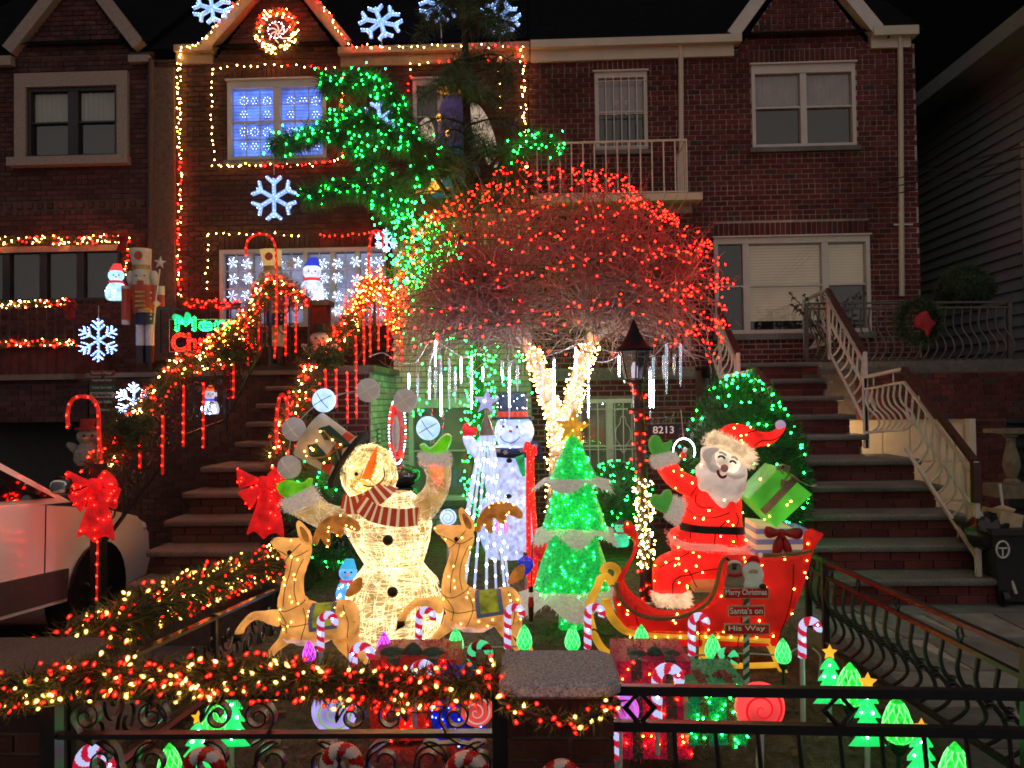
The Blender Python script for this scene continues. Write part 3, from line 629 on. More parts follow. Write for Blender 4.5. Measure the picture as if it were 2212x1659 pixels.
# porch of the right house with the garage under it
pr_ = T('porch', 'dark concrete porch over the lit beige garage door', 'porch', 2000, 1240, 8.95)
gy = 8.9
MB().box(pr_.l((2.1, 8.97, pz-.14)), pr_.l((6.05, YF-.03, pz-.003))).build('porch_slab', concrete, pr_, smooth=False)
gx0_, gx1_, gz0_, gz1_ = rect(1856, 906, 2112, 1258, gy)
bb_ = MB(); bb_.box(pr_.l((gx0_-.6, gy+.03, gz1_)), pr_.l((6.0, gy+.3, pz-.142))); bb_.box(pr_.l((gx1_, gy+.03, gz0_-.2)), pr_.l((gx1_+.35, gy+.3, gz1_)))
bb_.build('garage_wall', mortar_dark, pr_, smooth=False)
bricks(pr_, gx0_, 5.95, gz1_+.003, pz-.15, gy+.03, 'red', nobj=60, seed=26, pref=(gx1_, gz1_)); bricks(pr_, gx1_+.003, gx1_+.35, gz0_-.1, gz1_, gy+.03, 'red', nobj=100, seed=27)
door_m = mat('beige_door', (.62, .48, .32), .6, noise=.1, ns=6)
gd = MB(); gd.box(pr_.l((gx0_-.3, gy+.1, gz0_-.1)), pr_.l((gx1_, gy+.14, gz1_))); gdo = gd.build('garage_door', door_m, pr_, smooth=False)
for i in range(4):
    for k in range(4):
        a = gx0_+.04+(gx1_-gx0_-.1)*i/4; c = gz0_+.02+(gz1_-gz0_-.05)*k/4
        MB().box(pr_.l((a, gy+.085, c)), pr_.l((a+(gx1_-gx0_)/4-.06, gy+.102, c+(gz1_-gz0_)/4-.05))).build('panel', door_m, gdo, smooth=False)
MB().box(pr_.l((gx1_-.07, gy+.0, gz0_-.1)), pr_.l((gx1_, gy+.099, gz1_))).build('door_jamb', cream, pr_, smooth=False)
# ------------------------------------------------------------ railings and fences
def belly(t, A, B, C, D, n, out, m_, r=.0105, collar=False, i0=0):
    """belly balusters between the top line A-B and bottom line C-D (local), bulging along out"""
    out = Vector(out)
    for i in range(i0, n):
        f = (i+.5)/n; a = A.lerp(B, f); c = C.lerp(D, f); P = []
        for u, o in cr([(0, 0), (.12, -.05), (.28, -.12), (.45, .1), (.62, .75), (.78, 1.0), (.9, .75), (1, .25)], 3, False): P.append(a.lerp(c, u)+out*o)
        b = MB().tube(P, r, 6)
        if collar:
            q = a.lerp(c, .52)+out*.35
            for dz in (-.018, 0, .018): b.ell(q+Vector((0, 0, dz)), (r*2.1, r*2.1, .008), 6, 4)
        b.build('baluster', m_, t)
def diamond(t, c, w, h, m_, r=.007, dx=Vector((1, 0, 0))):
    P = [c+Vector((0, 0, h)), c+dx*w, c-Vector((0, 0, h)), c-dx*w]; MB().tube(P, r, 4, closed=True).build('diamond', m_, t, smooth=False)
def spiral(c, r0_, r1_, a0, turns, n=26, ux=Vector((1, 0, 0)), uz=Vector((0, 0, 1))):
    return [c+(ux*math.cos(a0+turns*6.2832*i/n)+uz*math.sin(a0+turns*6.2832*i/n))*(r0_+(r1_-r0_)*i/n) for i in range(n+1)]
# stoop railing on the right
rr = T('stair_railing', 'beige iron stair railing with oxblood handrail and belly balusters', 'railing', 2107, 1260, 5.9)
nb_, lc_, ln_, un_, ut_, uw_ = (rr.p(2107, 999), at(1952, 797, 7.1)-rr.o, at(1867, 815, 7.75)-rr.o, at(1868, 762, 7.75)-rr.o, at(1788, 626, 8.95)-rr.o, at(1737, 649, 9.85)-rr.o)
hd = lambda v, d: v-Vector((0, 0, d))
for a, c in ((nb_, lc_), (un_, ut_)): MB().obox(a, c, .05, .045).build('handrail', rail_red, rr, smooth=False)
for a, c in ((lc_, ln_), (ut_, uw_)): MB().obox(a, c, .04, .03).build('landing_rail', iron_beige, rr, smooth=False)
lowH = {0: .60, 1: .62, 2: .62}
segs = [(nb_, lc_, .72, .62, 10), (lc_, ln_, .55, .6, 7), (un_, ut_, .72, .62, 9), (ut_, uw_, .62, .6, 6)]
for (a, c, h0, h1, n) in segs:
    top = (hd(a, .12), hd(c, .12)); bot = (hd(a, h0), hd(c, h0))
    MB().obox(*top, .025, .02).build('upper_bar', iron_beige, rr, smooth=False); MB().obox(*bot, .025, .025).build('lower_bar', iron_beige, rr, smooth=False)
    belly(rr, top[0], top[1], bot[0], bot[1], n, (.085, -.06, 0), iron_beige)
    for f in (.25, .75): diamond(rr, hd(a.lerp(c, f), .06), .03, .05, iron_beige, .005, Vector((.3, .95, 0)))
for a, h in ((nb_, 1.02), (un_, .95), (ln_, .7), (ut_, .8), (uw_, .75)): MB().obox(hd(a, h), a+Vector((0, 0, .01)), .035, .035).build('newel_post', iron_beige, rr, smooth=False)
MB().obox(hd(nb_, .3), nb_+Vector((0, 0, .0)), .055, .05).build('rail_end', rail_red, rr, smooth=False)
MB().tube([hd(nb_, .35), hd(nb_, .5)+Vector((.1, -.05, 0)), hd(nb_, .95)+Vector((.2, -.12, 0))], .012, 6).build('brace', iron_beige, rr)
r2 = T('stair_railing', 'beige stair railing half hidden behind the red lit tree and topiary', 'railing', 1595, 860, 7.75)
a, c = r2.p(1594, 762), at(1553, 668, 8.95)-r2.o; d_, e_ = at(1662, 835, 6.6)-r2.o, at(1632, 800, 7.1)-r2.o
for p, q in ((a, c), (d_, e_)):
    MB().obox(p, q, .05, .045).build('handrail', rail_red, r2, smooth=False)
    MB().obox(hd(p, .12), hd(q, .12), .025, .02).build('upper_bar', iron_beige, r2, smooth=False); MB().obox(hd(p, .65), hd(q, .65), .025, .025).build('lower_bar', iron_beige, r2, smooth=False)
    belly(r2, hd(p, .12), hd(q, .12), hd(p, .65), hd(q, .65), 7, (-.1, -.04, 0), iron_beige)
for p in (a, c, d_, e_): MB().obox(hd(p, .85), p, .035, .035).build('newel_post', iron_beige, r2, smooth=False)
MB().obox(e_, at(1560, 815, 7.75)-r2.o, .04, .03).build('landing_rail', iron_beige, r2, smooth=False)
r3 = T('porch_railing', 'dark iron belly railing along the unlit porch', 'railing', 1960, 790, 9.0)
iron_dim = mat('brown_iron', (.07, .06, .055), .5, noise=.2)
A, B = r3.p(1742, 656), r3.p(2180, 652); C, D = r3.p(1742, 778), r3.p(2180, 776)
for p, q in ((A, B), (hd(A, .06), hd(B, .06)), (C, D)): MB().obox(p, q, .025, .022).build('bar', iron_dim, r3, smooth=False)
belly(r3, hd(A, .06), hd(B, .06), C, D, 24, (.05, -.1, 0), iron_dim)
for f in (.2, .5, .8): diamond(r3, A.lerp(B, f)-Vector((0, 0, .03)), .03, .03, iron_dim, .005)
for p, q in ((A, C), (B, D)): MB().obox(p, q, .04, .04).build('post', iron_dim, r3, smooth=False)
# side fence right of the lawn
fs_ = T('garden_fence', 'black iron belly baluster fence beside the flagstone path', 'fence', 1800, 1380, 4.8)
A, B = at(1744, 1196, 5.05)-fs_.o, at(2290, 1442, 2.6)-fs_.o; A2, B2 = at(1746, 1226, 5.05)-fs_.o, at(2290, 1502, 2.6)-fs_.o; C, D = at(1748, 1370, 5.05)-fs_.o, at(2290, 1722, 2.6)-fs_.o
for p, q, w in ((A, B, .03), (A2, B2, .025), (C, D, .025)): MB().obox(p, q, w, .02).build('bar', iron, fs_, smooth=False)
belly(fs_, A2, B2, C, D, 18, (.085, -.03, 0), iron, .0095, True)
dv = (B-A).normalized(); dv.z = 0
for f in (.045, .1, .17, .33, .52, .75): diamond(fs_, A.lerp(B, f).lerp(A2.lerp(B2, f), .5), .024, .045, iron, .006, dv)
for f in (.0, .125, .93): MB().obox(C.lerp(D, f)-Vector((0, 0, .06)), A.lerp(B, f)+Vector((0, 0, .015)), .035, .035).build('post', iron, fs_, smooth=False)
# front fence, right panel
fr_ = T('front_fence', 'black iron front fence with two diamonds above straight balusters', 'fence', 1780, 1700, 2.5)
A, B = fr_.p(1320, 1489), fr_.p(2330, 1502); A2, B2 = fr_.p(1320, 1566), fr_.p(2330, 1585); low = Vector((0, 0, -.42))
for p, q in ((A, B), (A2, B2), (A+low, B+low)): MB().obox(p, q, .03, .03).build('bar', iron, fr_, smooth=False)
for px in (1456, 1548, 1640, 1729, 1819, 1908, 1999, 2090, 2182, 2270):
    f = (px-1320)/1010; a = A2.lerp(B2, f); MB().tube([a, a+low*.45+Vector((.014, 0, 0)), a+low*.85], .0075, 6).build('baluster', iron, fr_)
for px, s_ in ((1383, 1), (1818, 1)):
    f = (px-1320)/1010; c = A.lerp(B, f).lerp(A2.lerp(B2, f), .5); P = [c+Vector((0, 0, .052)), c+Vector((.046, 0, 0)), c-Vector((0, 0, .052)), c-Vector((.046, 0, 0))]
    MB().tube(P, .011, 4, closed=True).build('diamond', iron, fr_, smooth=False)
MB().obox(B+low*1.3, B, .05, .05).build('post', iron, fr_, smooth=False)
# front fence, scroll panel
fl_ = T('front_fence', 'black wrought iron scroll fence under the lit garland', 'fence', 600, 1700, 2.5)
A, B = fl_.p(110, 1503), fl_.p(1078, 1500); A2, B2 = fl_.p(130, 1588), fl_.p(1066, 1584)
for p, q in ((A, B), (A2, B2), (A2-Vector((0, 0, .3)), B2-Vector((0, 0, .3)))): MB().obox(p, q, .035, .016).build('bar', iron, fl_, smooth=False)
for px in (112, 1080): p = fl_.p(px, 1495); MB().obox(p-Vector((0, 0, .75)), p, .05, .05).build('post', iron, fl_, smooth=False)
def flat_scroll(path, w=.03, th=.006):
    b = MB(); P = path; n = len(P); vs = []
    for i in range(n):
        d = (P[min(i+1, n-1)]-P[max(i-1, 0)]); nrm = Vector((-d.z, 0, d.x)).normalized()*th/2
        for o in ((-w/2, -1), (w/2, -1), (w/2, 1), (-w/2, 1)): vs.append(P[i]+Vector((0, o[0], 0))+nrm*o[1])
    fs = [(i*4+j, i*4+(j+1) % 4, i*4+4+(j+1) % 4, i*4+4+j) for i in range(n-1) for j in range(4)]
    return b.add(vs, fs)
for i, px in enumerate((190, 330, 470, 560, 762, 846, 985)):
    c = fl_.p(px, 1546); s_ = -1 if i % 2 else 1; r_ = .054
    P = spiral(c, .012, r_, 0 if s_ > 0 else math.pi, 1.55*s_, 30)
    e = P[-1]; P += [e+Vector((s_*.03, 0, .05*(1 if i % 3 else -1))), e+Vector((s_*.075, 0, .075*(1 if i % 3 else -1)))]
    flat_scroll(P).build('scroll', iron, fl_)
for i, px in enumerate((225, 330, 455, 590, 700, 830, 930, 1035)):
    s_ = -1 if i % 2 else 1; c = fl_.p(px, 1642); P = spiral(c, .018, .066, 0 if s_ > 0 else math.pi, 1.3*s_, 28)
    e = P[-1]; P += [e+Vector((s_*.06, 0, -.04)), e+Vector((s_*.1, 0, -.12))]; flat_scroll(P).build('scroll', iron, fl_)
flat_scroll([fl_.p(x, y) for x, y in cr([(895, 1660), (905, 1620), (935, 1607), (1000, 1605), (1030, 1618), (1045, 1660)], 5, False)]).build('scroll', iron, fl_)
# pillars
def pillar(t, x0, x1, y0, y1, zt_, cap, ch, cm, seed):
    MB().box(t.l((x0+.01, y0+.01, -.4)), t.l((x1-.01, y1-.01, zt_))).build('pillar_core', mortar_dark, t, smooth=False)
    bricks(t, x0, x1, -.1, zt_, y0+.012, 'brown', bl=.205, bh=.068, nobj=80, seed=seed, burnt=.05, parent=t.e)
    o = cap; cz = zt_; ins = .035; R = random.Random(seed)
    ring = []
    for k, (zz, off) in enumerate(((cz, o*.5), (cz+.012, o), (cz+ch-.012, o), (cz+ch, o-.012))):
        q = [(x0-off+ins, y0-off), (x1+off-ins, y0-off), (x1+off, y0-off+ins), (x1+off, y1+off-ins), (x1+off-ins, y1+off), (x0-off+ins, y1+off), (x0-off, y1+off-ins), (x0-off, y0-off+ins)]
        ring.append([t.l((x+R.uniform(-.003, .003), y+R.uniform(-.003, .003), zz)) for x, y in q])
    b = MB(); vs = [v for r in ring for v in r]; fs = [tuple(range(7, -1, -1)), tuple(24+i for i in range(8))]
    for k in range(3): fs += [(k*8+i, k*8+(i+1) % 8, k*8+8+(i+1) % 8, k*8+8+i) for i in range(8)]
    b.add(vs, fs).build('cap_stone', cm, t, smooth=False)
pc = T('brick_pillar', 'brick fence pillar with a speckled granite cap at the middle', 'pillar', 1210, 1700, 2.4)
granite_cap = mat('granite_speckled', (.38, .36, .38), .8, noise=.6, ns=120, bump=.6, bs=70)
x0 = at(1096, 1560, 2.42).x; x1 = at(1326, 1560, 2.42).x; pillar(pc, x0, x1, 2.42, 2.7, at(1210, 1512, 2.4).z, .024, .052, granite_cap, 31)
pl_ = T('brick_pillar', 'corner fence pillar with a flat stone cap beside the car', 'pillar', 30, 1700, 2.5)
pillar(pl_, at(-150, 1600, 2.6).x, at(100, 1600, 2.6).x, 2.6, 2.9, at(30, 1476, 2.58).z, .04, .05, granite_red, 32)
# left stoop railings: black iron with scrolls
def stoop_rail(label, pts, lab2, h=.62, ground=None, px=0, newels=(0,), sc=1):
    t = T('stair_railing', label, 'railing', pts[0][0], pts[0][1]+200, pts[0][2]); P = [at(*q)-t.o for q in pts]
    for a, c in zip(P, P[1:]):
        MB().obox(a, c, .04, .02).build('handrail', iron, t, smooth=False); MB().obox(hd(a, h), hd(c, h), .025, .02).build('lower_bar', iron, t, smooth=False)
        L = (c-a).length; n = max(1, int(L/.26)); dx = (c-a); dx.z = 0; dx.normalize()
        for i in range(n):
            m_ = a.lerp(c, (i+.5)/n)
            for s_ in (-1, 1):
                for q, w_ in ((.2, .075), (.44, .075)):
                    MB().tube(spiral(hd(m_, q)+dx*s_*.06, .012, w_, math.pi/2*(1 if s_ > 0 else -1), 1.25*s_, 20, dx), .0075, 5).build('scroll', iron, t)
            MB().obox(hd(m_, h), m_, .014, .014).build('baluster', iron, t, smooth=False)
    for i in range(len(P)): MB().obox(hd(P[i], h+.12), P[i], .03, .03).build('post', iron, t, smooth=False)
    return t, P
tl, PL = stoop_rail('black scrollwork stair railing beside the white car', [(213, 1010, 5.75), (392, 800, 7.1), (486, 776, 7.75), (580, 612, 8.95)], '')
p = PL[0]; MB().obox(p-Vector((0, 0, 1.1)), p+Vector((0, 0, .03)), .085, .085).build('newel_post', iron, tl, smooth=False)
MB().box(p+Vector((-.12, -.12, -1.3)), p+Vector((.15, .15, -1.1))).build('newel_base', granite_red, tl, smooth=False)
tr_, PR = stoop_rail('black scrollwork stair railing behind the juggling snowman', [(578, 1050, 5.75), (645, 872, 7.1), (685, 790, 7.75), (808, 600, 8.95)], '')
p = PR[0]; MB().obox(p-Vector((0, 0, 1.0)), p+Vector((0, 0, .03)), .085, .085).build('newel_post', iron, tr_, smooth=False)
tp, PP = stoop_rail('black scrollwork porch railing below the candy cane arch', [(583, 612, 9.0), (668, 648, 9.0)], '', .95)
tq, PQ = stoop_rail('black scrollwork railing at the porch edge behind the nutcracker', [(345, 668, 9.75), (520, 666, 9.75)], '', .45)
p4 = T('brick_post', 'small brick post with stone cap at the porch edge', 'post', 690, 790, 9.1)
MB().box(p4.p(672, 790), p4.p(705, 660)+Vector((0, .2, 0))).build('core', brick_red, p4, smooth=False); MB().box(p4.p(666, 660)-Vector((0, .03, 0)), p4.p(711, 648)+Vector((0, .23, 0))).build('cap_stone', granite, p4, smooth=False)

# ------------------------------------------------------------ vegetation
bark = mat('light_paled_bark', (.34, .27, .24), .9, noise=.35, ns=30, bump=.5)
twig = mat('twig_bark', (.2, .145, .135), .85, noise=.3, ns=20)
bark_dark = mat('cedar_bark', (.05, .038, .03), .9, noise=.3, ns=25, bump=.5)
cedar_m = [mat('cedar_needles', (.06, .12, .065), .8, noise=.3), mat('cedar_needles_pale', (.1, .16, .1), .8, noise=.3)]
hedge_m = [mat('hedge_needles', (.022, .055, .026), .75, noise=.3), mat('hedge_needles_pale', (.05, .09, .04), .75, noise=.3)]
gar_m = [mat('garland_needles', (.06, .095, .028), .7, noise=.3), mat('garland_needles_olive', (.14, .14, .04), .7, noise=.3), mat('garland_needles_dark', (.018, .035, .018), .7, noise=.3)]
wire_m = mat('green_wire', (.02, .045, .025), .5, noise=.1); wire_w = mat('white_wire', (.5, .48, .45), .5, noise=.1); wire_b = mat('black_wire', (.012, .012, .012), .5, noise=.1)
# weeping tree with red bulbs
tw = T('weeping_tree', 'bare dome shaped weeping tree hung with red bulbs', 'tree', 1212, 1236, 7.3)
tr = MB()
def limb(b, pts, rs, n=8, k=4):
    P = cr([(*tw.p(x, y, dy),) for x, y, dy in pts], k, False); R_ = [rs[0]+(rs[1]-rs[0])*i/(len(P)-1) for i in range(len(P))]; b.tube(P, R_, n); return P
trunk_p = limb(tr, [(1216, 1250, 0), (1206, 1120, 0), (1210, 1020, 0), (1210, 945, 0)], (.115, .1))
fl1 = limb(tr, [(1212, 965, 0), (1192, 880, -.02), (1165, 800, -.05), (1140, 745, -.1)], (.085, .06)); fl2 = limb(tr, [(1209, 965, 0), (1232, 880, .02), (1256, 790, .05), (1275, 740, .1)], (.085, .06))
tr.build('trunk', bark, tw)
lm = MB(); R = random.Random(77); limbs = []
for i in range(17):
    a = i/17*2*math.pi+R.uniform(-.2, .2); b_ = (fl1 if math.cos(a) < 0 else fl2)[-1]; rr_ = R.uniform(.55, 1.0)
    e = Vector(b_)+Vector((math.cos(a)*1.15*rr_, math.sin(a)*.95*rr_, R.uniform(.25, .75)))
    mid = Vector(b_).lerp(e, .45)+Vector((0, 0, R.uniform(-.02, .16)))+rdir(R)*.08
    P = cr([tuple(b_), tuple(Vector(b_).lerp(mid, .5)+rdir(R)*.04), tuple(mid), tuple(mid.lerp(e, .5)+rdir(R)*.07), tuple(e)], 4, False)
    lm.tube(P, [.042*(1-.8*j/(len(P)-1)) for j in range(len(P))], 6); limbs.append([Vector(q) for q in P])
for i in range(90):             # forking side branches seen from below
    L = R.choice(limbs); k = R.randint(4, len(L)-3); s0 = L[k]; d = ((L[k+1]-L[k]).normalized()+rdir(R)*.9+Vector((0, 0, .25))).normalized(); ln_ = R.uniform(.2, .5); P = [s0]
    for j in range(6): d = (d+rdir(R)*.45).normalized(); P.append(P[-1]+d*ln_/6)
    lm.tube([Vector(v) for v in cr([tuple(v) for v in P], 2, False)], [.015*(1-.75*j/12) for j in range(13)], 5)
lm.build('limbs', bark, tw, kind='stuff')
tg = MB(); C0 = tw.p(1194, 690); rx, ry, rz = 1.58, 1.25, at(1194, 382, 7.3).z-at(1194, 690, 7.3).z
surf = []
for i in range(1250):
    a = R.uniform(0, 2*math.pi); f = math.asin(R.uniform(-.32, 1)); jit = R.uniform(.72, 1.04)*(1+.045*math.sin(a*5+1)+.04*math.sin(a*3+f*6)+.03*math.sin(a*11))
    if math.cos(f) < .2 and R.random() < .5: continue
    sfc = C0+Vector((rx*math.cos(f)*math.cos(a), ry*math.cos(f)*math.sin(a), rz*math.sin(f)))*jit
    L = min(R.sample(limbs, 5), key=lambda q: (q[-1]-sfc).length); st = L[R.randint(len(L)//3, len(L)-1)]
    m1 = st.lerp(sfc, .35)+rdir(R)*.2+Vector((0, 0, .08)); m2 = st.lerp(sfc, .72)+rdir(R)*.16+Vector((0, 0, .06)); outw = (sfc-C0).normalized()
    e = sfc+outw*R.uniform(0, .05)+Vector((0, 0, -R.uniform(.04, .3)*math.cos(f)))+rdir(R)*.05
    if R.random() < (.45 if f > .5 else .2): e = sfc+outw*R.uniform(.04, .2)+Vector((0, 0, R.uniform(.02, .14)))
    P = cr([tuple(st), tuple(m1), tuple(m2), tuple(sfc), tuple(e)], 2, False)
    tg.tube(P, [.0078*(1-.72*j/(len(P)-1)) for j in range(len(P))], 3, cap=False); surf.append((a, f, sfc))
for i in range(420):            # contorted twigs of the open lower crown, coloured pale for icicle light
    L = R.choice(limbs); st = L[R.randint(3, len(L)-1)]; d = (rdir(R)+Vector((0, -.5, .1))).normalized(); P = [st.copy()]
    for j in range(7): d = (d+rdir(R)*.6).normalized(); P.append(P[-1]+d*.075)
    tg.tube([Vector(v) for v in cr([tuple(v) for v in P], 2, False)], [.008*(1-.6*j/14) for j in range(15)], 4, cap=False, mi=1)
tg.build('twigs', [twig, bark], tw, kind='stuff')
redp = []; R = random.Random(12)
def dome(a, f, q): return C0+Vector((rx*math.cos(f)*math.cos(a), ry*math.cos(f)*math.sin(a), rz*math.sin(f)))*q*(1+.045*math.sin(a*5+1)+.04*math.sin(a*3+f*6))
for k in range(22):             # strings sweep over the dome, thinning out towards the lower front
    f0 = 1.32-k*.074; a = math.pi*.95
    while a < 2.08*math.pi:
        a += .062/max(.25, math.cos(f0))*R.uniform(.6, 1.5); f = f0+.05*math.sin(a*4+k*1.7)+R.uniform(-.03, .03); side_ = math.cos(a)
        if R.random() < (.92 if f > .62 else (.62 if side_ < .45 else .85)-(.2 if f < .1 and side_ < .45 else 0)): redp.append(dome(a, f, R.uniform(.96, 1.03)))
for k in range(60): redp.append(dome(R.uniform(0, 6.28), R.uniform(-.2, 1.2), R.uniform(.55, .9)))
ls = T('string_lights', 'red bulb strings draped over the dome shaped bare tree', 'string lights', 1212, 1236, 7.3)
R.shuffle(redp); bulbs(ls, redp, 'red', .0098, 300, seed=2)
wb_ = MB()
for k in range(22):
    wb_.tube([dome(a, 1.32-k*.074+.05*math.sin(a*4+k*1.7), 1.0) for a in np.linspace(math.pi*.95, 2.08*math.pi, 40)], .002, 3, cap=False)
wb_.build('wire', wire_m, ls)
# warm bulbs on the trunk
lt = T('string_lights', 'warm white bulbs wrapped densely round the forked tree trunk', 'string lights', 1212, 1238, 7.3); R = random.Random(3); P = []; wz = MB()
for path, r_ in ((trunk_p, .125), (fl1, .085), (fl2, .085)):
    L = resample(path, .012); W_ = []
    for i, c in enumerate(L):
        a = i*.62; q = c+Vector((math.cos(a)*r_, math.sin(a)*r_, 0)); W_.append(q)
        if R.random() < (.5 if path is trunk_p else .9) and math.sin(a) < .55: P.append(q+Vector((math.cos(a), math.sin(a), 0))*.012+rdir(R)*.015)
        if path is not trunk_p:
            for _ in range(2):
                a2 = R.uniform(math.pi*.9, 2.1*math.pi); P.append(c+Vector((math.cos(a2)*r_, math.sin(a2)*r_, 0))*1.1+rdir(R)*.02)
    wz.tube(W_, .0025, 3, cap=False)
for _ in range(60): q = Vector(trunk_p[R.randint(3, len(trunk_p)-1)]); a = R.uniform(math.pi, 2*math.pi); P.append(q+Vector((math.cos(a)*.13, math.sin(a)*.13, R.uniform(-.05, .05))))
R.shuffle(P); bulbs(lt, P, 'warm', .0098, 200, seed=4); wz.build('wire', wire_m, lt)
# topiary
def shrub(name, label, cat, px, py, Y, w, h, n, ms, seed, ln=.06, wd=.006, egg=.25, core=.86):
    t = T(name, label, cat, px, py, Y); R = random.Random(seed); c = Vector((0, 0, h/2)); b = MB()
    core_b = MB(); core_b.ell(c, (w/2*core, w/2*core, h/2*core), 20, 14); co = core_b.v
    core_b.v = [tuple(c+(Vector(v)-c)*R.uniform(.94, 1.03)) for v in co]; core_b.build('crown', ms[0], t)
    MB().tube([(0, 0, -.02), (0, 0, .25)], .04, 8).build('trunk', bark_dark, t)
    for i in range(n):
        d = rdir(R); k = R.uniform(.84, 1.0); tp_ = 1-egg*max(0, d.z)
        s0 = c+Vector((d.x*w/2*tp_, d.y*w/2*tp_, d.z*h/2))*k*(1+.05*math.sin(d.x*9)+.05*math.sin(d.z*11+d.y*7)+.03*math.sin(d.x*23+d.z*17))
        v = (d+rdir(R)*.8+Vector((0, 0, .25))).normalized(); q = v.cross(rdir(R)).normalized()*wd*R.uniform(.6, 1.3)
        b.add([s0-q, s0+q, s0+v*ln*(R.uniform(.5, 1.3) if i % 25 else R.uniform(1.5, 2.6))], [(0, 1, 2)], R.randint(0, 1))
    b.build('foliage', ms, t, smooth=False, kind='stuff'); return t, c
tpb, tc_ = shrub('topiary_bush', 'dark clipped egg shaped evergreen with green bulbs behind santa', 'bush', 1604, 1225, 6.3, 1.02, at(1604, 812, 6.3).z-at(1604, 1225, 6.3).z, 16000, hedge_m, 40)
lg = T('string_lights', 'green bulb strings looped over the clipped egg shaped evergreen', 'string lights', 1604, 1225, 6.3); R = random.Random(41); P = []
hz = tc_.z*2
for k in range(7):
    f0 = -.6+k*.32
    for i in range(15):
        a = math.pi*(1.0+i/14)+R.uniform(-.13, .13); f = f0+R.uniform(-.15, .15)+.12*math.sin(i*.9+k)
        d = Vector((math.cos(f)*math.cos(a), math.cos(f)*math.sin(a), math.sin(f))); tp_ = 1-.25*max(0, d.z); P.append(tc_+Vector((d.x*.53*tp_, d.y*.53*tp_, d.z*hz/2*1.03)))
R.shuffle(P); P = P[:100]; bulbs(lg, P, 'green', .0128, 100, seed=5)
# cedar
tcd = T('cedar_tree', 'tall dark cedar with drooping boughs strung with green bulbs', 'tree', 1035, 1150, 8.4); R = random.Random(50)
tb = MB(); P = cr([tuple(tcd.p(1036, 1160)), tuple(tcd.p(1033, 900)), tuple(tcd.p(1022, 600)), tuple(tcd.p(1010, 300)), tuple(tcd.p(1004, 60)), tuple(tcd.p(1000, -150))], 5, False)
tb.tube(P, [.085*(1-.75*i/(len(P)-1)) for i in range(len(P))], 8); tb.build('trunk', bark_dark, tcd)
boughs_lit = [[(1005, 480, 0), (940, 380, -.5), (890, 300, -.8), (850, 215, -1.0), (800, 175, -1.1), (730, 180, -1.2), (690, 178, -1.2)],
              [(1010, 470, 0), (960, 350, -.4), (920, 345, -.6), (905, 395, -.7)],
              [(1010, 520, 0), (900, 470, -.6), (840, 400, -.9), (780, 330, -1.0), (720, 280, -1.1), (640, 305, -1.2), (585, 320, -1.25)],
              [(1012, 560, 0), (890, 520, -.6), (850, 460, -.8), (800, 405, -1.0), (730, 410, -1.0), (655, 425, -1.1)],
              [(1008, 420, 0), (930, 330, -.6), (850, 300, -.9), (780, 255, -1.0), (715, 265, -1.1)],
              [(1012, 420, 0), (1080, 340, -.3), (1150, 308, -.5), (1185, 308, -.5), (1212, 335, -.5)]]
lm = MB(); fo = MB(); GB = []
for bi, q in enumerate(boughs_lit):
    P = [Vector(v) for v in cr([tuple(tcd.p(*z)) for z in q], 5, False)]; n = len(P)
    lm.tube(P, [.03*(1-.8*i/(n-1)) for i in range(n)], 5)
    scatter_tris(fo, P[n//4:], lambda u: .10, 4200 if bi != 5 else 1200, .14, .0055, R, droop=.55, along=.9, mi=(0, 1))
    for c in resample(P[n//3:], .016):
        if R.random() < .85: GB.append(c+Vector((R.gauss(0, .06), R.gauss(0, .05)-.03, R.gauss(.0, .075))))
for i in range(44):             # dark unlit boughs
    zf = R.random(); base = tcd.p(1020-16*zf, 470-500*zf); a = R.uniform(math.pi*.85, 2.2*math.pi); Ln = R.uniform(.45, .95)*(1.05-.45*zf)
    e = base+Vector((math.cos(a)*Ln, math.sin(a)*Ln*.8, -.05-R.uniform(0, .25))); m_ = base.lerp(e, .5)+Vector((0, 0, .12))
    P = [Vector(v) for v in cr([tuple(base), tuple(m_), tuple(e)], 5, False)]; lm.tube(P, [.016*(1-.8*k/(len(P)-1)) for k in range(len(P))], 4)
    scatter_tris(fo, P, .10, 370, .14, .0045, R, droop=.5, along=.9, mi=(0, 1))
for i in range(16):             # hanging skirt between the porch and the red tree
    a = R.uniform(0, 1); base = tcd.p(985+R.uniform(-10, 20), 560+R.uniform(-60, 60)); e = tcd.p(R.uniform(820, 960), R.uniform(440, 640), -R.uniform(.4, .9)); m_ = base.lerp(e, .5)+Vector((0, 0, .1))
    P = [Vector(v) for v in cr([tuple(base), tuple(m_), tuple(e)], 5, False)]; scatter_tris(fo, P, .09, 300, .12, .005, R, droop=.6, along=.9, mi=(0, 1))
    for c in resample(P, .05): GB.append(c+Vector((R.gauss(0, .06), R.gauss(0, .05)-.04, R.gauss(-.03, .08))))
lm.build('boughs', bark_dark, tcd, kind='stuff'); fo.build('crown', cedar_m, tcd, smooth=False, kind='stuff')
for k in range(210):            # green bulbs wound round the lower trunk and trailing from it
    yy = R.uniform(740, 1140); a = R.uniform(math.pi, 2*math.pi); c = tcd.p(1034, yy); GB.append(c+Vector((math.cos(a)*R.uniform(.09, .2), math.sin(a)*.1, 0)))
for k in range(70): GB.append(tcd.p(R.uniform(890, 1160), R.uniform(690, 900), R.uniform(-.7, -.1)))
for k in range(80): GB.append(tcd.p(R.uniform(860, 1130), R.uniform(520, 740), R.uniform(-.6, .1)))
for k in range(130): GB.append(tcd.p(R.gauss(885, 32), R.uniform(430, 620), -R.uniform(.9, 1.35)))
lg2 = T('string_lights', 'green bulbs strung along the drooping cedar boughs and trunk', 'string lights', 1035, 1150, 8.4)
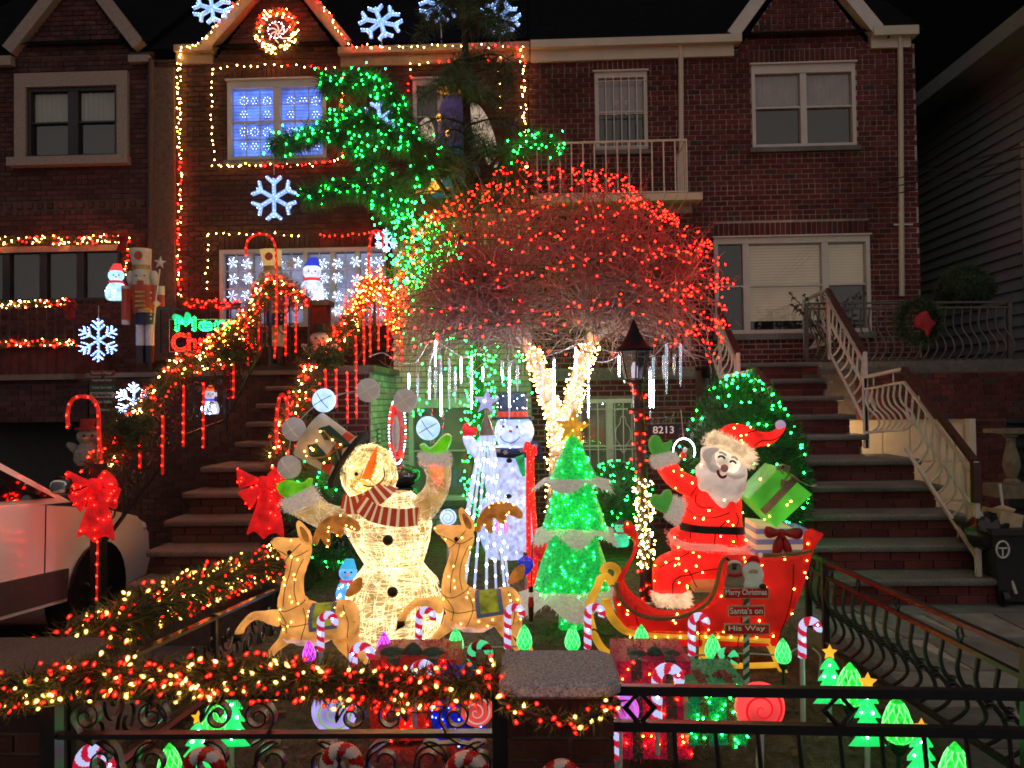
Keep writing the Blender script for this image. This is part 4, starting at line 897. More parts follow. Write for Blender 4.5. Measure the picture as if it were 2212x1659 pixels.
R.shuffle(GB); bulbs(lg2, [g+(tcd.o-lg2.o) for g in GB], 'green', .0122, 300, dirs=(0, 0, 1), seed=6)
# small green lit shrub by the basement window, small conifer behind the snowman
sb, c_ = shrub('evergreen_shrub', 'low shrub thick with green bulbs under the barred window', 'shrub', 1330, 1165, 7.6, .75, .75, 5000, hedge_m, 44)
ls2 = T('string_lights', 'green bulbs massed on the low shrub behind the tinsel tree', 'string lights', 1330, 1165, 7.6); R = random.Random(45)
bulbs(ls2, [c_+Vector((d.x*.38, -abs(d.y)*.38, d.z*.4)) for d in [rdir(R) for _ in range(170)]], 'green', .009, 120, seed=7)
sb2, c2_ = shrub('evergreen_shrub', 'dark conifer behind the juggling snowman with scattered green bulbs', 'shrub', 715, 1225, 6.6, .75, 1.2, 8000, cedar_m, 46, .09, .006, .6)
ls3 = T('string_lights', 'scattered green bulbs on the conifer behind the juggling snowman', 'string lights', 715, 1225, 6.6); R = random.Random(47)
bulbs(ls3, [c2_+Vector((d.x*.34*(1-.5*max(0, d.z)), -abs(d.y)*.36, d.z*.6)) for d in [rdir(R) for _ in range(46)]], 'green', .0105, 120, seed=8)
# lawn grass and fallen leaves
gs = MB(); R = random.Random(60)
for i in range(26000):
    y = 2.45+R.random()**1.5*3.6; x = R.uniform(-1.9, 1.7); a = R.uniform(0, 6.28); h = R.uniform(.015, .05); w = R.uniform(.0015, .003)
    b_ = Vector((x, y, .0)); d = Vector((R.uniform(-1, 1), R.uniform(-1, 1), .9)).normalized()*h; q = Vector((math.cos(a), math.sin(a), 0))*w
    gs.add([b_-q, b_+q, b_+d], [(0, 1, 2)], R.choice((0, 0, 1)))
go = gs.build('grass', [mat('grass_green', (.075, .11, .035), .9), mat('grass_straw', (.2, .16, .08), .9)], None, smooth=False); setp(go, 'short matted winter grass on the front lawn', 'grass', None, 'stuff')
lv = MB()
for i in range(700):
    x = R.uniform(-1.9, 1.7); y = R.uniform(3.0, 9.0); s_ = R.uniform(.018, .04); a = R.uniform(0, 6.28); c = Vector((x, y, .02+R.uniform(0, .015))); u = Vector((math.cos(a), math.sin(a), R.uniform(-.3, .3)))*s_; v = Vector((-math.sin(a), math.cos(a), R.uniform(-.3, .4)))*s_*.6
    lv.add([c-u, c-v, c+u, c+v], [(0, 1, 2, 3)], R.randint(0, 1))
lo = lv.build('leaves', [mat('dead_leaf', (.13, .075, .04), .8), mat('dead_leaf_grey', (.1, .085, .06), .8)], None, smooth=False); setp(lo, 'brown fallen leaves scattered over the lawn', 'leaves', None, 'stuff')
# ------------------------------------------------------------ lit figures
def Zm(ox, oy, sc): return lambda *q: [(ox+sc*x, oy+sc*y) for x, y in q]
Z6 = Zm(1261.8, 1097.2, .248); Z7 = Zm(1316.7, 822.9, .2232); Z2 = Zm(713.2, 1082.9, .3472)
def fig(t, name, out, th, m_, D=None, dy=0, n=4, g=None, parent=None, smooth=True, flat=0):
    pts = cr(out, n) if n > 1 else out
    b = MB(); b.puff([t.p(x, y, dy) for x, y in pts], th, D, g, flat=flat); o = b.build(name, m_, parent or t, smooth); b.obj = o; return b
def seam(t, b, pts, m_, r=.0028, n=5, parent=None, name='seam'):
    P = []
    for x, y in (cr(pts, n, False) if len(pts) > 2 else pts):
        q = t.p(x, y); P.append((q.x, b.hf(q.x, q.z)-r*.5, q.z))
    return MB().tube(P, r, 5).build(name, m_, parent or t)
def onsurf(t, b, n, R, off=.002):
    P = []; k = 0
    while len(P) < n and k < n*30:
        k += 1; x = R.uniform(b.bb[0][0], b.bb[1][0]); z = R.uniform(b.bb[0][1], b.bb[1][1])
        if b.ins(x, z): P.append(Vector((x, b.hf(x, z)-off, z)))
    return P
def figbulbs(t, bl, col, r=.006, seed=1, nobj=0):
    R = random.Random(seed); P = []
    for b, n in bl: P += onsurf(t, b, n, R)
    bulbs(t, P, col, r, nobj, seed=seed)
fur = mat('white_fur', (.68, .62, .57), .95, noise=.25, ns=60, bump=.8, bs=90, emit=(1, .82, .68), es=.16)  # slight emission added in place of light falling on the fur
def furry(t, name, out, th, m_, dy=0, nh=420, ln=.022, parent=None, seed=1, es=None):
    b = fig(t, name, out, th, m_, dy=dy, parent=parent); R = random.Random(seed); h = MB()
    for p in onsurf(t, b, nh, R, 0):
        v = (Vector((R.gauss(0, .6), -1, R.gauss(0, .6)))).normalized(); q = v.cross(rdir(R)).normalized()*.003; h.add([p-q, p+q, p+v*ln*R.uniform(.5, 1.2)], [(0, 1, 2)])
    P = [t.p(x, y, dy) for x, y in cr(out, 6)]; c = sum(P, Vector())/len(P)
    for p in P:
        for _ in range(5):
            v = ((p-c).normalized()+rdir(R)*.7).normalized(); q = v.cross(rdir(R)).normalized()*.003; s0 = p+Vector((0, R.uniform(-th, th)*.3, 0)); h.add([s0-q, s0+q, s0+v*ln*R.uniform(.5, 1.1)], [(0, 1, 2)])
    h.build('fur', m_, b.obj, smooth=False, kind='stuff'); return b
black_m = mat('black_plastic', (.01, .01, .012), .35, noise=.1)
wire_d = mat('frame_wire', (.12, .07, .035), .6, noise=.1)
# --- reindeer
tan_f = mat('tan_lit_cloth', (.45, .24, .08), .8, emit=(.66, .28, .065), es=.72, noise=.15, ns=12, bump=.15, bs=200, emap=9)
brown_f = mat('brown_lit_cloth', (.14, .05, .018), .45, emit=(.34, .11, .015), es=.7, noise=.2, ns=14, emap=16)
belly_f = mat('pink_lit_cloth', (.6, .42, .36), .8, emit=(.75, .45, .36), es=.5, noise=.1, emap=8)
olive_f = mat('olive_cloth', (.13, .14, .02), .8, emit=(.3, .3, .02), es=.4, noise=.2, emap=18)
slate_f = mat('slate_cloth', (.13, .14, .2), .85, noise=.2, ns=40, bump=.3, bs=150, emit=(.2, .22, .4), es=.12)
def reindeer(label, dx, dy_, Y, seed):
    o = lambda L: [(x+dx, y+dy_) for x, y in L]
    t = T('reindeer', label, 'reindeer', 1030+dx, 1395+dy_, Y, 'lit reindeer in front of the snowman')
    body = o(Z2((645, 158), (690, 142), (760, 148), (835, 148), (885, 180), (898, 225), (885, 280), (862, 340), (842, 430), (850, 510), (905, 548), (1000, 552), (1090, 528), (1150, 548), (1188, 610), (1195, 700), (1172, 752), (1100, 775), (1000, 782), (900, 785), (800, 765), (735, 715), (700, 640), (690, 560), (705, 450), (738, 350), (742, 300), (725, 265), (690, 222), (655, 190)))
    B = fig(t, 'body', body, .26, tan_f, D=.11, n=3, g=.022)
    fig(t, 'belly', o(Z2((720, 725), (800, 748), (900, 762), (1010, 765), (990, 795), (880, 800), (790, 790), (740, 760))), .2, belly_f, dy=-.02)
    for l in (((690, 600), (600, 600), (520, 612), (455, 675), (418, 738), (470, 742), (490, 700), (560, 655), (690, 700)), ((720, 700), (690, 770), (640, 830), (615, 880), (650, 890), (690, 850), (790, 770))):
        L_ = fig(t, 'leg', o(Z2(*l)), .1, tan_f, dy=-.05)
    fig(t, 'leg', o(Z2((1110, 740), (1130, 820), (1180, 880), (1230, 930), (1265, 930), (1230, 850), (1195, 780), (1190, 700))), .12, tan_f, dy=.02); fig(t, 'leg', o(Z2((1020, 760), (1060, 830), (1110, 880), (1150, 930), (1180, 920), (1140, 850), (1120, 780))), .1, tan_f, dy=.1)
    fig(t, 'hoof', o(Z2((418, 738), (470, 740), (468, 775), (405, 808))), .07, black_m, dy=-.05, n=1); fig(t, 'hoof', o(Z2((615, 870), (650, 885), (640, 930), (600, 925))), .07, black_m, dy=-.05, n=1)
    fig(t, 'ear', o(Z2((800, 65), (818, 38), (860, 75), (892, 120), (898, 185), (850, 185), (815, 140))), .07, tan_f, dy=-.07); fig(t, 'ear', o(Z2((820, 85), (840, 80), (875, 130), (878, 170), (845, 160))), .03, brown_f, dy=-.105)
    A = fig(t, 'antler', o(Z2((905, 185), (912, 120), (950, 55), (1000, 15), (1060, 0), (1130, 12), (1185, 50), (1200, 90), (1180, 110), (1130, 92), (1100, 82), (1095, 120), (1075, 145), (1050, 130), (1025, 105), (1012, 120), (1015, 180), (998, 202), (975, 185), (950, 150), (932, 190))), .09, brown_f, dy=-.08, g=.012)
    fig(t, 'tail', o(Z2((1130, 515), (1105, 505), (1125, 450), (1165, 405), (1205, 392), (1212, 430), (1195, 480))), .05, brown_f, dy=-.03)
    S_ = o(Z2((905, 548), (985, 556), (1065, 536), (1094, 664), (1010, 680), (925, 690)))
    q = [t.p(*p) for p in cr(S_, 1)]; bl_ = MB()
    def sq(u, v):   # saddle point on the flank
        a = Vector(t.p(*S_[0])).lerp(t.p(*S_[2]), u); c = Vector(t.p(*S_[5])).lerp(t.p(*S_[3]), u); p = a.lerp(c, v); return Vector((p.x, B.hf(p.x, p.z)-.009 if B.ins(p.x, p.z) else -.02, p.z))
    for nm, m_, e0, e1, lift in (('saddle_border', slate_f, 0, 1, 0), ('saddle_cloth', olive_f, .16, .84, -.006)):
        b = MB(); n = 8; vs = [sq(e0+(e1-e0)*i/n, (0 if lift else 0)+(e1-.02 if lift else 1)*k/n)+Vector((0, lift, 0)) for i in range(n+1) for k in range(n+1)]
        b.add(vs, [(i*(n+1)+k, i*(n+1)+k+1, (i+1)*(n+1)+k+1, (i+1)*(n+1)+k) for i in range(n) for k in range(n)]); b.build(nm, m_, t)
    e = t.p(*o(Z2((798, 214)))[0]); MB().ell((e.x, B.hf(e.x, e.z), e.z), (.014, .01, .015), 10, 6).build('eye', black_m, t)
    e = t.p(*o(Z2((652, 156)))[0]); MB().ell((e.x, e.y-.01, e.z), (.012, .015, .007), 8, 6).build('nose', black_m, t)
    for sm in (((660, 195), (740, 210), (820, 240), (890, 215)), ((690, 552), (760, 570), (850, 540), (870, 515)), ((820, 240), (800, 330), (770, 430), (760, 540)), ((870, 260), (830, 350), (815, 450), (830, 530)), ((720, 560), (780, 640), (760, 740)), ((870, 560), (900, 640), (850, 770)), ((700, 640), (800, 660), (920, 640)), ((1110, 545), (1150, 640), (1140, 745)), ((1090, 640), (1180, 650)), ((740, 290), (780, 250), (850, 170))):
        seam(t, B, o(Z2(*sm)), wire_d, .0024)
    figbulbs(t, [(B, 26)], 'gold', .0068, seed); 
    R = random.Random(seed+1); bulbs(t, onsurf(t, A, 9, R), 'gold', .0065, 0, seed=seed+2)
    for sx_ in (0, 1):
        p = t.p(*o(Z2((700+sx_*420, 775)))[0]); MB().tube([p, p+Vector((.01, 0, -.3))], .005, 5).build('stake', wire_w, t)
    return t
reindeer('tan lit reindeer nearest the red bow, overlapping the juggling snowman', -351, 28, 4.35, 71)
reindeer('tan lit reindeer between the juggling snowman and the green tinsel tree', 0, 0, 4.7, 75)

# --- santa
SY = 4.6
red_f = mat('red_lit_cloth', (.5, .012, .01), .6, emit=(1, .016, .010), es=.85, noise=.12, ns=10, emap=6, bump=.15, bs=240)
red_d = mat('red_sleigh_cloth', (.4, .010, .008), .4, emit=(1, .012, .008), es=.3, noise=.2, ns=8, emap=4, bump=.12, bs=260)
beard_f = mat('beard_lit_cloth', (.6, .54, .5), .85, emit=(.8, .58, .48), es=.42, noise=.15, ns=20, emap=8, bump=.3)
grey_f = mat('moustache_cloth', (.48, .43, .4), .85, emit=(.6, .46, .38), es=.36, noise=.15)
face_f = mat('face_lit_cloth', (.7, .55, .42), .7, emit=(1, .82, .58), es=.8, noise=.06, emap=10)
furlit = mat('lit_fur', (.65, .55, .42), .95, noise=.25, ns=60, bump=.6, emit=(1, .7, .42), es=.42, emap=14)
greenmit = mat('green_mitten_cloth', (.06, .2, .04), .7, emit=(.05, .26, .03), es=.5, noise=.2, ns=20)
gold_f = mat('gold_runner_cloth', (.45, .28, .03), .5, emit=(1, .48, .03), es=.36, noise=.15, ns=10, emap=6)
pink_f = mat('pink_lit_trim', (.6, .3, .26), .8, emit=(1, .2, .15), es=.4, noise=.15, ns=12, emap=8)
seam_m = mat('dark_seam', (.06, .008, .008), .7, noise=.1)
sa = T('santa_figure', 'lit cloth santa in red waving from the sleigh', 'santa figure', 1470, 1310, SY)
tor = fig(sa, 'torso', Z7((715, 1095), (790, 1015), (870, 955), (1000, 1010), (1150, 1040), (1265, 1110), (1280, 1240), (1285, 1380), (1305, 1480), (1325, 1640), (1250, 1680), (800, 1680), (620, 1660), (585, 1560), (585, 1440), (655, 1400), (680, 1250)), .34, red_f, D=.14, g=.028)
arm = fig(sa, 'arm', Z7((465, 850), (560, 810), (650, 800), (710, 870), (800, 915), (860, 950), (860, 1010), (800, 1095), (720, 1100), (620, 1050), (540, 980), (490, 910)), .17, red_f, dy=-.06)
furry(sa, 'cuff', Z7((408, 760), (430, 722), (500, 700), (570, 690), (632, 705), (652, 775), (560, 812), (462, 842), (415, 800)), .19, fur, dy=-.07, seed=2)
m1 = fig(sa, 'mitten', Z7((375, 620), (385, 560), (430, 522), (480, 535), (515, 592), (560, 588), (600, 570), (608, 610), (590, 660), (560, 692), (495, 702), (430, 722), (392, 680)), .13, greenmit, dy=-.07)
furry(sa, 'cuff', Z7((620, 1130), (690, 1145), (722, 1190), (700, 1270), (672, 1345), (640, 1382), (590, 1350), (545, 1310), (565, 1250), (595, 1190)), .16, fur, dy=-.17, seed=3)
m2 = fig(sa, 'mitten', Z7((385, 1165), (400, 1115), (440, 1095), (490, 1100), (525, 1060), (570, 1048), (600, 1075), (612, 1140), (585, 1210), (550, 1282), (490, 1262), (430, 1228), (395, 1195)), .12, greenmit, dy=-.17)
bd_ = fig(sa, 'beard', Z7((880, 690), (900, 640), (1000, 630), (1150, 690), (1300, 790), (1335, 880), (1325, 980), (1320, 1060), (1280, 1105), (1230, 1180), (1190, 1165), (1150, 1180), (1118, 1228), (1065, 1215), (985, 1130), (945, 1075), (885, 1060), (855, 1020), (855, 960), (832, 905), (835, 830), (878, 780)), .2, beard_f, dy=-.16, D=.07, g=.02)
fc = fig(sa, 'face', Z7((1008, 700), (1050, 662), (1120, 680), (1200, 730), (1262, 785), (1255, 850), (1200, 895), (1120, 880), (1050, 850), (1002, 775)), .1, face_f, dy=-.235)
for mp in (((925, 760), (960, 775), (1010, 800), (1060, 830), (1085, 865), (1050, 890), (990, 880), (950, 840)), ((1130, 890), (1190, 895), (1250, 890), (1300, 890), (1310, 920), (1260, 950), (1200, 950), (1140, 920)), ((905, 690), (960, 650), (1040, 645), (1060, 670), (1000, 720), (985, 790), (940, 800), (900, 740))):
    fig(sa, 'moustache', Z7(*mp), .05, grey_f, dy=-.262)
nz = sa.p(*Z7((1112, 845))[0], -.3); MB().ell((nz.x, nz.y, nz.z), (.022, .02, .022), 14, 9).build('nose', mat('santa_nose', (.3, .1, .12), .5, emit=(.5, .15, .18), es=.25), sa)
MB().tube([sa.p(x, y, -.295) for x, y in cr(Z7((1048, 860), (1055, 900), (1080, 930), (1110, 930), (1132, 912)), 4, False)], [.004, .006]+[.008]*13+[.006, .004][:2], 6).build('mouth', mat('dark_red', (.25, .01, .015), .5), sa)
for e in (((1050, 742), (1070, 727), (1095, 730), (1118, 752)), ((1165, 790), (1180, 775), (1205, 780), (1225, 800))): MB().tube([sa.p(x, y, -.292) for x, y in cr(Z7(*e), 4, False)], .006, 5).build('eye', black_m, sa)
for e in (((1060, 690), (1095, 695), (1130, 722)), ((1180, 735), (1215, 740), (1240, 765))): MB().tube([sa.p(x, y, -.29) for x, y in cr(Z7(*e), 4, False)], .007, 5).build('eyebrow', grey_f, sa)
hat = fig(sa, 'hat', Z7((1060, 500), (1090, 455), (1140, 425), (1220, 413), (1320, 430), (1400, 468), (1480, 495), (1560, 490), (1620, 455), (1665, 420), (1695, 455), (1660, 530), (1600, 590), (1520, 625), (1440, 640), (1385, 665), (1300, 640), (1180, 580)), .18, red_f, dy=-.12)
furry(sa, 'hat_band', Z7((918, 615), (935, 560), (980, 510), (1050, 492), (1140, 525), (1230, 575), (1330, 630), (1400, 705), (1395, 790), (1350, 840), (1290, 790), (1210, 730), (1100, 665), (1000, 632)), .2, furlit, dy=-.17, seed=4, nh=700)
pm_ = sa.p(*Z7((1655, 428))[0], -.13); MB().ell((pm_.x, pm_.y, pm_.z), .03, 14, 9).build('pompom', mat('pompom', (.5, .45, .55), .9, emit=(.6, .5, .8), es=.3), sa)
bl_ = MB(); bp = cr(Z7((660, 1385), (800, 1390), (960, 1395), (1120, 1402), (1285, 1425)), 4, False)
vs = []
for x, y in bp:
    for dy2 in (-8, 8):
        q = sa.p(x, y+dy2); vs.append((q.x, tor.hf(q.x, q.z)-.012 if tor.ins(q.x, q.z) else q.y-.03, q.z))
bl_.add(vs, [(2*i, 2*i+2, 2*i+3, 2*i+1) for i in range(len(bp)-1)]); bl_.build('belt', black_m, sa)
furry(sa, 'jacket_trim', Z6((735, 215), (900, 235), (1150, 255), (1395, 280), (1425, 340), (1420, 395), (1250, 395), (1000, 365), (770, 340), (745, 280)), .36, pink_f, dy=-.02, seed=5, ln=.014)
th_ = fig(sa, 'leg', Z6((660, 420), (770, 370), (870, 350), (1050, 370), (1225, 400), (1205, 480), (1170, 610), (1050, 625), (940, 630), (905, 690), (880, 742), (760, 745), (620, 742), (595, 650), (595, 560), (605, 480)), .2, red_f, dy=-.07, D=.08)
furry(sa, 'boot_cuff', Z6((598, 740), (700, 735), (830, 730), (918, 735), (922, 800), (912, 848), (820, 858), (700, 850), (620, 825)), .19, furlit, dy=-.08, seed=6)
for bt in (((502, 895), (515, 850), (560, 825), (640, 840), (690, 870), (690, 930), (600, 925), (530, 915)), ((640, 890), (690, 860), (800, 858), (925, 850), (935, 885), (905, 925), (800, 942), (690, 948), (640, 930))): fig(sa, 'boot', Z6(*bt), .12, black_m, dy=-.06)
for b, L in ((tor, (((700, 1200), (800, 1270), (950, 1280), (1090, 1235)), ((1160, 1240), (1190, 1310), (1160, 1380)), ((800, 1080), (790, 1150), (850, 1190), (950, 1180)), ((960, 1400), (955, 1500), (950, 1600)), ((740, 1400), (735, 1480)), ((1150, 1410), (1180, 1500)), ((1090, 1290), (1000, 1370)))), (arm, (((850, 960), (780, 1030), (760, 1100)),)), (hat, (((1170, 560), (1220, 500), (1320, 470), (1400, 470)), ((1310, 610), (1380, 560), (1500, 550), (1640, 460))))):
    for l in L: seam(sa, b, Z7(*l), seam_m, .003)
for l in (((620, 470), (760, 400), (880, 350)), ((740, 700), (730, 600), (790, 540), (860, 530), (1000, 490), (1190, 470)), ((860, 490), (900, 560), (940, 640))): seam(sa, th_, Z6(*l), seam_m, .003)
figbulbs(sa, [(tor, 24), (arm, 5), (hat, 7), (th_, 14), (bd_, 3)], 'gold', .0075, 80)
# --- sleigh
sl = T('sleigh', 'red lit sleigh with gold runners carrying santa and gifts', 'sleigh', 1560, 1440, SY)
sbd = fig(sl, 'body', Z6((280, 640), (310, 580), (360, 500), (415, 405), (432, 310), (405, 260), (350, 215), (338, 165), (355, 118), (400, 118), (450, 180), (476, 260), (468, 350), (430, 440), (375, 545), (345, 625), (360, 690), (440, 770), (540, 835), (640, 880), (780, 890), (930, 872), (1040, 825), (1120, 740), (1160, 640), (1180, 520), (1210, 440), (1260, 412), (1400, 408), (1540, 410), (1720, 400), (1890, 372), (1905, 290), (1915, 215), (1970, 180), (2030, 205), (2085, 232), (2030, 310), (1990, 400), (1935, 600), (1850, 840), (1730, 1035), (1620, 1118), (1300, 1110), (1000, 1100), (700, 1080), (420, 1062), (320, 985), (260, 850), (250, 740)), .09, red_d, D=.03, dy=-.21, g=.03, n=3)
back = fig(sl, 'far_side', Z6((300, 640), (370, 520), (430, 400), (440, 300), (380, 240), (350, 180), (380, 130), (440, 180), (470, 290), (440, 420), (370, 560), (350, 640), (440, 760), (640, 860), (930, 850), (1080, 770), (1170, 560), (1230, 430), (1540, 420), (1890, 380), (1930, 220), (2060, 240), (1980, 400), (1840, 820), (1620, 1090), (1000, 1080), (420, 1040), (300, 900)), .07, red_d, D=.03, dy=.22, g=.04, n=2)
fl = MB(); fl.box(sl.p(*Z6((480, 1050))[0], -.19), sl.p(*Z6((1540, 1030))[0], .19)); fl.build('floor', red_d, sl, smooth=False)
seat = MB(); seat.box(sl.p(*Z6((960, 700))[0], -.14), sl.p(*Z6((1180, 620))[0], .18)); seat.build('seat', mat('brown_seat', (.3, .16, .06), .7, emit=(.6, .25, .06), es=.2), sl, smooth=False)
rope = mat('gold_rope', (.42, .34, .16), .35, .5, noise=.35, ns=220, bump=1, bs=300)
for L in (Z6((282, 650), (300, 760), (375, 865), (480, 930), (600, 962), (720, 965), (850, 945), (980, 895), (1080, 820), (1145, 700), (1175, 560), (1200, 470), (1245, 425)), Z6((1545, 412), (1680, 412), (1830, 400), (1990, 372))):
    P = resample([sl.p(x, y, -.265) for x, y in cr(L, 6, False)], .008); MB().tube(P, [.0105 if i % 2 else .0135 for i in range(len(P))], 7).build('rope', rope, sl)
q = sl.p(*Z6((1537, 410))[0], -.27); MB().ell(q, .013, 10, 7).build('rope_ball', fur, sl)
for dy in (-.17, .2):
    for L, r_ in (((( 235, 650), (285, 600), (290, 540), (235, 500), (175, 520), (165, 560)), .02), (((240, 660), (200, 600), (140, 620), (120, 680), (60, 800), (40, 900), (60, 1000), (110, 1150), (200, 1260), (340, 1300)), .022), (((190, 790), (215, 900), (300, 1020), (420, 1080), (700, 1108), (1000, 1118), (1350, 1135), (1610, 1150)), .026), (((1590, 1150), (1640, 1230), (1700, 1360), (1760, 1470), (1830, 1560)), .022), (((1040, 1140), (1035, 1300), (1030, 1450)), .024), (((340, 1300), (600, 1340), (1030, 1370), (1400, 1375), (1700, 1365)), .017)):
        P = cr(Z6(*L), 5, False); MB().tube([sl.p(x, y, dy) for x, y in P], r_, 8).build('runner', gold_f, sl)
figbulbs(sl, [(sbd, 34)], 'gold', .0075, 82)
R = random.Random(4); bulbs(sl, [sl.p(*Z6((x, 1125))[0], -.2) for x in range(400, 1600, 110)], 'gold', .007, 0, seed=3)
for l in (((1300, 420), (1290, 700), (1240, 1090)), ((1700, 410), (1680, 700), (1560, 1100)), ((400, 760), (420, 900), (520, 1060)), ((920, 880), (930, 1090))): seam(sl, sbd, Z6(*l), seam_m, .003)
# gifts in the sleigh
gg = T('gift_box', 'tilted green gift with sparkly ribbon behind santa', 'gift', *Z7((1560, 1400))[0], SY)
gm = mat('green_gift_cloth', (.05, .2, .03), .5, emit=(.06, .38, .02), es=.75, noise=.15, ns=8, emap=5)
def qbox(t, name, q, th, m_, dy=0, bev=.012, parent=None):
    P = [t.p(x, y, dy) for x, y in q]; b = MB(); c = sum(P, Vector())/4
    f = [p.lerp(c, bev*3) for p in P]; y = Vector((0, th/2, 0)); e = Vector((0, th/2-bev, 0))
    vs = [p-y for p in f]+[p-e for p in P]+[p+e for p in P]+[p+y for p in f]
    fs = [(0, 1, 2, 3), (15, 14, 13, 12)]+[(k*4+i, k*4+4+i, k*4+4+(i+1) % 4, k*4+(i+1) % 4) for k in range(3) for i in range(4)]
    P0 = P; ar = sum(P0[i].x*P0[(i+1) % 4].z-P0[(i+1) % 4].x*P0[i].z for i in range(4))
    if ar < 0: fs = [tuple(reversed(f_)) for f_ in fs]
    return b.add(vs, fs).build(name, m_, parent or t, smooth=False)
qbox(gg, 'box', Z7((1280, 1110), (1570, 812), (1880, 1072), (1545, 1380)), .3, gm)
glit = mat('glitter_ribbon', (.4, .36, .24), .35, .4, noise=.6, ns=260, bump=.6, bs=300)
qbox(gg, 'ribbon', Z7((1385, 1215), (1700, 885), (1755, 930), (1440, 1262)), .306, glit, bev=.001)
for l in (((1680, 900), (1650, 860), (1655, 815), (1700, 812), (1715, 870), (1745, 920)), ((1745, 920), (1800, 950), (1880, 990), (1950, 1020), (1998, 1005)), ((1735, 900), (1700, 960), (1690, 1020), (1720, 1000))):
    P = [gg.p(x, y, -.165) for x, y in cr(Z7(*l), 4, False)]; b = MB()
    for p, c in zip(P, P[1:]): b.obox(p, c+(c-p)*.1, .045, .004, 0, (0, 0, 1))
    b.build('bow_ribbon', glit, gg)
R = random.Random(6); bulbs(gg, [gg.p(x, y, -.152) for x, y in Z7((1720, 1200), (1550, 1310), (1460, 950), (1755, 1165), (1500, 1340))], 'gold', .008, 0)
gs_ = T('gift_box', 'blue and cream striped gift with a dark red bow', 'gift', *Z6((1670, 400))[0], SY)
stripe_m = bpy.data.materials.new('striped_gift'); stripe_m.use_nodes = True; tn = stripe_m.node_tree; bs_ = tn.nodes['Principled BSDF']; tcx = tn.nodes.new('ShaderNodeTexCoord'); wv = tn.nodes.new('ShaderNodeTexWave'); wv.bands_direction = 'Z'; wv.inputs['Scale'].default_value = 5.2
rp = tn.nodes.new('ShaderNodeValToRGB'); rp.color_ramp.interpolation = 'CONSTANT'; rp.color_ramp.elements[0].color = (.5, .38, .2, 1); rp.color_ramp.elements[1].color = (.12, .12, .22, 1); rp.color_ramp.elements[1].position = .5
tn.links.new(tcx.outputs['Object'], wv.inputs[0]); tn.links.new(wv.outputs[0], rp.inputs[0]); tn.links.new(rp.outputs[0], bs_.inputs['Base Color']); tn.links.new(rp.outputs[0], bs_.inputs['Emission Color']); bs_.inputs['Emission Strength'].default_value = .5
qbox(gs_, 'box', Z6((1448, 110), (1905, 165), (1890, 410), (1440, 410)), .26, stripe_m, .02)
bowm = mat('dark_red_bow', (.22, .008, .01), .45, noise=.2, ns=20)
for l in (((1720, 220), (1640, 170), (1580, 165), (1570, 230), (1620, 265)), ((1720, 220), (1800, 180), (1890, 180), (1905, 240), (1850, 275)), ((1700, 240), (1650, 300), (1640, 400), (1700, 420), (1740, 320)), ((1740, 240), (1800, 320), (1810, 400), (1760, 410), (1720, 320)), ((1690, 190), (1740, 190), (1750, 260), (1700, 265))):
    fig(gs_, 'bow_loop', Z6(*l), .05, bowm, dy=-.14)
# --- sign
sg = T('christmas_sign', 'three red sign boards on a striped pole before the sleigh', 'sign', *Z6((1412, 1560))[0], 3.9)
sgm = mat('sign_red', (.55, .016, .025), .7, noise=.15, ns=20, spec=.1); sgt = mat('sign_trim', (.42, .34, .2), .6, noise=.3, ns=80); let = mat('sign_letter', (.9, .84, .75), .6, noise=.05)
def sign_text(t, txt, px, py, w_px, dy, m_, h=None, parent=None, bold=.006, name='lettering'):
    cu = bpy.data.curves.new('lettering', 'FONT'); cu.body = txt; cu.align_x = 'CENTER'; cu.align_y = 'CENTER'; cu.extrude = .002; cu.offset = bold*.3; cu.size = 1
    o = bpy.data.objects.new(name, cu); COL.objects.link(o); bpy.context.view_layer.update()
    dg = bpy.context.evaluated_depsgraph_get(); me = bpy.data.meshes.new_from_object(o.evaluated_get(dg)); bpy.data.objects.remove(o)
    xs = [v.co.x for v in me.vertices]; ys = [v.co.y for v in me.vertices]; w = max(xs)-min(xs); k = w_px*t.k/w; cx = (max(xs)+min(xs))/2; cy_ = (max(ys)+min(ys))/2
    kh = k if h is None else h*t.k/(max(ys)-min(ys))
    for v in me.vertices: v.co = ((v.co.x-cx)*k, -v.co.z, (v.co.y-cy_)*kh)
    me.materials.clear(); me.materials.append(m_); o = bpy.data.objects.new(name, me); COL.objects.link(o); o.parent = par(parent or t); o.location = t.p(px, py, dy); return o
for (a, b_, c, d, txt, tw_) in ((1215, 693, 1608, 788, 'Merry Christmas', 86), (1256, 850, 1570, 940, "Santa's on", 68), (1220, 1008, 1614, 1100, 'His Way', 76)):
    dz = 0 if b_ != 850 else 3
    q = [(a, b_+dz), (c, b_-dz), (c, d-dz), (a, d+dz)]; bo = qbox(sg, 'sign_board', Z6(*q), .016, sgt, bev=.002)
    i = 9; qbox(sg, 'board_face', Z6(*[(a+i, b_+dz+i), (c-i, b_-dz+i), (c-i, d-dz-i), (a+i, d+dz-i)]), .024, sgm, bev=.001, parent=bo)
    cx, cy_ = Z6(((a+c)/2, (b_+d)/2))[0]; sign_text(sg, txt, cx, cy_, tw_, -.0145, let, h=15 if 'M' in txt else 13, parent=bo)
pw = Z6((1385, 790), (1437, 1560)); g_w = [mat('sign_green', (.02, .12, .05), .5), mat('sign_white', (.65, .63, .58), .5)]
b = MB(); n = 18; p0_, p1_ = sg.p(1412*.248+1261.8, pw[0][1]+0, .012), sg.p(1412*.248+1261.8, 1500, .012)
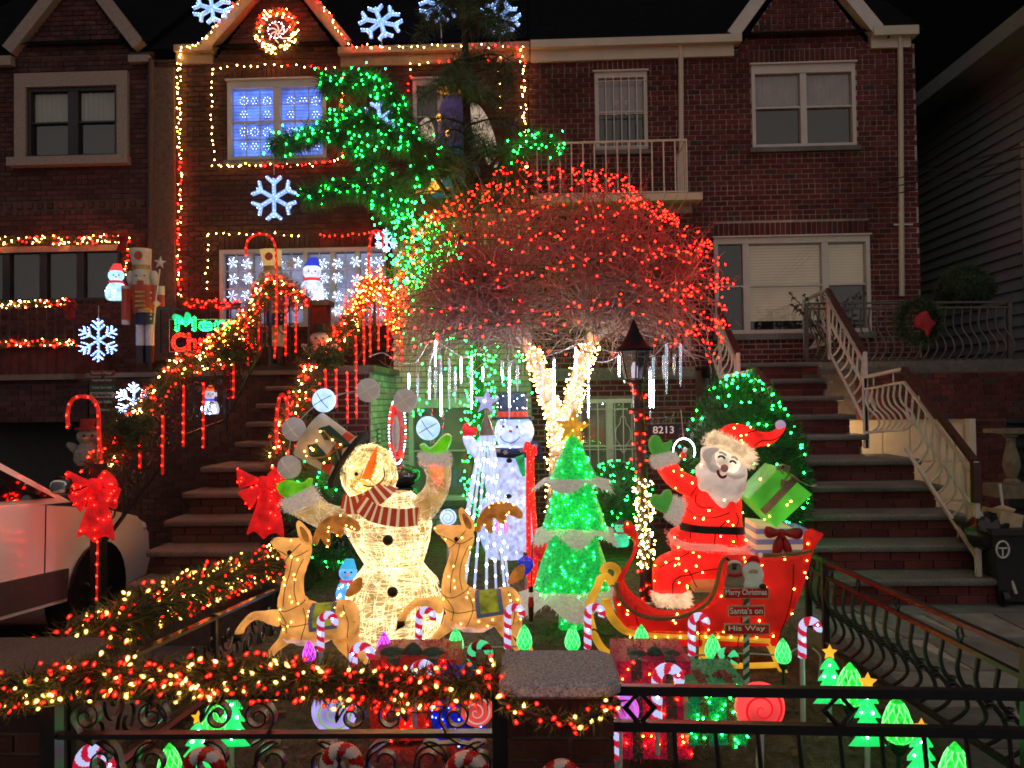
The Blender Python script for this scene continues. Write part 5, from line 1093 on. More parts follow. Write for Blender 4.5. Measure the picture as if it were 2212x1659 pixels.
for i in range(n):
    a = p0_.lerp(p1_, i/n); c = p0_.lerp(p1_, (i+1)/n); w = .0145; s_ = .012
    b.add([a+Vector((-w, -.006, -s_)), a+Vector((w, -.006, s_)), c+Vector((w, -.006, s_)), c+Vector((-w, -.006, -s_)), a+Vector((-w, .006, -s_)), a+Vector((w, .006, s_)), c+Vector((w, .006, s_)), c+Vector((-w, .006, -s_))], [(0, 3, 2, 1), (4, 5, 6, 7), (0, 1, 5, 4), (3, 7, 6, 2), (0, 4, 7, 3), (1, 2, 6, 5)], i % 2)
b.build('pole', g_w, sg, smooth=False)
fig(sg, 'reindeer_cutout', Z6((1230, 690), (1235, 600), (1245, 540), (1250, 490), (1290, 465), (1340, 470), (1370, 510), (1378, 560), (1395, 620), (1395, 690)), .02, mat('cutout_brown', (.32, .22, .15), .7), n=3); fig(sg, 'hat_cutout', Z6((1250, 500), (1262, 465), (1310, 455), (1360, 470), (1375, 505), (1340, 485), (1290, 482)), .03, let, dy=-.004)
fig(sg, 'antler_cutout', Z6((1232, 440), (1245, 428), (1262, 440), (1272, 462), (1245, 460)), .015, black_m); MB().ell(sg.p(*Z6((1310, 524))[0], -.012), (.012, .006, .009), 8, 6).build('nose_cutout', black_m, sg)
for ex in (1300, 1322): MB().ell(sg.p(*Z6((ex, 498))[0], -.012), (.005, .004, .006), 8, 6).build('eye_cutout', black_m, sg)
MB().tube([sg.p(x, y, -.01) for x, y in Z6((1255, 580), (1310, 590), (1375, 578))], .009, 6).build('scarf_cutout', sgm, sg)
fig(sg, 'santa_cutout', Z6((1395, 690), (1400, 620), (1375, 560), (1385, 510), (1420, 475), (1470, 465), (1520, 485), (1550, 530), (1565, 580), (1555, 640), (1560, 690)), .022, mat('cutout_white', (.8, .82, .74), .8), dy=-.006, n=3)
fig(sg, 'santa_hat_cutout', Z6((1395, 500), (1420, 450), (1460, 420), (1510, 425), (1530, 480), (1480, 462), (1430, 475)), .026, sgm, dy=-.006); fig(sg, 'face_cutout', Z6((1420, 545), (1470, 520), (1520, 545), (1500, 575), (1465, 570), (1435, 575)), .03, mat('cutout_skin', (.5, .36, .25), .7), dy=-.006)
fig(sg, 'bag_cutout', Z6((1522, 678), (1550, 658), (1588, 672), (1585, 700), (1545, 706)), .03, black_m, dy=-.01)
Z5 = Zm(713.2, 548.6, .3472); ZS = Zm(932.6, 822.9, .1984); Z8 = Zm(548.6, 822.9, .1488)
def ZB(*q): return [(521.2+.2480*x, 877.8+.2480*y) for x, y in q]     # big snowman crop
# ------------------------------------------------------------ big juggling snowman
bs = T('snowman_figure', 'big warm lit wicker snowman juggling snowballs', 'snowman', 850, 1425, 4.95)
strand = mat('lit_strand', (.6, .5, .3), .6, emit=(1, .80, .44), es=1.05, noise=.1, emap=12)
strand2 = mat('pale_strand', (.5, .44, .36), .5, emit=(1, .72, .42), es=.18, noise=.15, emap=12)
core_m = mat('lit_inner_skin', (.35, .26, .12), .8, emit=(1, .64, .2), es=.24, noise=.3, ns=14, emap=10)
head_m = mat('lit_head_skin', (.5, .38, .15), .8, emit=(1, .66, .18), es=.5, noise=.3, ns=14, emap=12)
def rev(t, prof, Yd=.8):        # prof: (cx, y, half width px) -> surface point function
    L = [(t.p(c, y).x, t.p(c, y).z, w*t.k) for c, y, w in prof]
    def f(v, a):
        u = max(0, min(.9999, v))*(len(L)-1); i = int(u); u -= i; u2 = u
        A, B = L[i], L[i+1]; r = A[2]+(B[2]-A[2])*u2; return Vector((A[0]+(B[0]-A[0])*u2+r*math.cos(a), -r*Yd*math.sin(a), A[1]+(B[1]-A[1])*u2))
    return f
def body_of(t, name, prof, m_, k=.93, Yd=.8, n=20, parent=None):
    f = rev(t, [(c, y, w*k) for c, y, w in prof], Yd); b = MB(); m_n = len(prof)*2; vs = [f(i/m_n, 2*math.pi*j/n) for i in range(m_n+1) for j in range(n)]
    fs = [(i*n+j, i*n+(j+1) % n, (i+1)*n+(j+1) % n, (i+1)*n+j) for i in range(m_n) for j in range(n)]+[tuple(range(n)), tuple(m_n*n+j for j in reversed(range(n)))]
    return b.add(vs, [tuple(reversed(q)) for q in fs]).build(name, m_, parent or t)
def wicker(t, prof, n, m_, seed, Yd=.8, r=.0021, span=.5, dv=.22, grid=.55, parent=None):
    f = rev(t, prof, Yd); R = random.Random(seed); b = MB()
    for i in range(n):
        a = R.uniform(-.2, math.pi+.2); v = R.random(); k = R.random()
        if k < grid*.5: da, dvv = R.uniform(.5, 1.3)*R.choice((-1, 1)), R.uniform(-.02, .02)
        elif k < grid: da, dvv = R.uniform(-.12, .12), R.uniform(.12, .35)
        else: da, dvv = R.uniform(-span, span)*1.6, R.uniform(-dv, dv)
        q = R.uniform(.975, 1.02); P = []
        for j in range(6):
            p = f(v+dvv*j/5, a+da*j/5); c = f(v+dvv*j/5, math.pi/2); c = Vector((f(v+dvv*j/5, 0).x*.5+f(v+dvv*j/5, math.pi).x*.5, 0, p.z)); P.append(c+(p-c)*q)
        b.tube(P, r, 3, cap=False)
    return b.build('wicker_strands', m_, parent or t, kind='stuff')
low = [(852, 1216, 62), (853, 1228, 72), (854, 1255, 92), (852, 1290, 105), (850, 1325, 106), (848, 1360, 99), (846, 1395, 84), (846, 1425, 68)]
mid = [(848, 1062, 40), (845, 1078, 60), (841, 1100, 84), (839, 1130, 93), (842, 1160, 87), (847, 1190, 74), (851, 1216, 62)]
for nm, pr, n_, sd in (('lower_body', low, 720, 1), ('torso', mid, 600, 2)):
    o = body_of(bs, nm, pr, core_m); wicker(bs, pr, n_, strand, sd, parent=o); wicker(bs, pr, 70, strand2, sd+10, grid=0, span=.9, r=.0026, parent=o)
hc = bs.p(798, 1022, -.05); hr_ = 61*bs.k
ho = MB().ell(hc, (hr_*.97, hr_*.9, hr_*1.03), 20, 14).build('head', head_m, bs); hb = MB(); hb2 = MB(); R = random.Random(7)
for i in range(300):
    d = Vector((R.gauss(0, 1), -abs(R.gauss(0, 1)), R.gauss(0, 1))).normalized(); e = rdir(R); P = []
    for j in range(5):
        q = (d+e*(.5*(j/4-.5))).normalized(); P.append(hc+Vector((q.x*hr_, q.y*hr_*.93, q.z*hr_*1.06))*R.uniform(.99, 1.02))
    (hb if i % 4 else hb2).tube(P, .0019, 3, cap=False)
hb.build('wicker_strands', strand, ho, kind='stuff'); hb2.build('wicker_strands', mat('brown_strand', (.2, .14, .07), .6), ho, kind='stuff')
def hp(px, py): p = bs.p(px, py, -.19); x, z = p.x-hc.x, p.z-hc.z; return Vector((p.x, hc.y-.93*math.sqrt(max(.0004, hr_**2*1.06-x*x-z*z/1.1)), p.z))
for px, py in ((810, 1000), (772, 1023)): MB().ell(hp(px, py), (.013, .009, .013), 10, 7).build('eye', black_m, ho)
MB().tube([hp(x, y) for x, y in cr([(787, 1047), (798, 1050), (812, 1048), (824, 1040), (830, 1027), (828, 1012)], 4, False)], .005, 6).build('mouth', black_m, ho)
n0 = hp(795, 1035); n1 = hp(815, 965)+Vector((.0, -.12, .01)); ax = (n1-n0); MB().lathe([(.035, 0), (.03, ax.length*.3), (.018, ax.length*.7), (.001, ax.length)], n0, 10, ax=ax).build('carrot_nose', mat('carrot', (.6, .1, .01), .5, emit=(1, .13, .006), es=.75, emap=10), ho)
for px, py in ((838, 1167), (848, 1279)):
    p = bs.p(px, py, -(.27 if py > 1216 else .235)); MB().ell((p.x, p.y, p.z), (.034, .025, .034), 14, 9).build('button', black_m, bs)
# scarf: alternating red and white bands round the neck, and a tail
sc_r = mat('scarf_red', (.3, .035, .02), .7, emit=(.8, .07, .02), es=.2, noise=.25, ns=30, bump=.3); sc_w = mat('scarf_white', (.6, .52, .4), .7, emit=(1, .75, .4), es=.3, noise=.1)
sc = MB()
def ribbon(b, pts, w, alt, th=.008, back=0):
    P = [Vector(q) for q in pts]; n = len(P)
    for i in range(n-1):
        d0 = (P[min(i+1, n-1)]-P[max(i-1, 0)]); d1 = (P[min(i+2, n-1)]-P[i]); u0_ = Vector((-d0.z, 0, d0.x)).normalized()*w/2; u1_ = Vector((-d1.z, 0, d1.x)).normalized()*w/2; y = Vector((0, th, 0))
        b.add([P[i]-u0_, P[i+1]-u1_, P[i+1]+u1_, P[i]+u0_, P[i]-u0_+y, P[i+1]-u1_+y, P[i+1]+u1_+y, P[i]+u0_+y], [(0, 1, 2, 3), (7, 6, 5, 4), (0, 4, 5, 1), (3, 2, 6, 7), (1, 5, 6, 2), (0, 3, 7, 4)], alt(i))
    return b
nk = [(738, 1085, -.02), (752, 1092, -.1), (772, 1090, -.17), (795, 1082, -.22), (815, 1070, -.23), (832, 1056, -.19), (842, 1046, -.1)]
tl_ = [(775, 1083, -.22), (790, 1098, -.26), (806, 1108, -.275), (825, 1114, -.285), (850, 1118, -.29), (875, 1119, -.28), (897, 1116, -.25), (905, 1115, -.22)]
ribbon(MB(), [bs.p(*q) for q in cr(nk, 4, False)], .115, lambda i: 1 if i % 3 == 2 else 0).build('scarf', [sc_r, sc_w], bs); ribbon(MB(), [bs.p(*q) for q in cr(tl_, 4, False)], .11, lambda i: 1 if i % 3 == 2 else 0).build('scarf_tail', [sc_r, sc_w], bs)
# arms
silver = mat('silver_strand', (.5, .45, .38), .45, emit=(1, .75, .5), es=.3, noise=.2, emap=14)
for prof, seed in (([(905, 1105, 30), (928, 1082, 26), (944, 1055, 25), (948, 1025, 26), (943, 1005, 28)], 5), ([(752, 1125, 28), (722, 1122, 28), (695, 1112, 28), (668, 1095, 32), (650, 1082, 34)], 6)):
    P = [bs.p(x, y, -.04) for x, y, w in prof]; PP_ = [Vector(q) for q in cr([tuple(p) for p in P], 3, False)]; rr_ = [np.interp(i/(len(PP_)-1)*(len(prof)-1), range(len(prof)), [w*bs.k for _, _, w in prof]) for i in range(len(PP_))]
    o = MB().tube(PP_, [r*.9 for r in rr_], 12).build('arm', core_m, bs); R = random.Random(seed); b = MB()
    for i in range(190):
        u = R.random(); a = R.uniform(0, 6.28); du = R.uniform(-.35, .35); da = R.uniform(-1.2, 1.2); Q = []
        for j in range(5):
            x = max(0, min(.999, u+du*j/4))*(len(PP_)-1); i0 = int(x); c = PP_[i0].lerp(PP_[i0+1], x-i0); d = (PP_[i0+1]-PP_[i0]).normalized(); n1_ = d.cross(Vector((0, 1, 0))).normalized(); aa = a+da*j/4; Q.append(c+(n1_*math.cos(aa)+Vector((0, 1, 0))*math.sin(aa))*rr_[i0]*1.02)
        b.tube(Q, .0019, 3, cap=False)
    b.build('wicker_strands', silver, o, kind='stuff')
mit2 = mat('bright_green_mitten', (.1, .3, .01), .35, emit=(.09, .42, .004), es=.6, noise=.15, emap=10)
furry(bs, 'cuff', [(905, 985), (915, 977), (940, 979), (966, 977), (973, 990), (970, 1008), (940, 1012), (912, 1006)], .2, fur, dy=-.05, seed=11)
fig(bs, 'mitten', [(906, 963), (916, 957), (928, 965), (938, 960), (955, 941), (968, 936), (976, 945), (972, 962), (962, 976), (940, 979), (918, 976)], .12, mit2, dy=-.05)
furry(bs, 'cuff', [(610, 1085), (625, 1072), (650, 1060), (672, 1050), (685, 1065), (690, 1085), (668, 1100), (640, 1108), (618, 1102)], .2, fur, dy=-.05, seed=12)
fig(bs, 'mitten', [(598, 1052), (604, 1042), (622, 1036), (640, 1040), (655, 1042), (666, 1033), (675, 1034), (673, 1050), (662, 1060), (640, 1070), (622, 1078), (606, 1068)], .12, mit2, dy=-.05)
# hat, seen from the side
c0 = bs.p(752, 992, .02); c1 = bs.p(668, 938, .02); ax = c1-c0; L = ax.length
hat_w = mat('hat_cloth', (.42, .38, .34), .8, emit=(1, .7, .35), es=.09, noise=.2, ns=10, emap=8)
ho2 = MB().lathe([(.17, 0), (.165, .03), (.14, .035), (.155, L*.5), (.165, L), (.12, L+.005)], c0, 24, ax=ax).build('hat', hat_w, bs)
MB().lathe([(.205, -.02), (.22, -.005), (.205, .012), (.12, .014)], c0, 26, ax=ax).build('hat_brim', mat('hat_felt', (.012, .012, .012), .95, noise=.3, ns=60, bump=.8), bs)
MB().lathe([(.148, .04), (.152, .1), (.147, .1)], c0, 24, ax=ax).build('hat_band', sc_r, ho2)
hol = mat('holly_dark', (.015, .035, .025), .6, emit=(.02, .1, .05), es=.1)
for q in (((688, 925), (712, 918), (735, 938), (760, 962), (742, 968), (722, 952), (700, 950)), ((664, 962), (684, 958), (702, 978), (716, 1002), (700, 1004), (684, 992), (668, 984)), ((720, 965), (738, 972), (740, 1000), (724, 1012), (712, 990))): fig(bs, 'holly_leaf', list(q), .03, hol, dy=-.14, parent=ho2, n=1)
for q in (((700, 930), (722, 960), (735, 1000)), ((672, 990), (705, 985), (740, 962))): MB().tube([bs.p(x, y, -.165) for x, y in cr(q, 4, False)], .006, 5).build('gold_ribbon', rope, ho2)
R = random.Random(3); bulbs(bs, [bs.p(x, y, -.17) for x, y in ((692, 932), (672, 968), (676, 972), (658, 975), (662, 985), (684, 952), (718, 950), (735, 960), (700, 1000), (712, 990))], 'gold', .0085, 0)
# snowballs on their wire
ball_off = mat('snowball_off', (.42, .37, .34), .8, noise=.12, ns=10, emit=(.9, .8, .78), es=.12); ball_on = mat('snowball_lit', (.5, .6, .75), .7, emit=(.42, .66, 1), es=.95, noise=.1, emap=9)
SB = [(925, 925, 1), (875, 865, 0), (795, 843, 0), (700, 865, 1), (635, 927, 0), (625, 1009, 0)]
for x, y, on in SB:
    c = bs.p(x, y, -.02); o = MB().ell(c, (26*bs.k, 20*bs.k, 26*bs.k), 18, 12).build('snowball', ball_on if on else ball_off, bs); w = MB()
    for a in (.5, 2.2): w.tube([c+Vector((math.cos(a)*26*bs.k*u, -.062*math.sqrt(max(0, 1-u*u))-.001, math.sin(a)*26*bs.k*u)) for u in np.linspace(-1, 1, 9)], .0025, 5)
    w.build('wire', strand2 if not on else wire_d, o)
MB().tube([bs.p(x, y, 0) for x, y in cr([(930, 960), (925, 925), (875, 865), (795, 843), (700, 865), (635, 927), (625, 1009), (640, 1050)], 6, False)], .004, 6).build('arc_wire', wire_w, bs)
for (x, y) in ((800, 1425), (900, 1425)): p = bs.p(x, y-20); MB().tube([p, p+Vector((0, 0, -.12))], .008, 6).build('stake', wire_w, bs)
R = random.Random(9); P = []
for pr, n_ in ((low, 46), (mid, 40)):
    f = rev(bs, pr); P += [f(R.random(), R.uniform(.3, 2.84))*1.0+Vector((0, -.012, 0)) for _ in range(n_)]
P += [hp(798+R.uniform(-48, 48), 1022+R.uniform(-48, 48))+Vector((0, -.008, 0)) for _ in range(24)]
bulbs(bs, P, 'warm', .0075, 0, seed=9)
bulbs(bs, [bs.p(x, y, -.14) for x, y in ((940, 1015), (946, 1022), (950, 1032), (948, 1040), (936, 1012))], 'red', .008, 0)

# ------------------------------------------------------------ white snowman with top hat
ws = T('snowman_figure', 'blue white lit snowman with dotted top hat and raised red mitten', 'snowman', 1095, 1200, 6.9)
wsm = mat('icy_lit_cloth', (.55, .6, .75), .8, emit=(.4, .54, 1), es=.72, noise=.12, ns=30, bump=.2, bs=60, emap=25)
body_of(ws, 'lower_body', [(1096, 1065, 40), (1095, 1080, 52), (1094, 1110, 60), (1094, 1150, 62), (1095, 1185, 50), (1095, 1205, 40)], wsm, 1, .7); body_of(ws, 'torso', [(1102, 962, 32), (1100, 985, 48), (1098, 1015, 54), (1097, 1045, 50), (1096, 1070, 42)], wsm, 1, .7)
hd_o = body_of(ws, 'head', [(1110, 902, 24), (1110, 908, 36), (1111, 925, 42), (1111, 940, 42), (1110, 955, 36), (1108, 966, 26)], wsm, 1, .7)
fy = -42*ws.k*.7-.012
for px, py in ((1087, 921), (1117, 922)): MB().ell(ws.p(px, py, fy+.015), (.011, .01, .013), 8, 6).build('eye', black_m, hd_o)
p = ws.p(1103, 931, fy); MB().lathe([(.016, 0), (.009, .05), (0, .08)], p, 8, ax=(0, -1, .1)).build('nose', mat('carrot_dim', (.5, .1, .02), .6), hd_o)
MB().tube([ws.p(x, y, fy+.012*abs(x-1102)/20) for x, y in cr([(1080, 942), (1087, 951), (1101, 957), (1115, 952), (1123, 943)], 4, False)], .004, 5).build('mouth', black_m, hd_o)
hat_b = mat('black_hat_cloth', (.012, .02, .035), .8, noise=.2, emit=(.02, .06, .12), es=.1)
c = ws.p(1108, 903); MB().lathe([(.13, 0), (.135, .22), (.12, .225)], c, 20, ax=(0, 0, 1)).build('hat', hat_b, ws); MB().lathe([(.19, -.008), (.19, .008), (.1, .012)], c, 20).build('hat_brim', hat_b, ws); MB().lathe([(.134, .012), (.136, .06), (.13, .06)], c, 20).build('hat_band', mat('hat_red', (.4, .03, .01), .7, emit=(1, .05, .01), es=.15), ws)
R = random.Random(5); bulbs(ws, [c+Vector((math.cos(a)*.138, math.sin(a)*.138, h)) for a, h in [(R.uniform(3.3, 6.1), R.uniform(.07, .21)) for _ in range(15)]], 'white', .006, 0)
fig(ws, 'arm', [(1000, 942), (1016, 940), (1027, 950), (1035, 965), (1048, 985), (1050, 1005), (1036, 1000), (1015, 980), (1003, 960)], .12, wsm); fig(ws, 'mitten', [(999, 928), (1003, 916), (1012, 914), (1019, 923), (1027, 922), (1031, 926), (1028, 940), (1014, 942), (1002, 942)], .1, mat('red_mitten', (.4, .01, .015), .6, emit=(1, .01, .015), es=.4))
scm = mat('navy_scarf', (.015, .03, .09), .8, noise=.3, ns=40)
MB().tube([ws.p(1108+46*math.sin(a), 975+4*math.cos(a), -46*ws.k*.75*math.cos(a)) for a in np.linspace(-1.5, 1.5, 14)], .045, 8).build('scarf', scm, ws); fig(ws, 'scarf_tail', [(1140, 965), (1150, 955), (1165, 955), (1172, 980), (1168, 1000), (1155, 985)], .05, scm, dy=-.1)
def flake(b, c, r, th=.004, n=6, ux=Vector((1, 0, 0)), uz=Vector((0, 0, 1)), br=True, a0=0):
    for i in range(n):
        a = a0+i*2*math.pi/n; d = ux*math.cos(a)+uz*math.sin(a); b.tube([c, c+d*r], th, 5)
        if br:
            for s_ in (-1, 1):
                e = ux*math.cos(a+s_*.8)+uz*math.sin(a+s_*.8); b.tube([c+d*r*.6, c+d*r*.6+e*r*.33], th*.8, 5)
sf = MB()
for px, py in ((1092, 977), (1076, 972), (1127, 972), (1157, 963)): flake(sf, ws.p(px, py, -.23 if px != 1157 else -.13), .022, .003)
sf.build('snowflake_print', white_trim, ws)
fig(ws, 'gift_card', [(1112, 988), (1133, 980), (1135, 1028), (1128, 1030)], .03, mat('emerald_cloth', (.01, .2, .06), .6, emit=(.005, .4, .1), es=.5, emap=20), dy=-.26, n=1)
for px, py in ((1100, 995), (1099, 1072)): MB().ell(ws.p(px, py, -.175 if py < 1000 else -.2), (.026, .012, .022), 12, 7).build('button', black_m, ws)
f1 = rev(ws, [(1096, 1065, 40), (1095, 1080, 52), (1094, 1150, 62), (1095, 1205, 40)], .7); f2 = rev(ws, [(1110, 904, 30), (1111, 930, 42), (1108, 966, 26)], .7); f3 = rev(ws, [(1102, 962, 32), (1098, 1015, 54), (1096, 1070, 42)], .7)
bulbs(ws, [f(R.random(), R.uniform(.4, 2.7))+Vector((0, -.008, 0)) for f in (f1, f2, f3) for _ in range(16)], 'white', .0055, 0)
# ------------------------------------------------------------ cone tree of light tubes
ct = T('light_cone_tree', 'cone tree of white light tubes topped with a star', 'light tree', 1042, 1330, 5.6)
tube_m = mat('frosted_tube', (.5, .52, .58), .4, emit=(.5, .62, 1), es=.6, noise=.1)
top = ct.p(1052, 940); base = ct.p(1035, 1335)
for i in range(8):
    a = 2*math.pi*(i+.35)/8; p = top+Vector((math.cos(a)*.045, math.sin(a)*.045, 0)); q = base+Vector((math.cos(a)*.24, math.sin(a)*.24, 0)); o = MB().tube([p, q], .0095, 7).build('light_tube', tube_m, ct)
    n = 11; bulbs(o, [p.lerp(q, (k+.5+(i % 2)*.3)/n)+Vector((0, -.006, 0)) for k in range(n)], 'white', .0165, 0, dirs=[(q-p).normalized()]*n)
MB().lathe([(.06, 0), (.012, .15), (.004, .19)], top, 14).build('cap', mat('grey_cap', (.4, .36, .34), .4, .3), ct)
MB().tube([base+Vector((math.cos(a)*.24, math.sin(a)*.24, 0)) for a in np.linspace(0, 6.28, 25)[:-1]], .006, 6, closed=True).build('base_ring', wire_w, ct)
def star(t, name, c, r, m_, th, rot=0, inner=.42, parent=None):
    b = MB(); P = [c+Vector((math.sin(rot+i*math.pi/5)*(r if i % 2 == 0 else r*inner), 0, math.cos(rot+i*math.pi/5)*(r if i % 2 == 0 else r*inner))) for i in range(10)]
    b.add(P+[c-Vector((0, th, 0)), c+Vector((0, th, 0))], [(10, (i+1) % 10, i) for i in range(10)]+[(11, i, (i+1) % 10) for i in range(10)]); o = b.build(name, m_, parent or t, smooth=False)
    if len(b.f): pass
    return o
star(ct, 'star', ct.p(1051, 868), .1, mat('lilac_star', (.5, .5, .75), .5, emit=(.4, .42, 1), es=.5), .03, .08); bulbs(ct, [ct.p(1046, 866, -.035)], 'white', .012, 0)
# ------------------------------------------------------------ tinsel tree
tt = T('tinsel_tree', 'three tier green tinsel tree with snowy trims and gold star', 'christmas tree', 1236, 1375, 5.3)
tin = mat('green_tinsel', (.015, .22, .05), .45, emit=(.004, .45, .06), es=.7, noise=.5, ns=70, bump=1, bs=120, emap=55)
for nm, prof in (('tier', [(1238, 938, 8), (1238, 955, 16), (1238, 1000, 36), (1239, 1046, 58)]), ('tier', [(1239, 1035, 30), (1240, 1060, 44), (1240, 1100, 58), (1241, 1150, 72)]), ('tier', [(1240, 1140, 36), (1240, 1165, 52), (1238, 1220, 72), (1234, 1290, 86)]), ('trunk', [(1235, 1285, 28), (1235, 1330, 28), (1235, 1378, 28)])): body_of(tt, nm, prof, tin, 1, .95, 22)
trim = mat('snowy_trim', (.6, .56, .54), .95, noise=.2, ns=50, bump=.8, emit=(.8, .74, .74), es=.12)
def skirt(c, r0_, r1_, dz, n, seed):
    R = random.Random(seed); b = MB(); N = n*10; vs = []
    for j in range(5):
        u = j/4
        for i in range(N):
            a = 2*math.pi*i/N; pt = abs(math.sin(a*n/2)); w = 1+.16*(pt**3)*u; r = (r0_+(r1_-r0_)*u**1.3)*w+R.uniform(-.003, .003)
            vs.append(c+Vector((math.cos(a)*r, math.sin(a)*r, -dz*u*(.45+.55*pt)+.015*math.sin(a*n+1)*u)))
    b.add(vs, [(j*N+i, j*N+(i+1) % N, (j+1)*N+(i+1) % N, (j+1)*N+i) for j in range(4) for i in range(N)]); o = b.build('snow_trim', trim, tt); h = MB()
    for i in range(N*6):
        v = Vector(vs[4*N+i % N]); d = ((v-c)*Vector((1, 1, 0))).normalized()*.6+Vector((0, 0, -.8))+rdir(R)*.4; q = d.cross(rdir(R)).normalized()*.003; h.add([v-q, v+q, v+d*R.uniform(.012, .035)], [(0, 1, 2)])
    h.build('fringe', trim, o, smooth=False, kind='stuff')
skirt(tt.p(1239, 1030), .17, .245, .07, 5, 1); skirt(tt.p(1240, 1132), .2, .265, .1, 6, 2); skirt(tt.p(1236, 1262), .24, .36, .14, 6, 3)
R = random.Random(15); P = []
for prof, n_ in (([(1238, 945, 14), (1239, 1046, 58)], 40), ([(1240, 1055, 46), (1241, 1140, 70)], 55), ([(1240, 1170, 54), (1234, 1285, 86)], 60), ([(1235, 1300, 30), (1235, 1370, 30)], 14)):
    f = rev(tt, prof, .97); P += [f(R.random(), R.uniform(.2, 2.95))+Vector((0, -.006, 0)) for _ in range(n_)]
bulbs(tt, P, 'green', .0068, 90, seed=16)
star(tt, 'star', tt.p(1237, 924, -.02), .135, mat('gold_star', (.4, .24, .05), .6, emit=(.8, .38, .03), es=.34, noise=.3, ns=40, bump=.6, emap=14), .05, .1)
bulbs(tt, [tt.p(x, y, -.06) for x, y in ((1237, 905), (1212, 918), (1262, 914), (1225, 945), (1250, 945), (1238, 930), (1256, 928))], 'gold', .007, 0)
# ------------------------------------------------------------ tall red candy poles
rope_r = mat('red_light_tube', (.5, .02, .02), .35, emit=(1, .02, .015), es=.65, noise=.2, ns=60, emap=30)
cp = T('candy_pole', 'pair of tall red lit candy cane poles beside the tinsel tree', 'candy cane light', 1148, 1275, 6.4); R = random.Random(5)
for x0_, y0_, s_ in ((1138, 960, 1), (1153, 967, -1)):
    P = [cp.p(x, y) for x, y in cr([(x0_-3*s_, y0_+14), (x0_, y0_), (x0_+4*s_, y0_+8), (x0_+3*s_, 1060), (x0_+4, 1180), (x0_+2, 1275)], 5, False)]; o = MB().tube(P, .021, 8).build('light_tube', rope_r, cp)
    L = resample(P, .055); bulbs(o, [q+Vector((R.uniform(-.014, .014), -.02, 0)) for q in L], 'red', .0075, 0, seed=7)
# ------------------------------------------------------------ icicle lights
ic = T('icicle_lights', 'clear icicle light tubes hanging from a white wire under the red tree', 'icicle lights', 1180, 760, 6.6)
ice = glassmat('clear_icicle', (.92, .95, 1), .8, .12); tn = ice.node_tree; gl_ = [n for n in tn.nodes if n.type == 'BSDF_GLOSSY'][0]; gl_.inputs[0].default_value = (.9, .95, 1, 1)
em_ = tn.nodes.new('ShaderNodeEmission'); em_.inputs[0].default_value = (.5, .65, .9, 1); em_.inputs[1].default_value = .22; ad_ = tn.nodes.new('ShaderNodeAddShader'); ou_ = [n for n in tn.nodes if n.type == 'OUTPUT_MATERIAL'][0]; mx_ = [n for n in tn.nodes if n.type == 'MIX_SHADER'][0]
tn.links.new(mx_.outputs[0], ad_.inputs[0]); tn.links.new(em_.outputs[0], ad_.inputs[1]); tn.links.new(ad_.outputs[0], ou_.inputs[0])
ice_on = mat('lit_icicle', (.6, .7, .8), .3, emit=(.74, .87, 1), es=170, noise=0)
IC = [(655, 535, 712, 2), (690, 640, 1010, 1), (742, 650, 965, 0), (815, 640, 815, 2), (880, 630, 970, 1), (778, 722, 930, 0), (490, 735, 862, 1), (1115, 680, 1022, 1), (1070, 665, 805, 0), (1320, 670, 965, 0), (1392, 640, 1018, 1), (1528, 575, 792, 2), (1607, 650, 1025, 1), (1797, 630, 772, 2), (1165, 690, 855, 0), (1990, 700, 1022, 1), (2010, 640, 962, 1), (2093, 560, 872, 0), (2140, 620, 752, 0), (2180, 560, 825, 0), (545, 770, 900, 0), (618, 700, 905, 1), (655, 720, 905, 0), (950, 700, 800, 2), (2075, 630, 780, 0)]
R = random.Random(8)
for x, y0_, y1_, k in IC:
    dy = R.uniform(-.25, .25); (a, b_), = Z5((x, y0_)); (c, d), = Z5((x, y1_)); p, q = ic.p(a, b_, dy), ic.p(c, d, dy); o = MB().tube([p, p.lerp(q, .04), p.lerp(q, .7), q], [.006, .013, .011, .004], 8).build('icicle', ice, ic)
    if k:
        u0_, u1_ = (.05, .92) if k == 2 else R.choice(((.3, .99), (.1, .8), (.45, .98))); MB().tube([p.lerp(q, u0_)-Vector((0, .006, 0)), p.lerp(q, (u0_+u1_)/2)-Vector((0, .007, 0)), p.lerp(q, u1_)-Vector((0, .004, 0))], [.004, .0055, .0025], 6).build('led_strip', ice_on, o)
for L in (((240, 640), (330, 615), (420, 670), (520, 680), (560, 640), (640, 540), (820, 640), (900, 625), (1010, 640), (1110, 675), (1200, 630), (1330, 650), (1440, 530), (1560, 565), (1620, 655), (1720, 670), (1800, 630)), ((1350, 635), (1450, 600), (1560, 555), (1680, 590), (1770, 612), (1990, 640), (2090, 560), (2180, 560))): MB().tube([ic.p(x, y) for x, y in cr(Z5(*L), 4, False)], .0035, 5).build('wire', wire_w, ic)
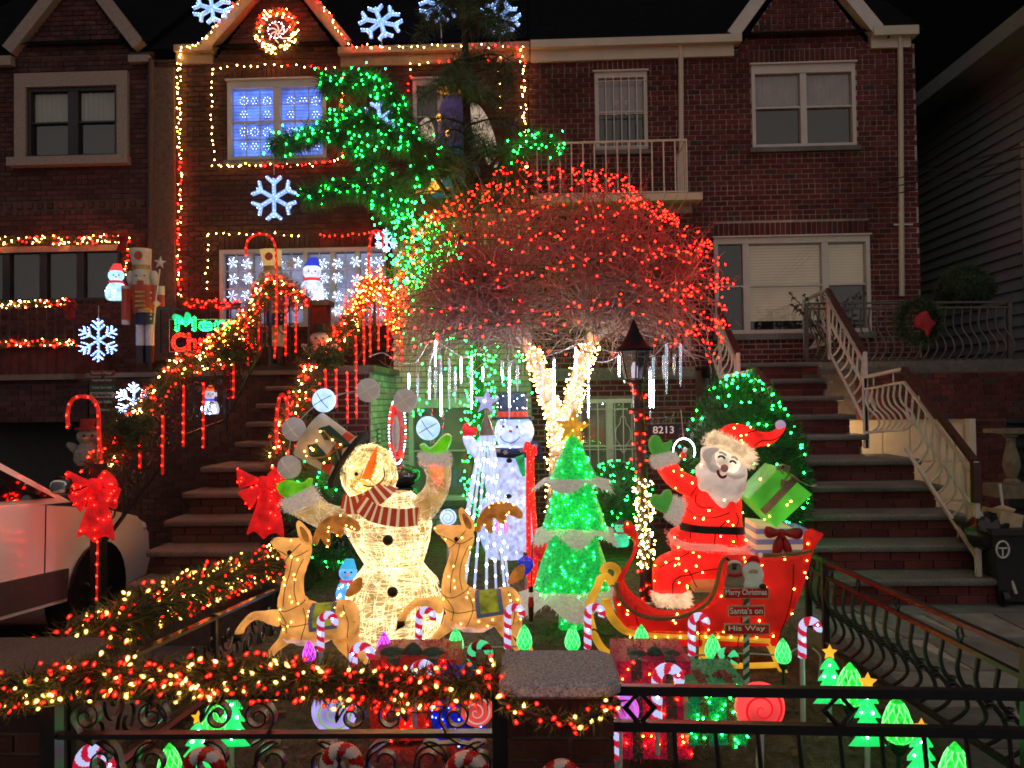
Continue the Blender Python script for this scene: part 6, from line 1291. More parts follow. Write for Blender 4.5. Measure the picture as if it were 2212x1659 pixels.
# ------------------------------------------------------------ lamp post
lp = T('lamp_post', 'black lantern post wound with red and warm bulbs beside the house number', 'lamp post', 1395, 1300, 5.9)
P = [lp.p(x, y) for x, y in ((1397, 1310), (1390, 1100), (1381, 900), (1376, 826))]; MB().tube(P, [.05, .045, .042, .04], 12).build('post', iron, lp)
c = lp.p(1371, 822); lg_ = glassmat('lantern_glass', (.62, .6, .66), .65, .25); h = lp.p(1370, 756).z-c.z; gl_b = MB(); n = 6
for i in range(n):
    a0_, a1_ = 2*math.pi*(i+.5)/n, 2*math.pi*(i+1.5)/n; A = [c+Vector((math.cos(a)*r, math.sin(a)*r, z)) for r, z in ((.07, 0), (.125, h)) for a in (a0_, a1_)]
    MB().add(A, [(0, 1, 3, 2)]).build('lantern_pane', lg_, lp, smooth=False); MB().obox(A[0], A[2], .012, .012).build('lantern_rib', iron, lp, smooth=False)
MB().lathe([(.035, -.03), (.08, -.02), (.085, 0), (.06, .01)], c, 12).build('lantern_base', iron, lp)
zt_ = lp.p(1370, 690).z-c.z; MB().lathe([(.15, h-.012), (.15, h+.004), (.105, h+.035), (.07, h+.09), (.04, h+.15), (.018, zt_-.03), (.002, zt_)], c, 12).build('lantern_roof', mat('matt_iron', (.008, .008, .01), .7, spec=.15), lp)
MB().lathe([(.022, .02), (.026, .1), (.01, .14)], c, 8).build('lamp', mat('dim_lamp', (.6, .55, .6), .5, emit=(.9, .8, 1), es=1.2), lp)
MB().tube([lp.p(1356, 885, -.04), lp.p(1476, 884, -.04)], .01, 8).build('crossbar', iron, lp)
pl = MB(); pl.box(lp.p(1400, 940, -.05), lp.p(1466, 916, -.035)); po = pl.build('number_plate', mat('navy_plate', (.012, .014, .04), .4, noise=.1), lp, smooth=False); sign_text(lp, '8213', 1433, 928.5, 44, -.056, mat('plate_digit', (.8, .72, .7), .4, emit=(1, .75, .7), es=.25), h=15, parent=po, bold=.02)
for px in (1410, 1456): MB().tube([lp.p(px, 884, -.04), lp.p(px, 917, -.04)], .003, 5).build('chain', iron, lp)
cg = MB()                        # carriage silhouette on the plate
for px in (1411, 1428): cg.tube([lp.p(px+5.5*math.cos(a), 909+5.5*math.sin(a), -.045) for a in np.linspace(0, 6.28, 13)[:-1]], .003, 5, closed=True)
for L in (((1406, 903), (1410, 897), (1420, 898), (1428, 903)), ((1416, 898), (1418, 889), (1422, 898)), ((1428, 904), (1440, 903)), ((1436, 904), (1440, 900), (1450, 901), (1455, 896), (1458, 900)), ((1440, 903), (1438, 913)), ((1443, 903), (1446, 913)), ((1450, 903), (1449, 913)), ((1453, 902), (1457, 910))): cg.tube([lp.p(x, y, -.045) for x, y in L], .0042, 5)
cg.build('carriage_ornament', iron, lp)
Lp = resample(P, .01); R = random.Random(21); ll = T('string_lights', 'red and warm bulbs spiralling up the black lantern post', 'string lights', 1395, 1302, 5.9); BP = []; BCc = []; Wp = []
for i, q in enumerate(Lp):
    a = i*.45; d = Vector((math.cos(a), math.sin(a), 0)); Wp.append(q+d*.046)
    f = i/len(Lp); y = 1310-f*484; warm = 1030 < y < 1225
    for _ in range(2 if warm else 1):
        if R.random() < (.8 if warm else .3): d2 = Vector((R.uniform(-1, 1), -abs(R.gauss(0, .7)), 0)).normalized(); BP.append(q+d2*R.uniform(.052, .082)+Vector((0, 0, R.uniform(-.012, .012)))); BCc.append('warm' if warm else 'red')
MB().tube(Wp, .003, 4, cap=False).build('wire', wire_m, ll); bulbs(ll, BP, BCc, .0105, 200, seed=3)
rg = T('ring_ornament', 'white bulb ring ornament with a tiny santa below the number plate', 'ornament', 1477, 1005, 5.85); cc = rg.p(1477, 975); rr_ = 27*rg.k
MB().tube([cc+Vector((math.cos(a)*rr_*.82, 0, math.sin(a)*rr_)) for a in np.linspace(0, 6.28, 33)[:-1]], .007, 6, closed=True).build('ring', wire_b, rg)
bulbs(rg, [cc+Vector((math.cos(a)*rr_*.85, -.008, math.sin(a)*rr_*1.02)) for a in np.linspace(-.4, 3.9, 44)], 'white', .0078, 0)
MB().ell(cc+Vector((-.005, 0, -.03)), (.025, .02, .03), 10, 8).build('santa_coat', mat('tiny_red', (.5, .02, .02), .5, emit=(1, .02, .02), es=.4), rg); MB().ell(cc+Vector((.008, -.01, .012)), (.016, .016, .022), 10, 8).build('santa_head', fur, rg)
MB().tube([cc+Vector((0, 0, rr_)), rg.p(1471, 885)], .004, 5).build('hanger', wire_w, rg)
# ------------------------------------------------------------ strings on the houses
def jitter_path(t, pts, step, R, j=6, dy=-.06):
    P = cr([(x, y) for x, y in pts], 6, False) if len(pts) > 2 else pts; P = resample([t.p(x, y, dy) for x, y in P], step); s_ = j*t.k
    return [p+Vector((R.uniform(-s_, s_), 0, R.uniform(-s_, s_))) for p in P]
def house_string(label, runs, Y=YF, r=.0112, nobj=60, seed=1):
    x, y = runs[0][0][0]; t = T('string_lights', label, 'string lights', x, y, Y); R = random.Random(seed); BP = []; BCc = []; w = MB()
    for pts, step, cf, j in runs:
        P = jitter_path(t, pts, step, R, j, -.17 if pts[0][1] < 120 and len(pts) > 2 and abs(pts[0][0]-pts[-1][0]) > 30 else -.07); w.tube(P, .0025, 4, cap=False)
        for i, p in enumerate(P): BP.append(p-Vector((0, .012, 0))); BCc.append(cf(i/len(P), R))
    w.build('wire', wire_m, t); bulbs(t, BP, BCc, r, nobj, dirs=(0, -.5, .6), seed=seed)
mix = lambda p: (lambda f, R: 'red' if R.random() < p else 'warm')
house_string('string of warm and red bulbs down the corner of the decorated house', [([(388, 110), (387, 250), (390, 400), (388, 520), (389, 645)], .036, lambda f, R: 'warm' if f < .42 or R.random() < .4 else 'red', 5)], seed=1)
house_string('warm bulbs along the lit gable edge and roof gutter', [([(388, 108), (415, 100), (445, 82), (480, 42), (520, -5), (560, -50)], .045, mix(.12), 5), ([(650, -50), (690, 2), (715, 40), (745, 82), (770, 98), (830, 104)], .045, mix(.45), 5), ([(830, 104), (980, 100), (1130, 102)], .09, mix(.2), 4)], nobj=100, seed=2)
house_string('string of warm bulbs hanging down the boundary between the two houses', [([(1126, 104), (1130, 200), (1131, 300), (1134, 368)], .04, mix(.12), 7)], seed=3)
house_string('bulb string framing the blue lit upper window', [([(462, 148), (520, 143), (640, 143), (735, 150)], .1, mix(.2), 3), ([(461, 150), (458, 250), (462, 354)], .085, mix(0), 3), ([(462, 356), (560, 358), (680, 356), (733, 345)], .055, lambda f, R: 'warm' if f < .35 or R.random() < .3 else 'red', 4), ([(738, 165), (739, 250), (737, 340)], .045, mix(.85), 4)], nobj=100, seed=4)
house_string('bulb string framing the snowflake window of the lower floor', [([(450, 508), (550, 505), (645, 508)], .1, mix(0), 3), ([(690, 509), (760, 507), (832, 505)], .075, mix(1), 3), ([(450, 510), (446, 580), (444, 640)], .1, mix(0), 4)], seed=5)
house_string('sparse bulbs framing the window behind the angel', [([(885, 140), (950, 136), (1080, 128)], .13, mix(.5), 3), ([(886, 150), (884, 180), (882, 215)], .1, mix(.8), 3), ([(1080, 128), (1079, 180), (1078, 240)], .16, mix(.1), 3)], seed=6)
# ------------------------------------------------------------ snowflakes
flake_m = mat('ice_blue_tube', (.5, .6, .75), .4, emit=(.22, .45, 1), es=.75, noise=.15, ns=40, emap=30)
def snowflake(label, px, py, Y, r, style=0, seed=1, rot=0, hang=None):
    t = T('snowflake_light', label, 'snowflake light', px, py, Y); R = random.Random(seed); b = MB(); P = []; r *= t.k; c = Vector((0, 0, 0))
    for i in range(6):
        a = rot+i*math.pi/3+math.pi/6; d = Vector((math.cos(a), 0, math.sin(a))); b.tube([c, d*r*(.8 if style else 1)], .028 if style else .012, 6)
        P += [d*r*k/6*(.8 if style else 1) for k in range(1, 7)]
        for s_ in (-1, 1):
            e = Vector((math.cos(a+s_*.85), 0, math.sin(a+s_*.85)))
            for q, L in (((.62, .40),) if style else ((.45, .4), (.7, .3))): b.tube([d*r*q, d*r*q+e*r*L], .026 if style else .01, 6); P += [d*r*q+e*r*L*k/3 for k in (1, 2, 3)]
    b.build('tubes', flake_m, t); bulbs(t, [p-Vector((0, .022, 0)) for p in P], 'ice' if style else ('white' if seed % 2 == 0 else 'ice'), .0085 if style else .0078, 0, seed=seed)
    if py < 60: t.e.rotation_euler = (math.radians(-18), 0, rot*.3); MB().tube([(0, .03, 0), (0, .35, -r*1.3)], .008, 5).build('stand', wire_w, t)
    if hang: MB().tube([t.p(px, py-hang[0]), t.p(px, py-hang[1])], .004, 5).build('hanger', wire_w, t)
snowflake('blue white tube snowflake on the brick wall below the upper window', 592, 428, YF-.12, 53, 1, 1, hang=(50, 75))
snowflake('blue snowflake on the roof beside the gable edge', 458, 18, YF-.2, 44, 1, 2, .2); snowflake('snowflake on the roof nearest the gable of the decorated house', 822, 48, YF-.2, 50, 1, 3, .3)
snowflake('topmost snowflake on the roof, cut by the picture edge', 950, 12, YF-.2, 48, 1, 4, .1); snowflake('snowflake on the roof beyond the cedar top', 1080, 38, YF-.2, 48, 1, 5, .4)
snowflake('snowflake hung among the green lit cedar boughs', 822, 258, YF-.15, 44, 1, 6, .2); snowflake('bright branched snowflake hanging at the porch below the nutcracker', 213, 735, 8.6, 47, 0, 7, 0, (47, 75)); snowflake('branched snowflake low beside the stair garland', 290, 868, 8.2, 42, 0, 8)
snowflake('small white snowflake by the candy cane hook over the window', 835, 520, 9.3, 26, 0, 9)
# lights in the two windows
wl = T('window_lights', 'snowflake dot lights behind the blue upper window', 'window lights', 600, 262, YF+.05); R = random.Random(3); P = []
for i, px in enumerate((527, 550, 577, 629, 655, 682)):
    for k, py in enumerate((218, 247, 285, 316)):
        if k in (1,) and i in (1, 4): continue
        c = wl.p(px, py, -.0); n = 9 if (k == 0 and i not in (1, 4)) or k == 2 else 6; rr_ = (8.5 if n == 9 else 7)*wl.k; P += [c+Vector((math.cos(a)*rr_, 0, math.sin(a)*rr_)) for a in np.linspace(0, 6.28, n+1)[:-1]]+[c]
bulbs(wl, P, 'white', .0052, 0)
wl = T('window_lights', 'white snowflake lights hung in the lower front window', 'window lights', 640, 700, YF-.03); b = MB(); P = []
for px in (503, 534, 573, 600, 640, 699, 728, 768, 800, 822):
    for py in (567, 602, 637, 672):
        if (py > 640 and px < 690) or (px in (600, 640) and py == 602): continue
        c = wl.p(px+R.uniform(-2, 2), py+R.uniform(-3, 3)); flake(b, c, 11*wl.k, .004, 6, a0=R.uniform(0, 1)); P += [c+Vector((math.cos(a)*q, -.006, math.sin(a)*q))*wl.k for a in np.linspace(.2, 6.48, 7)[:-1] for q in (6, 11)]
b.build('flakes', mat('flake_tube', (.5, .6, .8), .4, emit=(.5, .68, 1), es=.8), wl, kind='stuff'); bulbs(wl, P, 'white', .005, 0)
# ------------------------------------------------------------ gable wreath
wr = T('wreath', 'gable wreath of warm and red bulbs with a white pinwheel centre', 'wreath', 600, 70, YF-.12); R = random.Random(6); b = MB(); rr_ = 40*wr.k
ring = [Vector((math.cos(a)*rr_, 0, math.sin(a)*rr_*1.05)) for a in np.linspace(0, 6.283, 33)]; scatter_tris(b, ring, .07, 1600, .07, .004, R, mi=(0, 1)); b.build('greenery', gar_m, wr, smooth=False, kind='stuff')
P = [Vector((math.cos(a)*q, -.06, math.sin(a)*q*1.05)) for a, q in [(R.uniform(0, 6.28), R.uniform(30, 50)*wr.k) for _ in range(170)]]; bulbs(wr, P, lambda i, R_: 'red' if math.atan2(P[i].z, P[i].x) > .1 and R_.random() < .75 or R_.random() < .15 else 'warm', .0105, 60, dirs=(0, -1, .3))
for i in range(7):
    a = i*2*math.pi/7; MB().tube([Vector((math.cos(a+u*1.2)*u, -.05, math.sin(a+u*1.2)*u))*24*wr.k for u in np.linspace(.1, 1, 8)], .009, 5).build('pinwheel_arm', mat('pinwheel', (.6, .5, .45), .5, emit=(1, .7, .6), es=.3), wr)
bulbs(wr, [Vector((math.cos(a)*18, -1, math.sin(a)*18+0))*wr.k*Vector((1, 1, 1)) if False else Vector((math.cos(a)*18*wr.k, -.07, math.sin(a)*18*wr.k)) for a in np.linspace(0, 6.1, 16)], 'white', .0085, 0)
# ------------------------------------------------------------ angel on the balcony
an = T('angel_figure', 'tall angel figure with pale wings and lilac gown behind the cedar', 'angel figure', 985, 432, 9.25)
wing_m = mat('angel_wing', (.6, .5, .42), .8, noise=.1, emit=(1, .75, .55), es=.3); gown = mat('angel_gown', (.1, .07, .16), .7, noise=.2, emit=(.2, .14, .5), es=.1, emap=8); teal = mat('angel_skirt', (.01, .16, .24), .7, noise=.2, emit=(.01, .3, .5), es=.14); amber = mat('angel_amber', (.6, .25, .05), .6, emit=(1, .42, .05), es=1.6, emap=6)
fig(an, 'wing', [(1012, 235), (1024, 222), (1045, 240), (1062, 275), (1074, 320), (1076, 355), (1066, 362), (1050, 350), (1036, 330), (1022, 290)], .12, wing_m, dy=.05); fig(an, 'wing', [(905, 270), (925, 255), (940, 290), (935, 340), (915, 380), (900, 370), (895, 320)], .12, wing_m, dy=.05)
body_of(an, 'gown', [(980, 205, 10), (980, 216, 24), (982, 235, 34), (982, 262, 27), (982, 290, 34), (984, 320, 48)], gown, 1, .6); body_of(an, 'skirt', [(984, 315, 40), (985, 350, 48), (985, 390, 56), (985, 432, 62)], teal, 1, .6)
MB().ell(an.p(978, 195), (.075, .075, .09), 14, 10).build('head', mat('angel_face', (.6, .42, .32), .6, emit=(1, .6, .3), es=.12), an); fig(an, 'halo', [(940, 188), (952, 178), (968, 182), (985, 172), (1002, 180), (1010, 196), (1000, 205), (980, 200), (955, 204)], .06, amber, dy=.06)
for q in (((942, 252), (950, 246), (953, 256), (946, 262)), ((962, 285), (969, 281), (972, 291), (965, 295)), ((925, 400), (945, 385), (955, 395), (940, 415), (926, 415))): fig(an, 'candle_glow', list(q), .06, amber, dy=-.28)
fig(an, 'pedestal', [(885, 432), (900, 412), (980, 406), (1075, 408), (1082, 432)], .4, mat('angel_base', (.5, .28, .1), .7, emit=(1, .42, .08), es=.22, emap=6), n=1)
# ------------------------------------------------------------ rope light candy canes
rope_c = mat('candy_rope', (.5, .02, .015), .3, emit=(1, .022, .014), es=.26, noise=.3, ns=30, emap=22)
def rope_cane(label, pts, Y, r=.014, group=None, step=.085):
    x, y = pts[-1]; t = T('candy_cane_light', label, 'candy cane light', x, y, Y, group); P = [t.p(a, b_) for a, b_ in (cr(pts, 4, False) if len(pts) > 2 else pts)]
    MB().tube(P, r, 7).build('tube', rope_c, t); L = resample(P, step); bulbs(t, [q-Vector((0, r*.8, 0)) for q in L], 'red', .0105, 0, dirs=(0, -.2, 1), seed=int(x)); return t
rope_cane('tall red candy cane hook before the lower front window', [(532, 552), (533, 525), (546, 510), (565, 505), (585, 512), (595, 535), (597, 600), (597, 700), (593, 775)], 8.75)
rope_cane('red candy cane hook at the end of the window beside the cedar', [(827, 530), (825, 508), (813, 497), (803, 507), (798, 535), (795, 592)], 8.7)
rope_cane('red candy cane hook over the car bonnet', [(147, 922), (146, 890), (155, 866), (175, 856), (200, 862), (212, 885), (214, 930), (217, 992)], 5.6)
rope_cane('narrow red candy cane hook beside the second bow', [(621, 907), (620, 867), (609, 852), (602, 867), (597, 912), (599, 996)], 5.95)
ORD = ['first', 'second', 'third', 'fourth', 'fifth', 'sixth', 'seventh', 'eighth', 'ninth']
for n_, (x, y0_, y1_, Y) in enumerate(sorted(((769, 728, 905, 7.7), (786, 692, 803, 8.0), (799, 672, 772, 8.2), (817, 653, 756, 8.5), (837, 653, 760, 8.7), (867, 712, 784, 8.9), (750, 806, 915, 7.4), (726, 800, 880, 7.2), (703, 800, 865, 7.0)), reverse=True)): rope_cane('%s red rope light from the cedar end of the snowman side railing' % ORD[n_], [(x, y0_), (x+1, y1_)], Y, .012, 'rope lights on the snowman side railing')
for n_, (x, y0_, y1_, Y) in enumerate(sorted(((397, 835, 965, 7.0), (440, 830, 968, 7.2), (303, 940, 1012, 6.3), (352, 900, 1025, 6.6), (505, 735, 860, 7.9), (537, 690, 790, 8.3), (560, 650, 760, 8.7), (640, 650, 760, 8.95), (618, 640, 770, 8.95)))): rope_cane('%s red rope light up from the car along the scroll railing' % ORD[n_], [(x, y0_), (x-1, y1_)], Y, .012, 'rope lights on the car side railing')
rope_cane('red bulb strip down the newel post under the bow', [(211, 1170), (209, 1300)], 5.68, .008)
# ------------------------------------------------------------ garlands
def garland(label, pts, rad, nn, nb, cf, r=.0105, ln=.075, nobj=200, seed=1, cat='garland', sag=.0, group=None, dark=.0, name='garland', front=.6):
    t = T(name, label, cat, pts[0][0], pts[0][1], pts[0][2], group); R = random.Random(seed); P = [at(*q)-t.o for q in cr(pts, 5, False)]
    MB().tube(P, rad*.28, 6).build('core', gar_m[2], t); b = MB(); scatter_tris(b, P, rad, nn, ln, .0035, R, droop=.3, along=1.0, mi=(0, 1, 2)); b.build('needles', gar_m, t, smooth=False, kind='stuff')
    seg = [(P[i+1]-P[i]).length for i in range(len(P)-1)]; tot = sum(seg); BP = []; BCc = []
    for i in range(nb):
        u = R.random(); x = u*tot; k = 0
        while k < len(seg)-1 and x > seg[k]: x -= seg[k]; k += 1
        c = P[k].lerp(P[k+1], x/seg[k]); a = R.uniform(0, 6.28); q = rad*R.uniform(.55, 1.15); o = Vector((R.gauss(0, .4), -abs(R.gauss(0, 1))*front, R.gauss(0, 1)*.9)).normalized()
        BP.append(c+o*q); BCc.append(cf(u, R))
    w = MB(); Wp = [P[0].lerp(P[0], 0)]
    L = resample(P, .02); w.tube([q+Vector((math.cos(i*.5)*rad*.9, math.sin(i*.5)*rad*.9, math.cos(i*.31)*rad*.8)) for i, q in enumerate(L)], .002, 3, cap=False); w.build('wire', wire_m, t)
    bulbs(t, BP, BCc, r, nobj, seed=seed); return t
def rw(u, R): return 'red' if R.random() < .55 else 'warm'
garland('front fence garland thick with red and warm bulbs', [(-30, 1512, 2.42), (60, 1488, 2.45), (130, 1470, 2.48), (230, 1462, 2.5), (380, 1465, 2.5), (520, 1462, 2.5), (660, 1466, 2.5), (800, 1482, 2.5), (930, 1486, 2.5), (1078, 1462, 2.5)], .072, 9000, 290, lambda u, R: 'red_near' if R.random() < (.55 if u < .72 else .7) else 'warm_near', .0088, .05, 300, 1)
garland('side fence garland climbing from the corner pillar to the stoop newel', [(120, 1412, 2.95), (200, 1375, 3.15), (290, 1330, 3.5), (390, 1285, 4.0), (480, 1250, 4.6), (560, 1225, 5.1), (615, 1205, 5.5)], .115, 9500, 320, lambda u, R: ('red' if R.random() < .5 else 'warm')+'_near', .0102, .085, 300, 2)
garland('garland along the car side stair railing', [(205, 1010, 5.75), (250, 965, 6.0), (310, 885, 6.5), (392, 792, 7.1), (486, 768, 7.75), (535, 690, 8.4), (583, 612, 8.95), (625, 625, 9.0), (668, 650, 9.0)], .12, 11000, 300, lambda u, R: 'red' if R.random() < .6 else 'warm', .0118, .11, 200, 3)
garland('garland along the stair railing behind the juggling snowman', [(600, 1000, 5.8), (628, 910, 6.7), (660, 835, 7.2), (690, 780, 7.75), (752, 700, 8.3), (811, 600, 8.95)], .12, 10000, 300, lambda u, R: 'red' if R.random() < .62 else 'warm', .0118, .11, 200, 4)
garland('dense fan of red and amber bulbs at the top of the snowman side railing', [(752, 700, 8.45), (780, 650, 8.6), (811, 605, 8.8), (840, 650, 8.8), (862, 715, 8.8)], .17, 2200, 380, lambda u, R: R.choice(('red', 'red', 'red', 'gold', 'orange')), .0118, .08, 150, 5)
garland('cluster of red bulbs on the porch edge over the merry christmas sign', [(395, 655, 9.7), (460, 657, 9.7), (520, 658, 9.7)], .06, 700, 40, lambda u, R: 'red', .012, .07, 60, 6)
garland('thick bunch of amber and red bulbs on the railing beside the merry christmas sign', [(430, 770, 7.4), (470, 745, 7.6), (505, 715, 8.0), (530, 690, 8.3)], .12, 1200, 90, lambda u, R: R.choice(('red', 'gold', 'orange')), .0115, .09, 90, 7)
garland('garland of red and white bulbs over the neighbour lower window', [(-30, 524, 9.9), (60, 518, 9.9), (160, 521, 9.9), (268, 516, 9.9), (274, 560, 9.9), (277, 640, 9.9)], .06, 2600, 120, lambda u, R: 'red' if R.random() < .45 else 'warm', .0105, .06, 120, 8)
garland('upper garland on the neighbour terrace rail', [(-30, 660, 9.2), (60, 656, 9.2), (158, 654, 9.2)], .05, 1400, 56, lambda u, R: 'red' if R.random() < .5 else 'warm', .0105, .05, 60, 9)
garland('lower garland on the neighbour terrace rail', [(-30, 742, 9.15), (60, 741, 9.15), (165, 742, 9.15)], .05, 1400, 56, lambda u, R: 'red' if R.random() < .5 else 'warm', .0105, .05, 60, 10)
garland('string of red and warm bulbs tied round the granite capped pillar', [(1080, 1520, 2.37), (1130, 1535, 2.33), (1210, 1560, 2.33), (1280, 1545, 2.33), (1338, 1515, 2.37)], .035, 420, 26, lambda u, R: 'red_near' if R.random() < .6 else 'warm_near', .0085, .035, 40, 11)
tb_ = MB()
for (y, Y) in ((658, 9.22), (744, 9.17)): tb_.tube([hl.l(at(-120, y+6, Y)), hl.l(at(166, y+4, Y))], .018, 6)
for px in np.linspace(-60, 160, 12): tb_.tube([hl.l(at(px, 662, 9.22)), hl.l(at(px, 812, 9.22))], .009, 5)
tb_.build('terrace_rail', dk, hl)
for l, cx, cy_, Y, w, h, sd in (('dark ragged evergreen clump on the landing corner of the car side railing', 490, 790, 7.6, .75, .32, 1), ('dark ragged evergreen clump on the landing corner of the snowman side railing', 690, 815, 7.5, .5, .36, 2), ('dark evergreen spray at the car side railing foot', 268, 985, 6.0, .55, .4, 3)):
    t = T('evergreen_clump', l, 'greenery', cx, cy_, Y); R = random.Random(sd); b = MB(); sb_ = MB()
    for i in range(46):
        d = rdir(R); e = Vector((d.x*w*.5, d.y*w*.35, d.z*h*.5+h*.5)); P = [Vector((0, 0, h*.4)), e*.6+Vector((0, 0, h*.2)), e]; sb_.tube(P, .004, 4); scatter_tris(b, P, .03, 75, .07, .004, R, droop=.2, along=1, mi=(0, 2))
    sb_.build('stems', bark_dark, t, kind='stuff'); b.build('foliage', gar_m, t, smooth=False, kind='stuff')
# ------------------------------------------------------------ bows
bow_f = mat('red_bow_cloth', (.4, .006, .01), .5, emit=(1, .012, .014), es=.36, noise=.35, ns=160, bump=.5, bs=250, emap=10)
def bow(label, cx, cy, Y, s=1., lit=True, m_=None, nb=26, parent=None, cat='bow'):
    t = T('ribbon_bow', label, cat, cx, cy, Y); o = lambda *q: [(cx+s*x, cy+s*y) for x, y in q]; m_ = m_ or bow_f; B = []
    for l in (((-3, -5), (-30, -18), (-56, -30), (-60, -20), (-56, 8), (-50, 12), (-25, 5)), ((3, -5), (15, -25), (27, -32), (45, -15), (52, 2), (40, 10), (20, 5)), ((-3, 2), (-30, 12), (-56, 22), (-40, 45), (-28, 58), (-12, 30)), ((3, 2), (25, 8), (52, 5), (58, 12), (52, 30), (48, 52), (30, 45), (12, 20)), ((-6, 5), (-12, 30), (-20, 60), (-36, 105), (-36, 115), (-22, 108), (-8, 118), (0, 125), (12, 115), (28, 112), (44, 120), (40, 80), (30, 45), (10, 8))):
        B.append(fig(t, 'loop' if len(B) < 4 else 'tail', o(*l), .07*s, m_, dy=-.03 if len(B) < 4 else 0))
    fig(t, 'knot', o((-12, -10), (0, -14), (14, -8), (14, 10), (0, 14), (-12, 10)), .09*s, m_, dy=-.06)
    if lit: figbulbs(t, [(B[0], 5), (B[1], 5), (B[2], 5), (B[3], 5), (B[4], 8)], 'red', .0085, int(cx))
    return t
bow('large red lit bow on the newel post in front of the car', 203, 1047, 5.6, 1.0); bow('large red lit bow on the newel post beside the snowman mitten', 570, 1042, 5.6, .98)
dim_bow = mat('dull_red_bow', (.26, .01, .015), .7, noise=.2)
bow('small dull red bow at the corner of the neighbour window garland', 262, 508, 9.78, .3, False, dim_bow); bow('small red bow at the end of the upper terrace garland', 150, 655, 9.1, .3, False, dim_bow)
# ------------------------------------------------------------ nutcrackers
def nutcracker(label, dx, dy_, Y, hatm, legm):
    o = lambda x, y: (219.4+.1488*x+dx, 493.7+.1488*y+dy_); t = T('nutcracker', label, 'nutcracker', *o(600, 1950), Y, 'nutcrackers on the porch')
    def cyl(nm, x0, x1, y0, y1, m_, k=.8, x2=None, x3=None): 
        a, b_ = o((x0+x1)/2, y0), o(((x2 or x0)+(x3 or x1))/2, y1); return body_of(t, nm, [(a[0], a[1], (x1-x0)/2*.1488), ((a[0]+b_[0])/2, (a[1]+b_[1])/2, ((x1-x0)+((x3 or x1)-(x2 or x0)))/4*.1488), (b_[0], b_[1], ((x3 or x1)-(x2 or x0))/2*.1488)], m_, 1, k, 14)
    redc = mat('nut_red', (.28, .04, .025), .5, noise=.2, emit=(1, .15, .08), es=.03); gold = mat('nut_gold', (.4, .28, .1), .4, .4, noise=.3, ns=60); wht = mat('nut_white', (.55, .52, .47), .6, noise=.1); navy = mat('nut_navy', (.012, .02, .06), .6)
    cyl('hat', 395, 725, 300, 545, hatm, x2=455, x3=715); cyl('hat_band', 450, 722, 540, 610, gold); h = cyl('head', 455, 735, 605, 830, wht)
    for hx in (425, 770): 
        p = t.p(*o(hx, 720)); MB().ell(p, (.045, .05, .09), 10, 8).build('hair', wht, t)
    fy = -.8*140*.1488*t.k-.004
    for ex in (500, 620): MB().ell(t.p(*o(ex, 680), fy), (.012, .006, .009), 8, 6).build('eye', black_m, h)
    a, c = t.p(*o(512, 812), fy-.006), t.p(*o(612, 758), fy+.01); MB().box(a, c).build('mouth', redc, h, smooth=False); MB().lathe([(.018, 0), (.008, .05)], t.p(*o(560, 730), fy), 8, ax=(0, -1, -.3)).build('nose', wht, h)
    MB().lathe([(.05, -.002), (.05, .006)], t.p(*o(533, 390), -.8*160*.1488*t.k), 12, ax=(0, -1, 0)).build('hat_badge', redc, t)
    cyl('torso', 425, 780, 830, 1230, redc, x2=470, x3=770)
    for yb in (920, 985, 1055, 1120): 
        a, c = t.p(*o(485, yb+12), -.8*170*.1488*t.k-.004), t.p(*o(640, yb-12), -.8*150*.1488*t.k+.02); MB().box(a, c).build('gold_bar', gold, t, smooth=False)
    for yb in (930, 1010, 1250, 1310): MB().ell(t.p(*o(715, yb), -.12), .012, 8, 6).build('button', wht, t)
    cyl('belt', 478, 770, 1165, 1225, gold, .84); cyl('shorts', 492, 765, 1228, 1395, navy)
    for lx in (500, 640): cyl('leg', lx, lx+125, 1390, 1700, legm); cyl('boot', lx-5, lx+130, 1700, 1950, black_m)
    cyl('arm', 292, 412, 860, 1330, redc, 1); cyl('hand', 295, 405, 1330, 1395, wht, 1); cyl('arm', 820, 912, 960, 1130, redc, 1); cyl('cuff', 815, 915, 840, 965, wht, 1); cyl('epaulette', 290, 415, 835, 880, wht, 1)
    MB().tube([t.p(*o(845, 590), -.12), t.p(*o(790, 1040), -.12), t.p(*o(735, 1700), -.12)], .009, 6).build('staff', wht, t); star(t, 'staff_star', t.p(*o(850, 495), -.12), 15*t.k, wht, .02, .1); MB().lathe([(.002, -.045), (.055, 0), (.002, .045)], t.p(*o(795, 1090), -.12), 4).build('staff_diamond', wht, t)
nutcracker('tall white hatted nutcracker with a star staff standing on the porch', 0, 0, 8.85, mat('nut_hat', (.6, .56, .5), .6, noise=.1), mat('nut_leg', (.5, .5, .55), .6)); nutcracker('warm lit nutcracker behind the candy cane hook and garland', 282, 2, 9.5, mat('nut_hat_gold_glow', (.6, .48, .2), .6, emit=(1, .75, .25), es=.25), mat('nut_leg_warm_tint', (.5, .4, .25), .6))  # second one: warm bulb light put into hat glow and leg colour
